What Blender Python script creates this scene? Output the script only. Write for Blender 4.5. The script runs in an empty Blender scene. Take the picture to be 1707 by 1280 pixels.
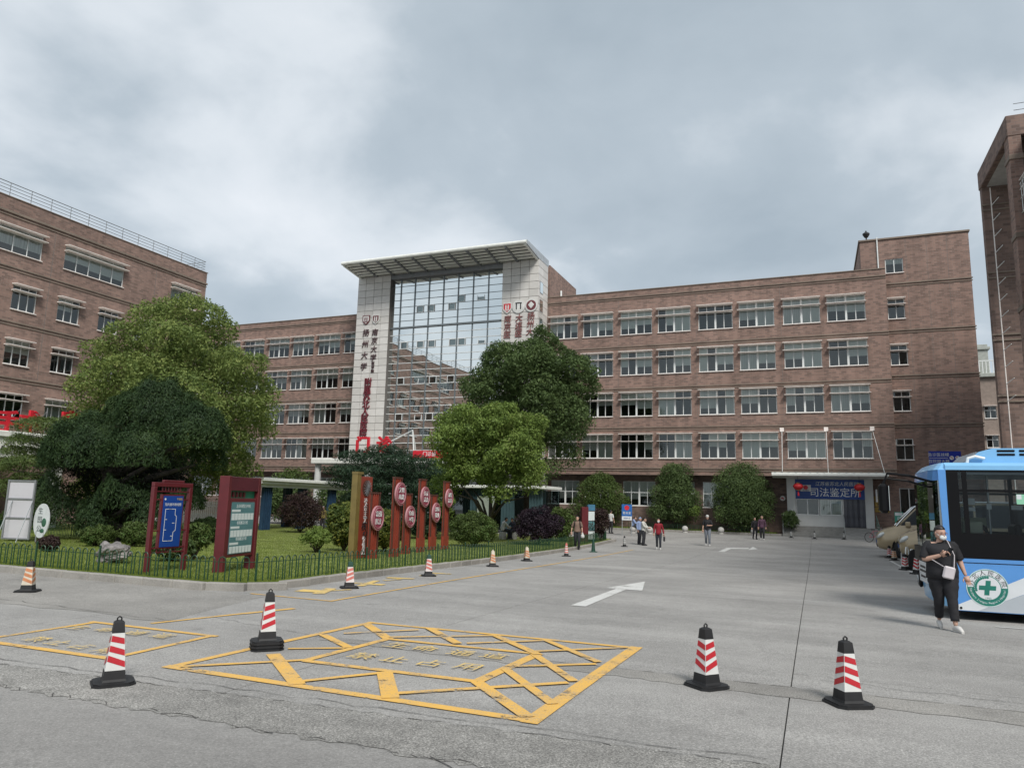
import bpy, math, random
import numpy as np
from mathutils import Vector, Matrix, Quaternion
random.seed(11)
RNG = np.random.default_rng(7)
scene = bpy.context.scene
COL = scene.collection
PI = math.pi

# ------------------------------------------------------------------ camera
F_PX, CAM_Z = 1215.0, 1.82
PITCH, ROLL, YAW = math.radians(9.205), math.radians(1.418), math.radians(-22.5)
_f = Vector((math.sin(YAW)*math.cos(PITCH), math.cos(YAW)*math.cos(PITCH), math.sin(PITCH)))
_r0 = Vector((math.cos(YAW), -math.sin(YAW), 0)); _u0 = _r0.cross(_f)
CR = _r0*math.cos(ROLL) + _u0*math.sin(ROLL); CU = -_r0*math.sin(ROLL) + _u0*math.cos(ROLL); CF = _f
CAM = Vector((0, 0, CAM_Z))
cd = bpy.data.cameras.new('camera'); cd.sensor_width = 36; cd.lens = F_PX/1707*36
cd.clip_start = 0.1; cd.clip_end = 3000
cam = bpy.data.objects.new('camera', cd); COL.objects.link(cam)
M = Matrix((CR, CU, -CF)).transposed().to_4x4(); M.translation = CAM
cam.matrix_world = M; scene.camera = cam

# ------------------------------------------------------------------ sky, sun, exposure
SUN_TO = Vector((0.50, -0.62, 0.80)).normalized()
SUN_EL = math.asin(SUN_TO.z); SUN_AZ = math.atan2(SUN_TO.x, SUN_TO.y)
SUN_STRENGTH, SKY_STRENGTH, EXPOSURE = 1.9, 0.1, 0.78
world = bpy.data.worlds.new('World'); scene.world = world; world.use_nodes = True
nt = world.node_tree; N = nt.nodes; L = nt.links
for n in list(N): N.remove(n)
def nd(tree, t, **kw):
    n = tree.nodes.new(t)
    for k, v in kw.items(): setattr(n, k, v)
    return n
wo = nd(nt, 'ShaderNodeOutputWorld'); bg = nd(nt, 'ShaderNodeBackground'); bg.inputs['Strength'].default_value = SKY_STRENGTH
sk = nd(nt, 'ShaderNodeTexSky'); sk.sky_type = 'NISHITA'; sk.sun_disc = False
sk.sun_elevation = SUN_EL; sk.sun_rotation = SUN_AZ
tc = nd(nt, 'ShaderNodeTexCoord')
sep = nd(nt, 'ShaderNodeSeparateXYZ'); L.new(tc.outputs['Generated'], sep.inputs[0])
ab = nd(nt, 'ShaderNodeMath', operation='MAXIMUM'); L.new(sep.outputs['Z'], ab.inputs[0]); ab.inputs[1].default_value = 0.0
ad = nd(nt, 'ShaderNodeMath', operation='ADD'); L.new(ab.outputs[0], ad.inputs[0]); ad.inputs[1].default_value = 0.32
dv = nd(nt, 'ShaderNodeVectorMath', operation='DIVIDE'); L.new(tc.outputs['Generated'], dv.inputs[0])
cb = nd(nt, 'ShaderNodeCombineXYZ')
for i in range(3): L.new(ad.outputs[0], cb.inputs[i])
L.new(cb.outputs[0], dv.inputs[1])
mp = nd(nt, 'ShaderNodeMapping'); mp.inputs['Location'].default_value = (7.5, 3.0, 0.0); mp.inputs['Scale'].default_value = (1.0, 1.0, 0.15)
L.new(dv.outputs[0], mp.inputs['Vector'])
n1 = nd(nt, 'ShaderNodeTexNoise'); n1.inputs['Scale'].default_value = 2.2; n1.inputs['Detail'].default_value = 8; n1.inputs['Roughness'].default_value = 0.50; n1.inputs['Distortion'].default_value = 0.18
L.new(mp.outputs[0], n1.inputs['Vector'])
n2 = nd(nt, 'ShaderNodeTexNoise'); n2.inputs['Scale'].default_value = 0.75; n2.inputs['Detail'].default_value = 3
L.new(mp.outputs[0], n2.inputs['Vector'])
mx = nd(nt, 'ShaderNodeMix', data_type='FLOAT'); mx.inputs[0].default_value = 0.40
L.new(n1.outputs['Fac'], mx.inputs[2]); L.new(n2.outputs['Fac'], mx.inputs[3])
rp = nd(nt, 'ShaderNodeValToRGB'); e = rp.color_ramp.elements
e[0].position = 0.34; e[0].color = (2.35, 2.78, 3.15, 1)
e[1].position = 0.66; e[1].color = (5.3, 5.5, 5.75, 1)
k = e.new(0.46); k.color = (2.95, 3.38, 3.75, 1)
k = e.new(0.55); k.color = (4.35, 4.68, 4.98, 1)
L.new(mx.outputs[0], rp.inputs[0])
# towards the horizon the overcast thins to an even pale grey
hz = nd(nt, 'ShaderNodeMapRange'); hz.inputs['From Min'].default_value = 0.0; hz.inputs['From Max'].default_value = 0.30
hz.inputs['To Min'].default_value = 0.55; hz.inputs['To Max'].default_value = 0.0
L.new(ab.outputs[0], hz.inputs['Value'])
m1 = nd(nt, 'ShaderNodeMix', data_type='RGBA'); L.new(hz.outputs[0], m1.inputs[0]); L.new(rp.outputs[0], m1.inputs[6]); m1.inputs[7].default_value = (3.9, 4.3, 4.65, 1)
lo_ = nd(nt, 'ShaderNodeMapRange'); lo_.inputs['From Min'].default_value = 0.0; lo_.inputs['From Max'].default_value = -0.06; L.new(sep.outputs['Z'], lo_.inputs['Value'])
m0 = nd(nt, 'ShaderNodeMix', data_type='RGBA'); L.new(lo_.outputs[0], m0.inputs[0]); L.new(m1.outputs[2], m0.inputs[6]); m0.inputs[7].default_value = (2.4, 2.4, 2.35, 1)
m2 = nd(nt, 'ShaderNodeMix', data_type='RGBA'); m2.inputs[0].default_value = 0.94
L.new(sk.outputs[0], m2.inputs[6]); L.new(m0.outputs[2], m2.inputs[7])
L.new(m2.outputs[2], bg.inputs['Color']); L.new(bg.outputs[0], wo.inputs['Surface'])
sd = bpy.data.lights.new('sun', 'SUN'); sd.energy = SUN_STRENGTH; sd.angle = math.radians(18); sd.color = (1, 0.96, 0.90)
so = bpy.data.objects.new('sun', sd); COL.objects.link(so)
so.rotation_euler = (-SUN_TO).to_track_quat('-Z', 'Y').to_euler(); so.location = (0, 0, 60)
vs = scene.view_settings; vs.view_transform = 'Standard'; vs.look = 'None'; vs.gamma = 1; vs.use_curve_mapping = False; vs.exposure = EXPOSURE
scene.cycles.max_bounces = 6; scene.cycles.diffuse_bounces = 3; scene.cycles.glossy_bounces = 3
scene.cycles.transparent_max_bounces = 12; scene.cycles.transmission_bounces = 4
scene.cycles.caustics_reflective = False; scene.cycles.caustics_refractive = False

# ------------------------------------------------------------------ ground height and pixel -> place measuring
KY = [0, 8, 16, 24, 34, 42, 50, 60, 70, 400]; KZ = [0, 0, -.11, -.27, -.42, -.45, -.36, -.2, -.2, -.2]
def gz(Y):
    if Y <= 0: return 0.0
    def m(k):
        return 0 if k == 0 or k >= len(KY)-2 else (KZ[k+1]-KZ[k-1])/(KY[k+1]-KY[k-1])
    for i in range(len(KY)-1):
        if Y <= KY[i+1]:
            h = KY[i+1]-KY[i]; t = (Y-KY[i])/h
            return (2*t**3-3*t*t+1)*KZ[i]+(t**3-2*t*t+t)*m(i)*h+(-2*t**3+3*t*t)*KZ[i+1]+(t**3-t*t)*m(i+1)*h
    return KZ[-1]
def ray(px, py): return CF + CR*((px-853.5)/F_PX) - CU*((py-640)/F_PX)
def G(px, py):
    d = ray(px, py); t = 2.0
    while t < 300:
        p = CAM + d*t
        if p.z < gz(p.y): break
        t += 0.25
    a, b = t-0.25, t
    for _ in range(24):
        mm = (a+b)/2; p = CAM + d*mm
        if p.z < gz(p.y): b = mm
        else: a = mm
    return CAM + d*a
def GL(px, py, dz=0.11):          # the same, but on the raised lawn
    d = ray(px, py); t = 2.0
    while t < 300:
        p = CAM + d*t
        if p.z < gz(p.y)+dz: break
        t += 0.05
    return CAM + d*t
def onY(px, py, Y):
    d = ray(px, py); return CAM + d*(Y/d.y)
def onX(px, py, X):
    d = ray(px, py); return CAM + d*(X/d.x)

# ------------------------------------------------------------------ mesh builder
class MB:
    def __init__(s): s.v = []; s.f = []; s.m = []; s.cur = 0; s.sm = []; s.smooth = False
    def add(s, vs, fs):
        o = len(s.v); s.v.extend([tuple(p) for p in vs])
        for f in fs: s.f.append(tuple(i+o for i in f)); s.m.append(s.cur); s.sm.append(s.smooth)
        return s
    def quad(s, a, b, c, d): return s.add([a, b, c, d], [(0, 1, 2, 3)])
    def box(s, x0, x1, y0, y1, z0, z1):
        return s.add([(x0,y0,z0),(x1,y0,z0),(x1,y1,z0),(x0,y1,z0),(x0,y0,z1),(x1,y0,z1),(x1,y1,z1),(x0,y1,z1)],
            [(0,3,2,1),(4,5,6,7),(0,1,5,4),(1,2,6,5),(2,3,7,6),(3,0,4,7)])
    def bbox(s, x0, x1, y0, y1, z0, z1, b):   # box with chamfered edges
        n = len(s.v)
        P = []
        for (sx, X0) in ((1, x0), (-1, x1)):
            for (sy, Y0) in ((1, y0), (-1, y1)):
                for (sz, Z0) in ((1, z0), (-1, z1)):
                    P.append((X0, Y0+sy*b, Z0+sz*b)); P.append((X0+sx*b, Y0, Z0+sz*b)); P.append((X0+sx*b, Y0+sy*b, Z0))
        I = lambda ix, iy, iz, k: (ix*4+iy*2+iz)*3+k
        fs = []
        fs.append((I(0,0,0,0),I(0,0,1,0),I(0,1,1,0),I(0,1,0,0))); fs.append((I(1,0,0,0),I(1,1,0,0),I(1,1,1,0),I(1,0,1,0)))
        fs.append((I(0,0,0,1),I(1,0,0,1),I(1,0,1,1),I(0,0,1,1))); fs.append((I(0,1,0,1),I(0,1,1,1),I(1,1,1,1),I(1,1,0,1)))
        fs.append((I(0,0,0,2),I(0,1,0,2),I(1,1,0,2),I(1,0,0,2))); fs.append((I(0,0,1,2),I(1,0,1,2),I(1,1,1,2),I(0,1,1,2)))
        for a in (0, 1):
            for b_ in (0, 1):
                fs.append((I(0,a,b_,1),I(1,a,b_,1),I(1,a,b_,2),I(0,a,b_,2)))
                fs.append((I(a,0,b_,0),I(a,1,b_,0),I(a,1,b_,2),I(a,0,b_,2)))
                fs.append((I(a,b_,0,0),I(a,b_,1,0),I(a,b_,1,1),I(a,b_,0,1)))
        for a in (0, 1):
            for b_ in (0, 1):
                for c in (0, 1): fs.append((I(a,b_,c,0),I(a,b_,c,1),I(a,b_,c,2)))
        return s.add(P, fs)
    def obox(s, c, size, R):
        hx, hy, hz_ = size[0]/2, size[1]/2, size[2]/2
        P = [Vector(c) + R @ Vector((a*hx, b*hy, d*hz_)) for d in (-1, 1) for (a, b) in ((-1,-1),(1,-1),(1,1),(-1,1))]
        return s.add(P, [(0,3,2,1),(4,5,6,7),(0,1,5,4),(1,2,6,5),(2,3,7,6),(3,0,4,7)])
    def bar(s, a, b, w, h=None):          # square bar between two points
        a, b = Vector(a), Vector(b); d = b-a
        R = d.to_track_quat('X', 'Z').to_matrix()
        return s.obox((a+b)/2, (d.length, w, h or w), R)
    def prism(s, poly, ax, a, b):         # polygon (in the two other axes, in order) extruded along axis ax
        n = len(poly)
        def mk(p, t):
            return (t, p[0], p[1]) if ax == 'x' else (p[0], t, p[1]) if ax == 'y' else (p[0], p[1], t)
        P = [mk(p, a) for p in poly] + [mk(p, b) for p in poly]
        fs = [tuple(range(n))[::-1], tuple(range(n, 2*n))] + [(i, (i+1) % n, (i+1) % n + n, i+n) for i in range(n)]
        return s.add(P, fs)
    def tube(s, pts, r, n=8, closed=False, caps=True):
        pts = [Vector(p) for p in pts]; m = len(pts); rings = []
        rs = r if isinstance(r, (list, tuple)) else [r]*m
        up = Vector((0, 0, 1)); last = None
        o = len(s.v); P = []
        for i, p in enumerate(pts):
            d = (pts[(i+1) % m]-pts[i-1]) if closed else (pts[min(i+1, m-1)]-pts[max(i-1, 0)])
            d.normalize()
            if last is None:
                x = d.cross(up)
                if x.length < 1e-3: x = d.cross(Vector((0, 1, 0)))
            else:
                x = last - d*last.dot(d)
            x.normalize(); last = x; y = d.cross(x)
            for k in range(n):
                a = 2*PI*k/n; P.append(p + (x*math.cos(a)+y*math.sin(a))*rs[i])
        fs = []
        for i in range(m if closed else m-1):
            j = (i+1) % m
            for k in range(n):
                fs.append((i*n+k, i*n+(k+1) % n, j*n+(k+1) % n, j*n+k))
        if caps and not closed: fs += [tuple(range(n))[::-1], tuple(range((m-1)*n, m*n))]
        return s.add(P, fs)
    def lathe(s, prof, n=16, c=(0, 0, 0), a0=0.0):
        P = []; m = len(prof)
        for (r, z) in prof:
            for k in range(n):
                a = a0+2*PI*k/n; P.append((c[0]+r*math.cos(a), c[1]+r*math.sin(a), c[2]+z))
        fs = [(i*n+k, i*n+(k+1) % n, (i+1)*n+(k+1) % n, (i+1)*n+k) for i in range(m-1) for k in range(n)]
        if prof[0][0] > 1e-4: fs.append(tuple(range(n))[::-1])
        if prof[-1][0] > 1e-4: fs.append(tuple(range((m-1)*n, m*n)))
        return s.add(P, fs)
    def ell(s, c, r, nu=12, nv=8, R=None):
        P = []
        for j in range(nv+1):
            t = PI*j/nv
            for i in range(nu):
                a = 2*PI*i/nu
                q = Vector((r[0]*math.sin(t)*math.cos(a), r[1]*math.sin(t)*math.sin(a), -r[2]*math.cos(t)))
                if R is not None: q = R @ q
                P.append(Vector(c)+q)
        fs = [(j*nu+i, j*nu+(i+1) % nu, (j+1)*nu+(i+1) % nu, (j+1)*nu+i) for j in range(nv) for i in range(nu)]
        return s.add(P, fs)
    def mesh(s, name, mats):
        me = bpy.data.meshes.new(name); me.from_pydata(s.v, [], s.f)
        for m_ in (mats if isinstance(mats, (list, tuple)) else [mats]): me.materials.append(m_)
        if max(s.m, default=0) > 0: me.polygons.foreach_set('material_index', s.m)
        if any(s.sm): me.polygons.foreach_set('use_smooth', s.sm)
        box_uv(me); me.update(); return me
    def build(s, name, mats, parent=None, loc=(0, 0, 0), rotz=0.0):
        return link(name, s.mesh(name, mats), parent, loc, rotz)
def box_uv(me):
    nl = len(me.loops)
    if nl == 0: return
    co = np.empty(len(me.vertices)*3, np.float32); me.vertices.foreach_get('co', co); co = co.reshape(-1, 3)
    vi = np.empty(nl, np.int32); me.loops.foreach_get('vertex_index', vi)
    nn = np.empty(len(me.polygons)*3, np.float32); me.polygons.foreach_get('normal', nn); nn = np.abs(nn.reshape(-1, 3))
    lt = np.empty(len(me.polygons), np.int32); me.polygons.foreach_get('loop_total', lt)
    k = np.repeat(np.argmax(nn+np.array([0, .001, -.2]), axis=1), lt)
    p = co[vi]
    uv = np.where((k == 2)[:, None], p[:, :2], np.where((k == 0)[:, None], p[:, 1:], p[:, ::2]))
    l = me.uv_layers.new(name='UVMap'); l.data.foreach_set('uv', uv.astype(np.float32).ravel())
def link(name, me, parent=None, loc=(0, 0, 0), rotz=0.0):
    o = bpy.data.objects.new(name, me); COL.objects.link(o)
    if parent is not None: o.parent = parent
    o.location = loc; o.rotation_euler = (0, 0, rotz); return o
def tag(o, label, cat, group=None, kind=None):
    if label: o['label'] = label
    if cat: o['category'] = cat
    if group: o['group'] = group
    if kind: o['kind'] = kind
    return o
def thing(name, label, cat, loc=(0, 0, 0), rotz=0.0, group=None):
    o = bpy.data.objects.new(name, None); COL.objects.link(o); o.empty_display_size = 0.3
    o.location = loc; o.rotation_euler = (0, 0, rotz); return tag(o, label, cat, group)
def struct(o): o['kind'] = 'structure'; return o
def copy_tree(o, parent=None):
    c = o.copy(); COL.objects.link(c)
    if parent is not None: c.parent = parent
    for ch in KIDS.get(o.name, o.children): copy_tree(ch, c)
    return c
KIDS = {}
def dup(o, loc, rotz=0.0, label=None, scale=None):
    c = copy_tree(o); c.location = loc; c.rotation_euler = (0, 0, rotz)
    if label: c['label'] = label
    if scale: c.scale = (scale,)*3 if not isinstance(scale, tuple) else scale
    return c

# ------------------------------------------------------------------ materials
def new_mat(name):
    m = bpy.data.materials.new(name); m.use_nodes = True; t = m.node_tree
    b = t.nodes.get('Principled BSDF'); return m, t, b
def pm(name, col, rough=0.6, metal=0.0, var=0.12, vscale=3.0, bump=0.0, bscale=40.0, spec=0.5, coat=0.0, streak=None):
    m, t, b = new_mat(name)
    b.inputs['Roughness'].default_value = rough; b.inputs['Metallic'].default_value = metal
    b.inputs['Specular IOR Level'].default_value = spec; b.inputs['Coat Weight'].default_value = coat
    tcn = nd(t, 'ShaderNodeTexCoord')
    no = nd(t, 'ShaderNodeTexNoise'); no.inputs['Scale'].default_value = vscale; no.inputs['Detail'].default_value = 5
    if streak:
        mpn = nd(t, 'ShaderNodeMapping'); mpn.inputs['Scale'].default_value = streak
        t.links.new(tcn.outputs['Object'], mpn.inputs[0]); t.links.new(mpn.outputs[0], no.inputs['Vector'])
    else: t.links.new(tcn.outputs['Object'], no.inputs['Vector'])
    r = nd(t, 'ShaderNodeValToRGB'); el = r.color_ramp.elements
    el[0].position = 0.3; el[1].position = 0.7
    el[0].color = tuple(c*(1-var) for c in col)+(1,); el[1].color = tuple(min(1, c*(1+var)) for c in col)+(1,)
    t.links.new(no.outputs['Fac'], r.inputs[0]); t.links.new(r.outputs[0], b.inputs['Base Color'])
    if bump:
        n3 = nd(t, 'ShaderNodeTexNoise'); n3.inputs['Scale'].default_value = bscale; n3.inputs['Detail'].default_value = 4
        t.links.new(tcn.outputs['Object'], n3.inputs['Vector'])
        bp = nd(t, 'ShaderNodeBump'); bp.inputs['Strength'].default_value = bump; bp.inputs['Distance'].default_value = 0.02
        t.links.new(n3.outputs['Fac'], bp.inputs['Height']); t.links.new(bp.outputs[0], b.inputs['Normal'])
    return m
def brick_mat(name, c1, c2, mortar, w=0.32, h=0.11, bias=-0.25, stain=0.28):
    m, t, b = new_mat(name); b.inputs['Roughness'].default_value = 0.85; b.inputs['Specular IOR Level'].default_value = 0.25
    uv = nd(t, 'ShaderNodeUVMap')
    br = nd(t, 'ShaderNodeTexBrick'); br.inputs['Scale'].default_value = 1.0; br.inputs['Brick Width'].default_value = w; br.inputs['Row Height'].default_value = h
    br.inputs['Mortar Size'].default_value = 0.010; br.inputs['Bias'].default_value = bias
    br.inputs['Color1'].default_value = c1+(1,); br.inputs['Color2'].default_value = c2+(1,); br.inputs['Mortar'].default_value = mortar+(1,)
    t.links.new(uv.outputs[0], br.inputs['Vector'])
    tcn = nd(t, 'ShaderNodeTexCoord')
    a = nd(t, 'ShaderNodeTexNoise'); a.inputs['Scale'].default_value = 0.22; a.inputs['Detail'].default_value = 6; a.inputs['Roughness'].default_value = 0.6
    t.links.new(tcn.outputs['Object'], a.inputs['Vector'])
    mpn = nd(t, 'ShaderNodeMapping'); mpn.inputs['Scale'].default_value = (2.2, 2.2, 0.10); t.links.new(tcn.outputs['Object'], mpn.inputs[0])
    a2 = nd(t, 'ShaderNodeTexNoise'); a2.inputs['Scale'].default_value = 1.0; a2.inputs['Detail'].default_value = 4; t.links.new(mpn.outputs[0], a2.inputs['Vector'])
    av = nd(t, 'ShaderNodeMath', operation='ADD'); t.links.new(a.outputs['Fac'], av.inputs[0]); t.links.new(a2.outputs['Fac'], av.inputs[1])
    mr = nd(t, 'ShaderNodeMapRange'); mr.inputs['From Min'].default_value = 0.7; mr.inputs['From Max'].default_value = 1.3
    mr.inputs['To Min'].default_value = 1-stain; mr.inputs['To Max'].default_value = 1+stain*0.55
    t.links.new(av.outputs[0], mr.inputs['Value'])
    mu = nd(t, 'ShaderNodeVectorMath', operation='SCALE'); t.links.new(br.outputs['Color'], mu.inputs[0]); t.links.new(mr.outputs[0], mu.inputs['Scale'])
    t.links.new(mu.outputs[0], b.inputs['Base Color'])
    bp = nd(t, 'ShaderNodeBump'); bp.inputs['Strength'].default_value = 0.4; bp.inputs['Distance'].default_value = 0.01
    t.links.new(br.outputs['Fac'], bp.inputs['Height']); bp.invert = True; t.links.new(bp.outputs[0], b.inputs['Normal'])
    return m
def glass_mat(name, tint, refl, gl=(0.9, 0.95, 0.95), rough=0.01):
    m = bpy.data.materials.new(name); m.use_nodes = True; t = m.node_tree
    for n in list(t.nodes): t.nodes.remove(n)
    o = nd(t, 'ShaderNodeOutputMaterial'); a = nd(t, 'ShaderNodeBsdfTransparent'); a.inputs[0].default_value = tint+(1,)
    g = nd(t, 'ShaderNodeBsdfGlossy'); g.inputs['Roughness'].default_value = rough; g.inputs['Color'].default_value = gl+(1,)
    fr = nd(t, 'ShaderNodeFresnel'); fr.inputs['IOR'].default_value = 1.5
    ma = nd(t, 'ShaderNodeMath', operation='ADD'); ma.use_clamp = True; t.links.new(fr.outputs[0], ma.inputs[0]); ma.inputs[1].default_value = refl
    x = nd(t, 'ShaderNodeMixShader'); t.links.new(ma.outputs[0], x.inputs[0]); t.links.new(a.outputs[0], x.inputs[1]); t.links.new(g.outputs[0], x.inputs[2])
    t.links.new(x.outputs[0], o.inputs['Surface']); return m
def leaf_mat(name, cols, trans=0.35):
    m = bpy.data.materials.new(name); m.use_nodes = True; t = m.node_tree
    for n in list(t.nodes): t.nodes.remove(n)
    o = nd(t, 'ShaderNodeOutputMaterial')
    ge = nd(t, 'ShaderNodeNewGeometry'); r = nd(t, 'ShaderNodeValToRGB'); el = r.color_ramp.elements
    el[0].position = 0; el[0].color = cols[0]+(1,); el[1].position = 1; el[1].color = cols[-1]+(1,)
    for i, c in enumerate(cols[1:-1]):
        q = el.new((i+1)/(len(cols)-1)); q.color = c+(1,)
    tcn = nd(t, 'ShaderNodeTexCoord'); no = nd(t, 'ShaderNodeTexNoise'); no.inputs['Scale'].default_value = 0.9; no.inputs['Detail'].default_value = 3
    t.links.new(tcn.outputs['Object'], no.inputs['Vector'])
    mxx = nd(t, 'ShaderNodeMix', data_type='FLOAT'); mxx.inputs[0].default_value = 0.5
    nr = nd(t, 'ShaderNodeMapRange'); nr.inputs['From Min'].default_value = 0.3; nr.inputs['From Max'].default_value = 0.7; t.links.new(no.outputs['Fac'], nr.inputs['Value'])
    t.links.new(ge.outputs['Random Per Island'], mxx.inputs[2]); t.links.new(nr.outputs[0], mxx.inputs[3])
    t.links.new(mxx.outputs[0], r.inputs[0])
    d = nd(t, 'ShaderNodeBsdfDiffuse'); tl = nd(t, 'ShaderNodeBsdfTranslucent'); gg = nd(t, 'ShaderNodeBsdfGlossy'); gg.inputs['Roughness'].default_value = 0.6
    gg.inputs['Color'].default_value = (0.6, 0.65, 0.6, 1)
    t.links.new(r.outputs[0], d.inputs['Color']); t.links.new(r.outputs[0], tl.inputs['Color'])
    x = nd(t, 'ShaderNodeMixShader'); x.inputs[0].default_value = trans; t.links.new(d.outputs[0], x.inputs[1]); t.links.new(tl.outputs[0], x.inputs[2])
    y = nd(t, 'ShaderNodeMixShader'); y.inputs[0].default_value = 0.025; t.links.new(x.outputs[0], y.inputs[1]); t.links.new(gg.outputs[0], y.inputs[2])
    t.links.new(y.outputs[0], o.inputs['Surface']); return m

BRICK = brick_mat('brick', (0.285, 0.186, 0.153), (0.140, 0.098, 0.084), (0.245, 0.20, 0.172), w=0.36, h=0.13, stain=0.24)
BRICK_D = brick_mat('brown_brick', (0.225, 0.156, 0.130), (0.105, 0.077, 0.068), (0.19, 0.15, 0.135), w=0.36, h=0.16, stain=0.18)
BAND = pm('band_tile', (0.19, 0.15, 0.12), 0.8, var=0.25, vscale=0.8)
STONE = pm('pale_stone', (0.52, 0.50, 0.47), 0.55, var=0.07, vscale=0.8)
STONE_J = pm('stone_joint', (0.16, 0.15, 0.14), 0.9)
WHITE = pm('white_frame', (0.72, 0.74, 0.73), 0.45, var=0.05)
SHADE = pm('sunshade_paint', (0.80, 0.74, 0.70), 0.6, var=0.12, vscale=1.5)
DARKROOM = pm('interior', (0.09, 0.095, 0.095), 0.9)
BLIND = pm('blind_cloth', (0.85, 0.86, 0.82), 0.85, var=0.08, streak=(14, 14, 0.3))
CURTAIN = pm('curtain_cloth', (0.74, 0.74, 0.72), 0.9, var=0.3, vscale=1.0, streak=(14, 14, 0.2))
GLASS = glass_mat('window_glass', (0.80, 0.85, 0.82), 0.055)
GLASS_D = glass_mat('dark_glass', (0.30, 0.36, 0.36), 0.10)
MIRROR = glass_mat('coated_glass', (0.10, 0.12, 0.13), 0.84, gl=(0.92, 0.96, 0.95), rough=0.004)
STEEL = pm('steel', (0.45, 0.47, 0.48), 0.4, 0.6)
GREYM = pm('grey_metal', (0.22, 0.23, 0.24), 0.5, 0.3)
CANOPY_W = pm('canopy_paint', (0.72, 0.73, 0.69), 0.5, var=0.1)
SOFFIT = pm('soffit', (0.42, 0.42, 0.41), 0.7)
ROOFING = pm('roofing', (0.25, 0.25, 0.25), 0.9)
RED_L = pm('red_letter', (0.55, 0.02, 0.035), 0.45)
BLACK = pm('black_plastic', (0.018, 0.018, 0.02), 0.5, var=0.2)
CONCR_W = pm('render_white', (0.55, 0.56, 0.55), 0.75, var=0.08, vscale=1.2)

# ------------------------------------------------------------------ text
_tc = {}
def text_mesh(s, size, ext=0.01, spacing=1.0, shear=0.0, bold=0.0):
    k = (s, size, ext, spacing, shear, bold)
    if k in _tc: return _tc[k]
    c = bpy.data.curves.new('lettering', 'FONT'); c.body = s; c.size = size; c.extrude = ext; c.align_x = 'CENTER'; c.align_y = 'CENTER'
    c.space_line = spacing; c.offset = bold*size; c.resolution_u = 3; c.shear = shear
    o = bpy.data.objects.new('lettering', c); COL.objects.link(o)
    dg = bpy.context.evaluated_depsgraph_get()
    me = bpy.data.meshes.new_from_object(o.evaluated_get(dg)); me.name = 'lettering'
    bpy.data.objects.remove(o); bpy.data.curves.remove(c)
    me.transform(Matrix.Rotation(PI/2, 4, 'X')); _tc[k] = me; return me
def text(s, size, mat_, parent, loc, rotz=0.0, ext=0.01, spacing=1.0, name='lettering', flat=False, sx=1.0, shear=0.0, bold=0.0):
    me = text_mesh(s, size, ext, spacing, shear, bold).copy(); me.materials.clear(); me.materials.append(mat_)
    o = link(name, me, parent, loc, rotz); o.scale = (sx, 1, 1)
    if flat: o.rotation_euler = (-PI/2, 0, rotz)
    return o
# ================================================================== the ground
def concrete(name, base, speck=0.5, dark=0.16, streak=(0.12, 1.4, 1)):
    m, t, b = new_mat(name); b.inputs['Roughness'].default_value = 0.82; b.inputs['Specular IOR Level'].default_value = 0.35
    tcn = nd(t, 'ShaderNodeNewGeometry')
    def noise(sc, det, rough=0.55, mapping=None):
        n = nd(t, 'ShaderNodeTexNoise'); n.inputs['Scale'].default_value = sc; n.inputs['Detail'].default_value = det; n.inputs['Roughness'].default_value = rough
        if mapping:
            q = nd(t, 'ShaderNodeMapping'); q.inputs['Scale'].default_value = mapping; t.links.new(tcn.outputs['Position'], q.inputs[0]); t.links.new(q.outputs[0], n.inputs['Vector'])
        else: t.links.new(tcn.outputs['Position'], n.inputs['Vector'])
        return n.outputs['Fac']
    def mr(s, a, b_, c, d):
        q = nd(t, 'ShaderNodeMapRange'); q.inputs['From Min'].default_value = a; q.inputs['From Max'].default_value = b_; q.inputs['To Min'].default_value = c; q.inputs['To Max'].default_value = d
        t.links.new(s, q.inputs['Value']); return q.outputs[0]
    def mul(a, b_):
        q = nd(t, 'ShaderNodeMath', operation='MULTIPLY'); t.links.new(a, q.inputs[0]); t.links.new(b_, q.inputs[1]); return q.outputs[0]
    big = mr(noise(0.35, 6, 0.6), 0.3, 0.7, 1-dark, 1+dark*0.7)
    st = mr(noise(1.0, 5, 0.6, streak), 0.3, 0.7, 1-dark*0.6, 1+dark*0.5)
    mid = mr(noise(6, 6, 0.7), 0.3, 0.7, 0.92, 1.08)
    sp = noise(62, 3, 0.6); spk = mr(sp, 0.35, 0.72, 1-0.28*speck, 1+0.42*speck)
    dots = mr(noise(95, 1), 0.66, 0.74, 1.0, 1+0.9*speck)
    oil = mr(noise(1.7, 5, 0.75), 0.60, 0.74, 1.0, 0.72)
    v = mul(mul(mul(mul(mul(big, st), mid), spk), dots), oil)
    s = nd(t, 'ShaderNodeVectorMath', operation='SCALE'); s.inputs[0].default_value = base; t.links.new(v, s.inputs['Scale'])
    t.links.new(s.outputs[0], b.inputs['Base Color'])
    bp = nd(t, 'ShaderNodeBump'); bp.inputs['Strength'].default_value = 0.35; bp.inputs['Distance'].default_value = 0.006; t.links.new(sp, bp.inputs['Height']); t.links.new(bp.outputs[0], b.inputs['Normal'])
    return m
CONC = concrete('concrete', (0.298, 0.290, 0.276), 1.0, 0.20)
ASPH = concrete('grey_asphalt', (0.240, 0.233, 0.222), 0.7, 0.13)
BROKEN = concrete('broken_asphalt', (0.235, 0.228, 0.213), 1.7, 0.26, (3, 3, 1))
WORN = concrete('worn_asphalt', (0.262, 0.252, 0.234), 1.1, 0.22, (1, 1, 1))
BASE = concrete('ground_base', (0.12, 0.118, 0.112), 0.4)
KERB = concrete('kerb_concrete', (0.30, 0.285, 0.26), 0.5, 0.25, (1, 1, 1))
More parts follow.
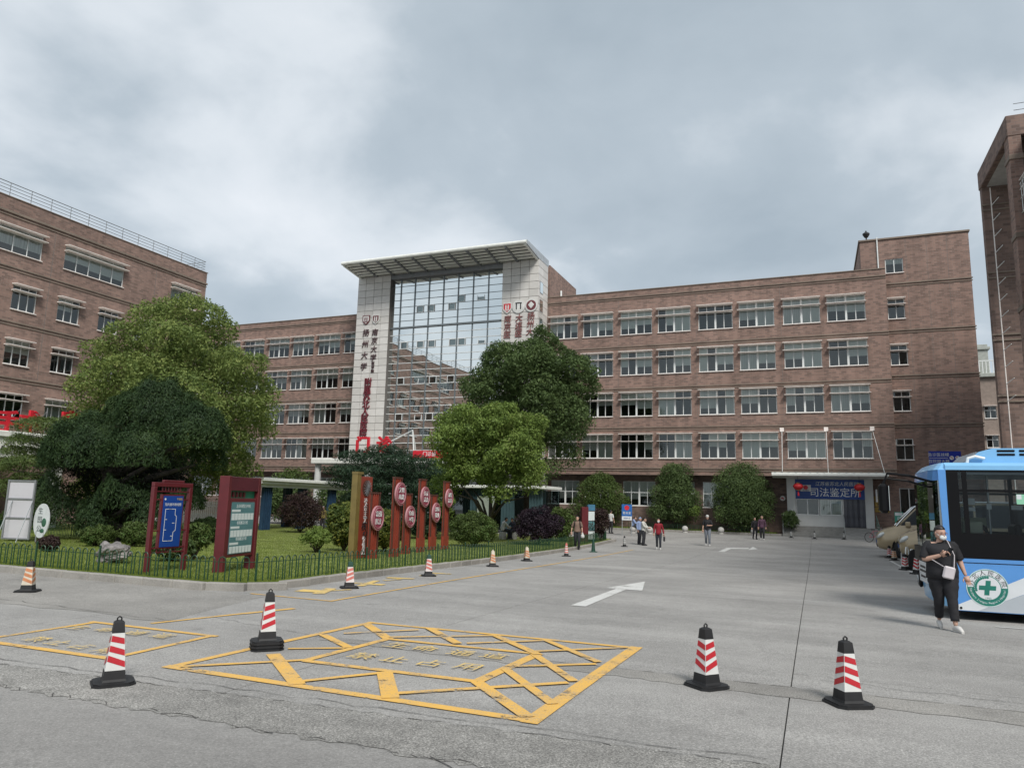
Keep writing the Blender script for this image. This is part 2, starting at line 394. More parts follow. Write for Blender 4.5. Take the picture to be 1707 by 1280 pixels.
def sheet(name, x0, x1, y0, y1, dz, mat, parent=None, step=1.0, skirt=0.0):
    n = max(1, int(math.ceil((y1-y0)/step))); mb = MB(); P = []; fs = []
    for i in range(n+1):
        y = y0+(y1-y0)*i/n; z = gz(y)+dz; P += [(x0, y, z), (x1, y, z)]
    for i in range(n): fs.append((2*i, 2*i+1, 2*i+3, 2*i+2))
    mb.add(P, fs)
    if skirt:
        mb.quad((x0,y0,gz(y0)+dz),(x0,y0,gz(y0)+dz-skirt),(x1,y0,gz(y0)+dz-skirt),(x1,y0,gz(y0)+dz))
        mb.quad((x1,y1,gz(y1)+dz),(x1,y1,gz(y1)+dz-skirt),(x0,y1,gz(y1)+dz-skirt),(x0,y1,gz(y1)+dz))
        for x, rev in ((x0, 0), (x1, 1)):
            for i in range(n):
                a, b = y0+(y1-y0)*i/n, y0+(y1-y0)*(i+1)/n
                q = [(x,a,gz(a)+dz),(x,b,gz(b)+dz),(x,b,gz(b)+dz-skirt),(x,a,gz(a)+dz-skirt)]
                mb.quad(*(q if rev else q[::-1]))
    return mb.build(name, mat, parent)
def gmesh(name, polys, dz, mat, parent=None):       # flat polygons draped on the ground
    mb = MB()
    for p in polys: mb.add([(q[0], q[1], gz(q[1])+dz) for q in p], [tuple(range(len(p)))])
    return mb.build(name, mat, parent)
ground = struct(sheet('ground', -700, 700, -40, 60, -0.024, BASE, step=1.0))
struct(sheet('ground_beyond', -700, 700, 60, 900, -0.024, BASE, step=420))
yard = thing('concrete_yard', None, None); yard['kind'] = 'structure'
J = 0.006
xb = [-52, -36, -24, -14.9, -10.0, -5.15]
for a, b in zip(xb[:-1], xb[1:]):
    sheet('slab', a+J, b-J, 13.5+J, 59.9, 0, CONC, yard, 2.0, 0.02)
    sheet('slab', a+J, b-J, 5.3+J, 13.5-J, 0, CONC, yard, 1.0, 0.02)
sheet('slab', -5.15+J, -0.3-J, 13.5+J, 59.9, 0, CONC, yard, 2.0, 0.02)
sheet('slab', -5.15+J, -0.3-J, 5.3+J, 13.5-J, 0, CONC, yard, 1.0, 0.02)
xb = [-0.3, 4.6, 9.5, 14.4, 24, 40]
for a, b in zip(xb[:-1], xb[1:]):
    for y0, y1 in ((-8, 9.2), (9.2, 13.5), (13.5, 59.9)): sheet('slab', a+J, b-J, y0+J, y1-J if y1 < 50 else y1, 0, CONC, yard, 1.5, 0.02)
struct(sheet('asphalt_road', -52, -0.3-J, -8, 5.3-J, 0.0, ASPH, step=1.0, skirt=0.02))
def jag(a, b, n, amp, rnd):
    return [(a[0]+(b[0]-a[0])*i/n + rnd.uniform(-amp, amp)*0.3, a[1]+(b[1]-a[1])*i/n + (rnd.uniform(-amp, amp) if 0 < i < n else 0)) for i in range(n+1)]
def strip(name, up, lo, dz, mat):
    mb = MB(); n = len(up)
    P = [(p[0], p[1], gz(p[1])+dz) for p in lo]+[(p[0], p[1], gz(p[1])+dz) for p in up]
    mb.add(P, [(i, i+1, n+i+1, n+i) for i in range(n-1)])
    return struct(mb.build(name, mat))
rr = random.Random(3)
strip('broken_road_strip', jag((-12, 5.20), (-0.31, 5.88), 160, 0.030, rr), jag((-12, 4.72), (-0.31, 4.97), 160, 0.055, rr), 0.004, BROKEN)
strip('patched_road_strip', jag((-6.0, 8.40), (1.9, 8.55), 60, 0.03, rr), jag((-6.0, 8.18), (1.9, 7.98), 60, 0.04, rr), 0.004, WORN)
strip('patched_road_strip', jag((1.9, 8.55), (8, 8.4), 30, 0.02, rr), jag((1.9, 7.98), (8, 7.85), 30, 0.03, rr), 0.004, WORN)
strip('asphalt_patch', jag((-40, 11.32), (-9.6, 11.32), 60, 0.0, rr), jag((-40, 7.9), (-8.75, 8.25), 60, 0.10, rr), 0.004, WORN)
# thin cracks wander across the slabs
mb = MB()
for (a, b, n) in (((-9, 5.55), (-0.4, 6.0), 40), ((-8.5, 8.9), (-6.1, 8.35), 14), ((0.0, 9.0), (5.5, 8.75), 24), ((-2.6, 4.95), (-0.4, 3.4), 12), ((-14, 8.6), (-8.6, 8.3), 22)):
    p = jag(a, b, n, 0.05, rr)
    for u, v in zip(p[:-1], p[1:]):
        w = rr.uniform(0.002, 0.006); mb.add([(u[0], u[1]-w, gz(u[1])+.0075), (v[0], v[1]-w, gz(v[1])+.0075), (v[0], v[1]+w, gz(v[1])+.0075), (u[0], u[1]+w, gz(u[1])+.0075)], [(0, 1, 2, 3)])
for (a, b, n, am) in (((-12, 5.19), (-0.35, 5.87), 130, .03), ((-12, 4.74), (-0.35, 4.99), 130, .05), ((-6, 8.42), (5, 8.55), 90, .02)):
    p = jag(a, b, n, am, rr)
    for u, v in zip(p[:-1], p[1:]):
        if rr.random() < .35: continue
        w = rr.uniform(0.0015, 0.006); mb.add([(u[0], u[1]-w, gz(u[1])+.0078), (v[0], v[1]-w, gz(v[1])+.0078), (v[0], v[1]+w, gz(v[1])+.0078), (u[0], u[1]+w, gz(u[1])+.0078)], [(0, 1, 2, 3)])
o = struct(mb.build('ground_crack', pm('crack', (0.075, 0.072, 0.068), 0.95, var=.4, vscale=9)))

# ------------------------------------------------------------------ painted markings
def paint(name, col, wear=0.5):
    m, t, b = new_mat(name); b.inputs['Roughness'].default_value = 0.7
    ge = nd(t, 'ShaderNodeNewGeometry')
    a = nd(t, 'ShaderNodeTexNoise'); a.inputs['Scale'].default_value = 60; a.inputs['Detail'].default_value = 3
    c = nd(t, 'ShaderNodeTexNoise'); c.inputs['Scale'].default_value = 2.2; c.inputs['Detail'].default_value = 6; c.inputs['Roughness'].default_value = 0.65
    for n in (a, c): t.links.new(ge.outputs['Position'], n.inputs['Vector'])
    s = nd(t, 'ShaderNodeMath', operation='ADD'); t.links.new(a.outputs['Fac'], s.inputs[0]); t.links.new(c.outputs['Fac'], s.inputs[1])
    r = nd(t, 'ShaderNodeMapRange'); r.inputs['From Min'].default_value = 0.90; r.inputs['From Max'].default_value = 1.26; r.inputs['To Max'].default_value = wear; t.links.new(s.outputs[0], r.inputs['Value'])
    x = nd(t, 'ShaderNodeMix', data_type='RGBA'); t.links.new(r.outputs[0], x.inputs[0]); x.inputs[6].default_value = col+(1,); x.inputs[7].default_value = (0.30, 0.28, 0.24, 1)
    t.links.new(x.outputs[2], b.inputs['Base Color'])
    # chips and tyre-worn gaps show the concrete itself
    c2 = nd(t, 'ShaderNodeTexNoise'); c2.inputs['Scale'].default_value = 14; c2.inputs['Detail'].default_value = 7; c2.inputs['Roughness'].default_value = 0.75; t.links.new(ge.outputs['Position'], c2.inputs['Vector'])
    s2 = nd(t, 'ShaderNodeMath', operation='ADD'); t.links.new(c2.outputs['Fac'], s2.inputs[0]); t.links.new(c.outputs['Fac'], s2.inputs[1])
    r2 = nd(t, 'ShaderNodeMapRange'); r2.inputs['From Min'].default_value = 1.10; r2.inputs['From Max'].default_value = 1.20; r2.inputs['To Max'].default_value = min(1, wear*1.3); t.links.new(s2.outputs[0], r2.inputs['Value'])
    tr = nd(t, 'ShaderNodeBsdfTransparent'); ms = nd(t, 'ShaderNodeMixShader'); t.links.new(r2.outputs[0], ms.inputs[0]); t.links.new(b.outputs[0], ms.inputs[1]); t.links.new(tr.outputs[0], ms.inputs[2])
    t.links.new(ms.outputs[0], t.nodes['Material Output'].inputs['Surface']); return m
YEL = paint('yellow_paint', (0.74, 0.43, 0.085), 0.72); YEL_F = paint('faded_yellow_paint', (0.72, 0.50, 0.14), 0.75); WHT = paint('white_paint', (0.62, 0.62, 0.60), 0.4)
def stroke(a, b, w, ext=0.0):
    w *= 0.84
    a, b = Vector((a[0], a[1])), Vector((b[0], b[1])); d = (b-a).normalized(); n = Vector((-d.y, d.x))*w/2; a = a-d*ext; b = b+d*ext
    k = max(1, int((b-a).length/1.0)); out = []
    for i in range(k):
        p, q = a+(b-a)*i/k, a+(b-a)*(i+1)/k
        out.append([tuple(p-n), tuple(q-n), tuple(q+n), tuple(p+n)])
    return out
def gp(px, py): p = G(px, py); return (p.x, p.y)
def marking(name, segs, mat, dz=0.008):
    # every stroke lies on its own film of paint a hair above the one before
    mb = MB()
    for i, (a, b, w, e_) in enumerate(segs):
        for p in stroke(a, b, w, e_): mb.add([(q[0], q[1], gz(q[1])+dz+0.0004*i) for q in p], [(0, 1, 2, 3)])
    return struct(mb.build(name, mat))
A_, B_, C_, D_ = (-6.38, 6.14), (-6.22, 9.72), (-2.23, 9.80), (-2.27, 6.10)
segs = [(A_, B_, .13, .06), (B_, C_, .12, .06), (C_, D_, .19, .08), (D_, A_, .15, .07)]
for a, b, w in (((506.5,1101.9),(646,1065.5),.13), ((646,1065.5),(897.4,1090.4),.12), ((897.4,1090.4),(795.3,1136.8),.16), ((795.3,1136.8),(506.5,1101.9),.13),
        ((611,1041),(648,1066),.17), ((537,1058),(582,1080),.14), ((480,1082),(574,1081),.09), ((300,1112),(508,1101),.10), ((455,1091),(496,1142),.19),
        ((498,1137),(632,1123),.10), ((641,1121),(651,1165),.20), ((660,1157),(947,1139),.11), ((795,1138),(880,1197),.16), ((842,1116),(922,1175),.13),
        ((892,1093),(957,1137),.13), ((857,1112),(994,1108),.10), ((827,1061),(897,1092),.14), ((912,1069),(998,1105),.12), ((892,1087),(1044,1080.5),.09),
        ((778,1073.5),(917,1068.5),.08), ((715,1048),(763,1074),.15), ((648,1063.5),(828,1060.6),.08), ((573,1057),(698,1051),.08)):
    segs.append((gp(*a), gp(*b), w, 0.0))
marking('yellow_box_marking', segs, YEL)
bm_txt = thing('road_lettering', None, None); bm_txt['kind'] = 'structure'
for s, pts in (('禁止占用', ((603.6,1096),(658.4,1101.9),(717,1108),(780,1114))), ('生命通道', ((661,1078),(708,1083.5),(768,1091),(823,1096)))):
    for ch, p in zip(s, pts):
        q = G(*p); text(ch, 0.34, YEL_F, bm_txt, (q.x, q.y, q.z+0.0215), ext=0.0, flat=True)
marking('yellow_bay_marking', [((-9.45, 5.9), (-9.45, 7.66), .11, 0), ((-9.5, 7.68), (-7.3, 7.70), .11, .05), ((-7.34, 7.7), (-7.25, 6.13), .11, 0), ((-7.2, 6.12), (-9.6, 6.10), .13, 0)], YEL)
for s, pts in (('禁止占用', ((60,1068),(95,1074),(135,1080),(175,1087))), ('生命通道', ((130,1048),(175,1052),(225,1057),(270,1062)))):
    for ch, p in zip(s, pts):
        q = G(*p); text(ch, 0.30, YEL_F, bm_txt, (q.x, q.y, q.z+0.0215), ext=0.0, flat=True)
marking('yellow_edge_line', [((-10.05, 11.5), (-8.2, 11.46), .08, .04), ((-8.2, 11.46), (-8.5, 22), .09, 0), ((-8.5, 22), (-8.75, 38), .09, 0)], YEL)
marking('yellow_lane_line', [((-8.75, 8.0), (-8.35, 9.5), .10, 0), ((-8.37, 9.4), (-8.10, 10.3), .15, 0)], YEL)
marking('worn_yellow_strokes', [(gp(*a), gp(*b), w, 0) for a, b, w in (((498,984),(535,986),.5), ((530,990),(552,981),.28), ((545,985),(585,983),.16), ((588,972),(640,975),.34), ((600,977),(628,968),.2), ((645,963),(690,965),.3), ((640,968),(668,966),.2), ((715,955),(752,957),.25), ((700,960),(728,958),.14))], YEL_F, 0.009)
mb = MB(); pts = [gp(*p) for p in ((950.8,1009.3),(976,1011),(1046.6,981.4),(1028.6,980.8))]
pts2 = [gp(*p) for p in ((1070.6,984.7),(1075.2,969.3),(1009.9,980.1))]
struct(gmesh('white_arrow_marking', [pts, pts2], 0.008, WHT))
q = [gp(*p) for p in ((1197.6,919.2),(1207.3,919.9),(1218.9,914.7),(1211.8,912.8))]; q2 = [gp(*p) for p in ((1218.9,914.7),(1247.2,915.1),(1248.5,913),(1211.8,912.8))]; q3 = [gp(*p) for p in ((1246.6,916.6),(1263,915.1),(1255,911.2))]
struct(gmesh('white_arrow_marking', [q, q2, q3], 0.008, WHT))
marking('white_bay_line', [(gp(1540, 963), gp(1485, 935), .12, 0), (gp(1660, 1045), gp(1725, 1050), .10, 0)], WHT)

# ------------------------------------------------------------------ kerbs, lawn, hoop fence
def arc(c, r, a0, a1, n): return [(c[0]+r*math.cos(a0+(a1-a0)*i/n), c[1]+r*math.sin(a0+(a1-a0)*i/n)) for i in range(n+1)]
KX0, KY0 = -10.22, 11.38
def island(off):      # outline of the planted island, inset by off (kerb face at 0)
    r = 1.4-off
    p = [(-46, KY0+off)] + arc((KX0-1.4, KY0+1.4), r, -PI/2, -0.03, 7) + [(-10.55-off, 25), (-11.05-off, 36)] + [(-11.5-off, 44.2)] + arc((-13.4, 44.6), 1.9-off, 0.0, PI/2, 6) + [(-46, 46.5-off)]
    return p
def walk(path, step):
    out = []; acc = 0.0; need = 0.0
    for a, b in zip(path[:-1], path[1:]):
        a, b = Vector(a), Vector(b); d = (b-a).length
        if d < 1e-6: continue
        while need <= acc+d:
            out.append((a+(b-a)*((need-acc)/d), math.atan2(b.y-a.y, b.x-a.x))); need += step
        acc += d
    return out
mb = MB(); mb.bbox(-0.395, 0.395, 0, 0.16, -0.05, 0.15, 0.018); kerb_me = mb.mesh('kerb_stone', KERB)
def kerb_run(path, name='kerb'):
    root = thing(name, None, None); root['kind'] = 'structure'
    for p, a in walk(path, 0.8):
        q = p + Vector((math.cos(a), math.sin(a)))*0.4
        o = link('kerb_stone', kerb_me, root, (q.x, q.y, gz(q.y)+rr.uniform(-.004, .004)), a+rr.uniform(-.006, .006))
    return root
isl = island(0.0)
first = next(i for i, p in enumerate(isl) if p[0] > -12)
vis = [(-24, KY0)] + isl[1:-1] + [(-22, 46.5)]
kerb_run(vis)
kerb_run([(-20, 59.85), (-2.75, 59.85)])
GRASSY = pm('lawn_soil', (0.150, 0.180, 0.036), 0.95, var=0.35, vscale=1.3)
li = island(0.17); mb = MB()
ys = sorted(set([p[1] for p in li] + [float(y) for y in range(13, 46)]))
def right_x(path, y):
    best = -46
    for a, b in zip(path[:-1], path[1:]):
        if min(a[1], b[1]) <= y <= max(a[1], b[1]) and abs(a[1]-b[1]) > 1e-6:
            t = (y-a[1])/(b[1]-a[1]); best = max(best, a[0]+(b[0]-a[0])*t)
    return best
ys = [y for y in ys if y >= KY0+0.17]
P = []
for y in ys: P += [(-46, y, gz(y)+0.11), (max(right_x(li, min(max(y, KY0+.171), 46.32)), -13.5), y, gz(y)+0.11)]
mb.add(P, [(2*i, 2*i+1, 2*i+3, 2*i+2) for i in range(len(ys)-1)])
lawn = struct(mb.build('lawn', GRASSY))
o = sheet('lawn_by_building', -20, -2.75, 60.02, 62.9, 0.11, GRASSY); struct(o)
LAWN_Z = 0.11
FENCE_G = pm('green_fence_paint', (0.012, 0.050, 0.022), 0.45, var=0.2)
PITCH_H = 0.23
mb = MB()
hp = [(-0.075, 0, 0), (-0.075, 0, 0.42)] + [(-0.075*math.cos(PI*i/6), 0, 0.42+0.085*math.sin(PI*i/6)) for i in range(1, 6)] + [(0.075, 0, 0.42), (0.075, 0, 0)]
mb.tube(hp, 0.0125, 5); hoop_me = mb.mesh('hoop', FENCE_G)
mb = MB(); mb.bbox(-0.018, 0.018, -0.018, 0.018, -0.1, 0.56, 0.004); mb.lathe([(0.022, 0.56), (0.024, 0.575), (0.0, 0.59)], 8); post_me = mb.mesh('fence_post', FENCE_G)
def fence(path, label, z=LAWN_Z, pitch=PITCH_H, every=9):
    root = thing('hoop_fence', label, 'fence', (0, 0, 0))
    w = walk(path, pitch); mbr = MB()
    for i, (p, a) in enumerate(w):
        if i % every == 0: link('post', post_me, root, (p.x, p.y, gz(p.y)+z), a)
        else: link('hoop', hoop_me, root, (p.x, p.y, gz(p.y)+z), a+rr.uniform(-.03, .03))
    for h in (0.40,):
        for (p, a), (q, b) in zip(w[:-1:3], w[3::3]): mbr.tube([(p.x, p.y, gz(p.y)+z+h), (q.x, q.y, gz(q.y)+z+h)], 0.007, 4, caps=False)
    mbr.build('rail', FENCE_G, root); return root
fi = island(0.50)
fence([(-23, KY0+.5)]+fi[1:-2], 'low green hoop fence running round the front and road side of the lawn')
fence([(-14.2, 61.0-0.9), (-3.2, 60.1)], 'low green fence behind the far kerb below the round bushes', pitch=0.22)
fence([(-41, 25.5), (-26.8, 22.2)], 'low green hoop fence behind the big clipped tree at the back of the lawn', pitch=0.3)
# grass blades
def blades(name, pts, h, w, mat, seed):
    g = np.random.default_rng(seed); n = len(pts); a = g.uniform(0, 2*PI, n); le = g.uniform(0, 0.5, n)*h; la = g.uniform(0, 2*PI, n); hh = h*g.uniform(0.5, 1.2, n)
    v = np.empty((n, 3, 3), np.float32)
    dx, dy = np.cos(a)*w, np.sin(a)*w
    v[:, 0] = pts + np.stack([-dx, -dy, np.zeros(n)], 1); v[:, 1] = pts + np.stack([dx, dy, np.zeros(n)], 1)
    v[:, 2] = pts + np.stack([np.cos(la)*le, np.sin(la)*le, hh], 1)
    return fast_mesh(name, v.reshape(-1, 3), np.arange(n*3).reshape(-1, 3), mat)
def fast_mesh(name, v, f, mat):
    me = bpy.data.meshes.new(name); k = f.shape[1]; nf = len(f)
    me.vertices.add(len(v)); me.vertices.foreach_set('co', np.ascontiguousarray(v, np.float32).ravel())
    me.loops.add(nf*k); me.loops.foreach_set('vertex_index', np.ascontiguousarray(f, np.int32).ravel())
    me.polygons.add(nf); me.polygons.foreach_set('loop_start', np.arange(nf, dtype=np.int32)*k); me.polygons.foreach_set('loop_total', np.full(nf, k, np.int32))
    me.materials.append(mat); me.update(calc_edges=True); return me
GRASS = leaf_mat('grass_blade', ((0.095, 0.135, 0.026), (0.155, 0.210, 0.038), (0.225, 0.255, 0.058)), 0.3)
n = 120000; t_ = RNG.uniform(0, 1, n); yy = KY0+0.25+ (t_**2.0)*31; xx = np.empty(n)
rx = np.array([right_x(li, float(y)) for y in np.linspace(KY0+.2, 43.5, 200)]); rx = np.maximum(rx, -13.5)
rxi = np.interp(yy, np.linspace(KY0+.2, 43.5, 200), rx)
xx = rxi - 0.05 - RNG.uniform(0, 1, n)**1.1*np.minimum(14+ (yy-11)*0.9, 30)
gzv = np.interp(yy, np.linspace(0, 70, 400), [gz(y) for y in np.linspace(0, 70, 400)])
pts = np.stack([xx, yy, gzv+LAWN_Z-0.005], 1)
o = link('grass', blades('grass', pts, 0.050, 0.012, GRASS, 4)); tag(o, 'short mown green grass covering the planted island', 'grass', kind='stuff')
n = 9000; pts = np.stack([RNG.uniform(-20, -2.8, n), RNG.uniform(60.05, 62.0, n), np.full(n, gz(61)+LAWN_Z)], 1)
o = link('grass', blades('grass', pts, 0.12, 0.03, GRASS, 5)); tag(o, 'green grass strip between far kerb and brick building', 'grass', kind='stuff')
# ================================================================== buildings
def wall_cells(mb, w0, w1, z0, z1, ops, t=0.3, y=0.0):
    us = sorted(set([w0, w1]+[o[0] for o in ops]+[o[1] for o in ops])); zs = sorted(set([z0, z1]+[o[2] for o in ops]+[o[3] for o in ops]))
    us = [u for u in us if w0 <= u <= w1]; zs = [z for z in zs if z0 <= z <= z1]
    for a, b in zip(zs[:-1], zs[1:]):
        zc = (a+b)/2; run = None
        for u, v in zip(us[:-1], us[1:]):
            uc = (u+v)/2
            hole = any(o[0] < uc < o[1] and o[2] < zc < o[3] for o in ops)
            if not hole: run = (run[0], v) if run else (u, v)
            if hole or v == us[-1]:
                if run: mb.quad((run[0], y, a), (run[1], y, a), (run[1], y, b), (run[0], y, b)); run = None
    for (u, v, a, b) in ops:
        mb.quad((u,y,a),(v,y,a),(v,y+t,a),(u,y+t,a)); mb.quad((u,y,b),(u,y+t,b),(v,y+t,b),(v,y,b))
        mb.quad((u,y,a),(u,y+t,a),(u,y+t,b),(u,y,b)); mb.quad((v,y,a),(v,y,b),(v,y+t,b),(v,y+t,a))
_wt = {}
def win_type(w, h, tr, cols, thick=None, lower_only=False, fr=0.055):
    k = (round(w, 2), round(h, 2), tr, cols, thick, lower_only)
    if k in _wt: return _wt[k]
    mb = MB(); d0, d1 = -0.03, 0.04
    mb.box(0, w, d0, d1, 0, fr); mb.box(0, w, d0, d1, h-fr, h); mb.box(0, fr, d0+.001, d1-.001, fr, h-fr); mb.box(w-fr, w, d0+.001, d1-.001, fr, h-fr)
    panes = []
    xs = [0]+[w*i/cols for i in range(1, cols)]+[w]
    if tr: mb.box(fr, w-fr, d0+.004, d1-.004, tr-fr*.6, tr+fr*.6)
    for i in range(1, cols):
        m_ = 0.075 if thick == i else 0.028
        mb.box(xs[i]-m_, xs[i]+m_, d0-.006 if thick == i else d0+.008, d1-.008, fr, (tr or h)-fr*.6)
        if tr: mb.box(xs[i]-m_*.8, xs[i]+m_*.8, d0+.008, d1-.008, tr+fr*.6, h-fr)
    fm = mb.mesh('window', WHITE)
    def pane(x0, x1, z0, z1):
        q = MB(); q.quad((0,0,0),(x1-x0,0,0),(x1-x0,0,z1-z0),(0,0,z1-z0)); return q.mesh('pane', GLASS), (x0, 0.005, z0)
    pl = []
    for i in range(cols):
        pl.append((i, 0)+pane(xs[i]+.02, xs[i+1]-.02, fr*.5, (tr or h)-fr*.5))
        if tr: pl.append((i, 1)+pane(xs[i]+.02, xs[i+1]-.02, tr+fr*.5, h-fr*.5))
    bl = MB(); bl.quad((0,0,0),(w/cols-.03,0,0),(w/cols-.03,0,1),(0,0,1)); bm_ = bl.mesh('blind', BLIND); bl2 = bm_.copy(); bl2.materials[0] = CURTAIN
    s = MB(); s.prism([(-.46, 0.02), (-.46, .055), (0.02, .075), (0.02, 0.02)], 'x', -0.10, w+0.06); shm = s.mesh('sunshade', SHADE)
    sl = MB(); sl.bbox(-0.04, w+0.04, -0.10, 0.0, -0.055, 0.0, 0.008); slm = sl.mesh('sill', SHADE)
    _wt[k] = (fm, pl, bm_, bl2, shm, slm, xs, h, tr); return _wt[k]
rw = random.Random(21)
def window(parent, x, z, w, h, tr=None, cols=4, thick=None, y=0.10, rotz=0.0, shades=(1, 1), blind=0.6, sill=True, dark=False):
    fm, pl, bm_, bc, shm, slm, xs, h, tr = win_type(w, h, tr, cols, thick)
    o = link('window', fm, parent, (x, y, z))
    for (i, up, me, loc) in pl: link('pane', me, o, loc, rw.uniform(-.006, .006))
    if shades[0]: link('sunshade', shm, o, (0, -y, h-0.03))
    if shades[1] and tr: link('sunshade', shm, o, (0, -y, tr-0.03))
    if sill: link('sill', slm, o, (0, -y+0.002, 0))
    mode = rw.random()
    groups = [(0, cols//2), (cols//2, cols)] if cols >= 4 else [(0, cols)]
    for a, b in groups:
        r_ = rw.random()
        if r_ > blind: continue
        full = rw.random() < 0.35; me = bc if rw.random() < 0.45 else bm_
        drop = h*0.98 if full else h-(tr or h)*rw.uniform(0.35, 0.72)
        for i in range(a, b):
            if rw.random() < 0.08: continue
            q = link('curtain' if me is bc else 'blind', me, o, (xs[i]+.015, 0.035, h-drop)); q.scale = (1, 1, drop)
    return o
BLD = .82
ROW = [5.80, 9.42, 13.05, 16.68]; WH, WT = 2.06, 1.42
def courses(root, x0, x1, zs, y=0.0, mat=None):
    for z in zs:
        mb = MB(); mb.bbox(x0, x1, y-0.07, y, z-0.05, z+0.05, 0.012); mb.build('string_course', mat or BAND, root)
        mb = MB(); mb.bbox(x0, x1, y-0.05, y, z-0.24, z-0.16, 0.012); mb.build('string_course', mat or BAND, root)
def wing(name, label, x0, x1, wins, gwins, cut=None):
    root = thing(name, label, 'building', (0, 62, 0))
    mb = MB(); ops = [(a, b, z, z+WH) for a, b in wins for z in ROW]
    wall_cells(mb, x0, x1, 4.4, 20.65, ops, 0.32)
    mb.quad((x0,0,20.65),(x1,0,20.65),(x1,.35,20.65),(x0,.35,20.65)); mb.quad((x1,9,-.4),(x1,9,4.4),(x0,9,4.4),(x0,9,-.4))
    mb.quad((x1,0,4.4),(x1,9,4.4),(x1,9,20.65),(x1,0,20.65)); mb.quad((x0,9,4.4),(x0,0,4.4),(x0,0,20.65),(x0,9,20.65))
    mb.quad((x1,9,-.4),(x0,9,-.4),(x0,9,20.65),(x1,9,20.65))
    mb.build('wall', BRICK, root)
    mb = MB(); mb.quad((x0,.02,4.41),(x0,1.0,4.41),(x1,1.0,4.41),(x1,.02,4.41)); mb.box(x0+.05, x1-.05, .36, 8.95, 20.2, 20.3); mb.build('roof', ROOFING, root)
    mb = MB(); gops = [(a, b, 1.80, 3.88) for a, b in gwins]+(cut or [])
    wall_cells(mb, x0, min(x1, 4.19), -.45, 4.405, gops, 0.25, y=1.0); mb.build('ground_floor_wall', BRICK_D, root)
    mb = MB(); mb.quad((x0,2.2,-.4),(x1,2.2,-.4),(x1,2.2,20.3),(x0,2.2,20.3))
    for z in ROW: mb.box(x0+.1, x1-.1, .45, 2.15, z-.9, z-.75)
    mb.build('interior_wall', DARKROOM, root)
    courses(root, x0, x1, [4.95, 8.42, 11.86, 15.60, 20.12])
    mb = MB(); mb.bbox(x0, x1, -.06, .40, 20.652, 20.74, .015); mb.build('parapet_cap', BAND, root)
    for a, b in wins:
        for z in ROW: window(root, a, z, b-a, WH, WT, 4 if b-a > 2 else 2, 2 if b-a > 2 else None, blind=.85)
    for a, b in gwins: window(root, a, 1.80, b-a, 2.08, 1.12, 4 if b-a > 2 else 2, 2, y=1.10, shades=(0, 0), blind=0.95)
    # vertical movement joints between the bays
    mb = MB()
    for a, b in wins[::2]:
        for z0, z1 in ((5.02, 8.15), (8.5, 11.6), (11.95, 15.3), (15.7, 19.85)): mb.box(a-.20, a-.18, -.004, .01, z0, z1)
    mb.build('wall_joint', STONE_J, root)
    return root
wr = []
for k in range(4):
    a = -22.15+6.78*k; wr += [(a, a+2.80), (a+3.32, a+6.10)]
wr = [(max(a, -22.0), b) for a, b in wr]
gw = [w for w in wr if w[1] < -3.0]
rwing = wing('hospital_wing', 'long brick hospital wing with rows of white framed windows right of the glass tower', -22.3, 5.85, wr, gw, cut=[(-1.99, 4.14, -.44, 4.30)])
wl = [(-57.95, -55.2), (-54.55, -51.8), (-51.32, -48.6), (-47.98, -45.24), (-44.72, -43.2)]
wl = [(-64.7, -61.95), (-61.3, -58.6)] + wl
lwing = wing('hospital_wing', 'brick hospital wing left of the glass tower, mostly behind the camphor tree', -66, -41.6, wl, [w for w in wl])
# --- entrance bay of the right wing
R = rwing
mb = MB(); mb.box(-1.99, -1.36, -.02, .98, -.25, 4.3); mb.box(3.56, 4.14, -.02, .98, -.25, 4.3); mb.box(-1.36, 3.56, .02, .98, 4.16, 4.3); mb.box(-1.36, 2.0, .05, .3, .55, 1.40); mb.box(1.95, 2.06, .045, .31, 1.4, 2.66)
mb.build('entrance_surround', CONCR_W, R)
BLUE = pm('banner_blue', (0.014, 0.055, 0.24), 0.5, var=0.1)
bn = MB(); bn.box(-1.36, 3.56, 0.0, .06, 2.66, 4.155); bn = bn.build('banner', BLUE, R)
WTX = pm('white_lettering', (0.75, 0.77, 0.78), 0.5); GOLD = pm('gold_lettering', (0.55, 0.40, 0.12), 0.45)
text('司法鉴定所', 0.74, WTX, bn, (1.46, -.012, 3.12), sx=0.98); text('江苏省苏北人民医院', 0.34, STEEL, bn, (1.62, -.012, 3.80), shear=0.15)
mb = MB(); mb.box(-.98, -.22, -.02, 0.0, 3.22, 3.72); o = mb.build('logo_card', pm('card_white', (.6, .6, .6), .5), bn)
mb = MB(); mb.prism([(.17*math.cos(2*PI*i/20)-.6, .17*math.sin(2*PI*i/20)+3.52) for i in range(20)], 'y', -.026, -.021); mb.build('logo', RED_L, o)
text('司法鉴定', 0.11, BLUE, o, (-.6, -.024, 3.29))
for a, b in ((-1.34, .32), (.36, 1.94)): window(R, a, 1.41, b-a, 1.24, None, 2, y=0.12, shades=(0, 0), blind=0.0 if a < 0 else 1.0, sill=False)
mb = MB(); mb.quad((-1.36,.95,-.2),(3.56,.95,-.2),(3.56,.95,4.2),(-1.36,.95,4.2)); mb.build('lobby_wall', DARKROOM, R)
DST = pm('door_strip_plastic', (0.055, 0.058, 0.075), 0.25, var=0.3, vscale=2)
mb = MB(); mb.box(0, .20, 0, .015, 0, 2.10); dsm = mb.mesh('door_strip', DST)
for i in range(8): link('door_strip', dsm, R, (2.07+i*.183, .10+.022*(i % 2), .56), rw.uniform(-.1, .1))
STEP = pm('step_stone', (0.26, 0.255, 0.24), 0.8, var=0.15)
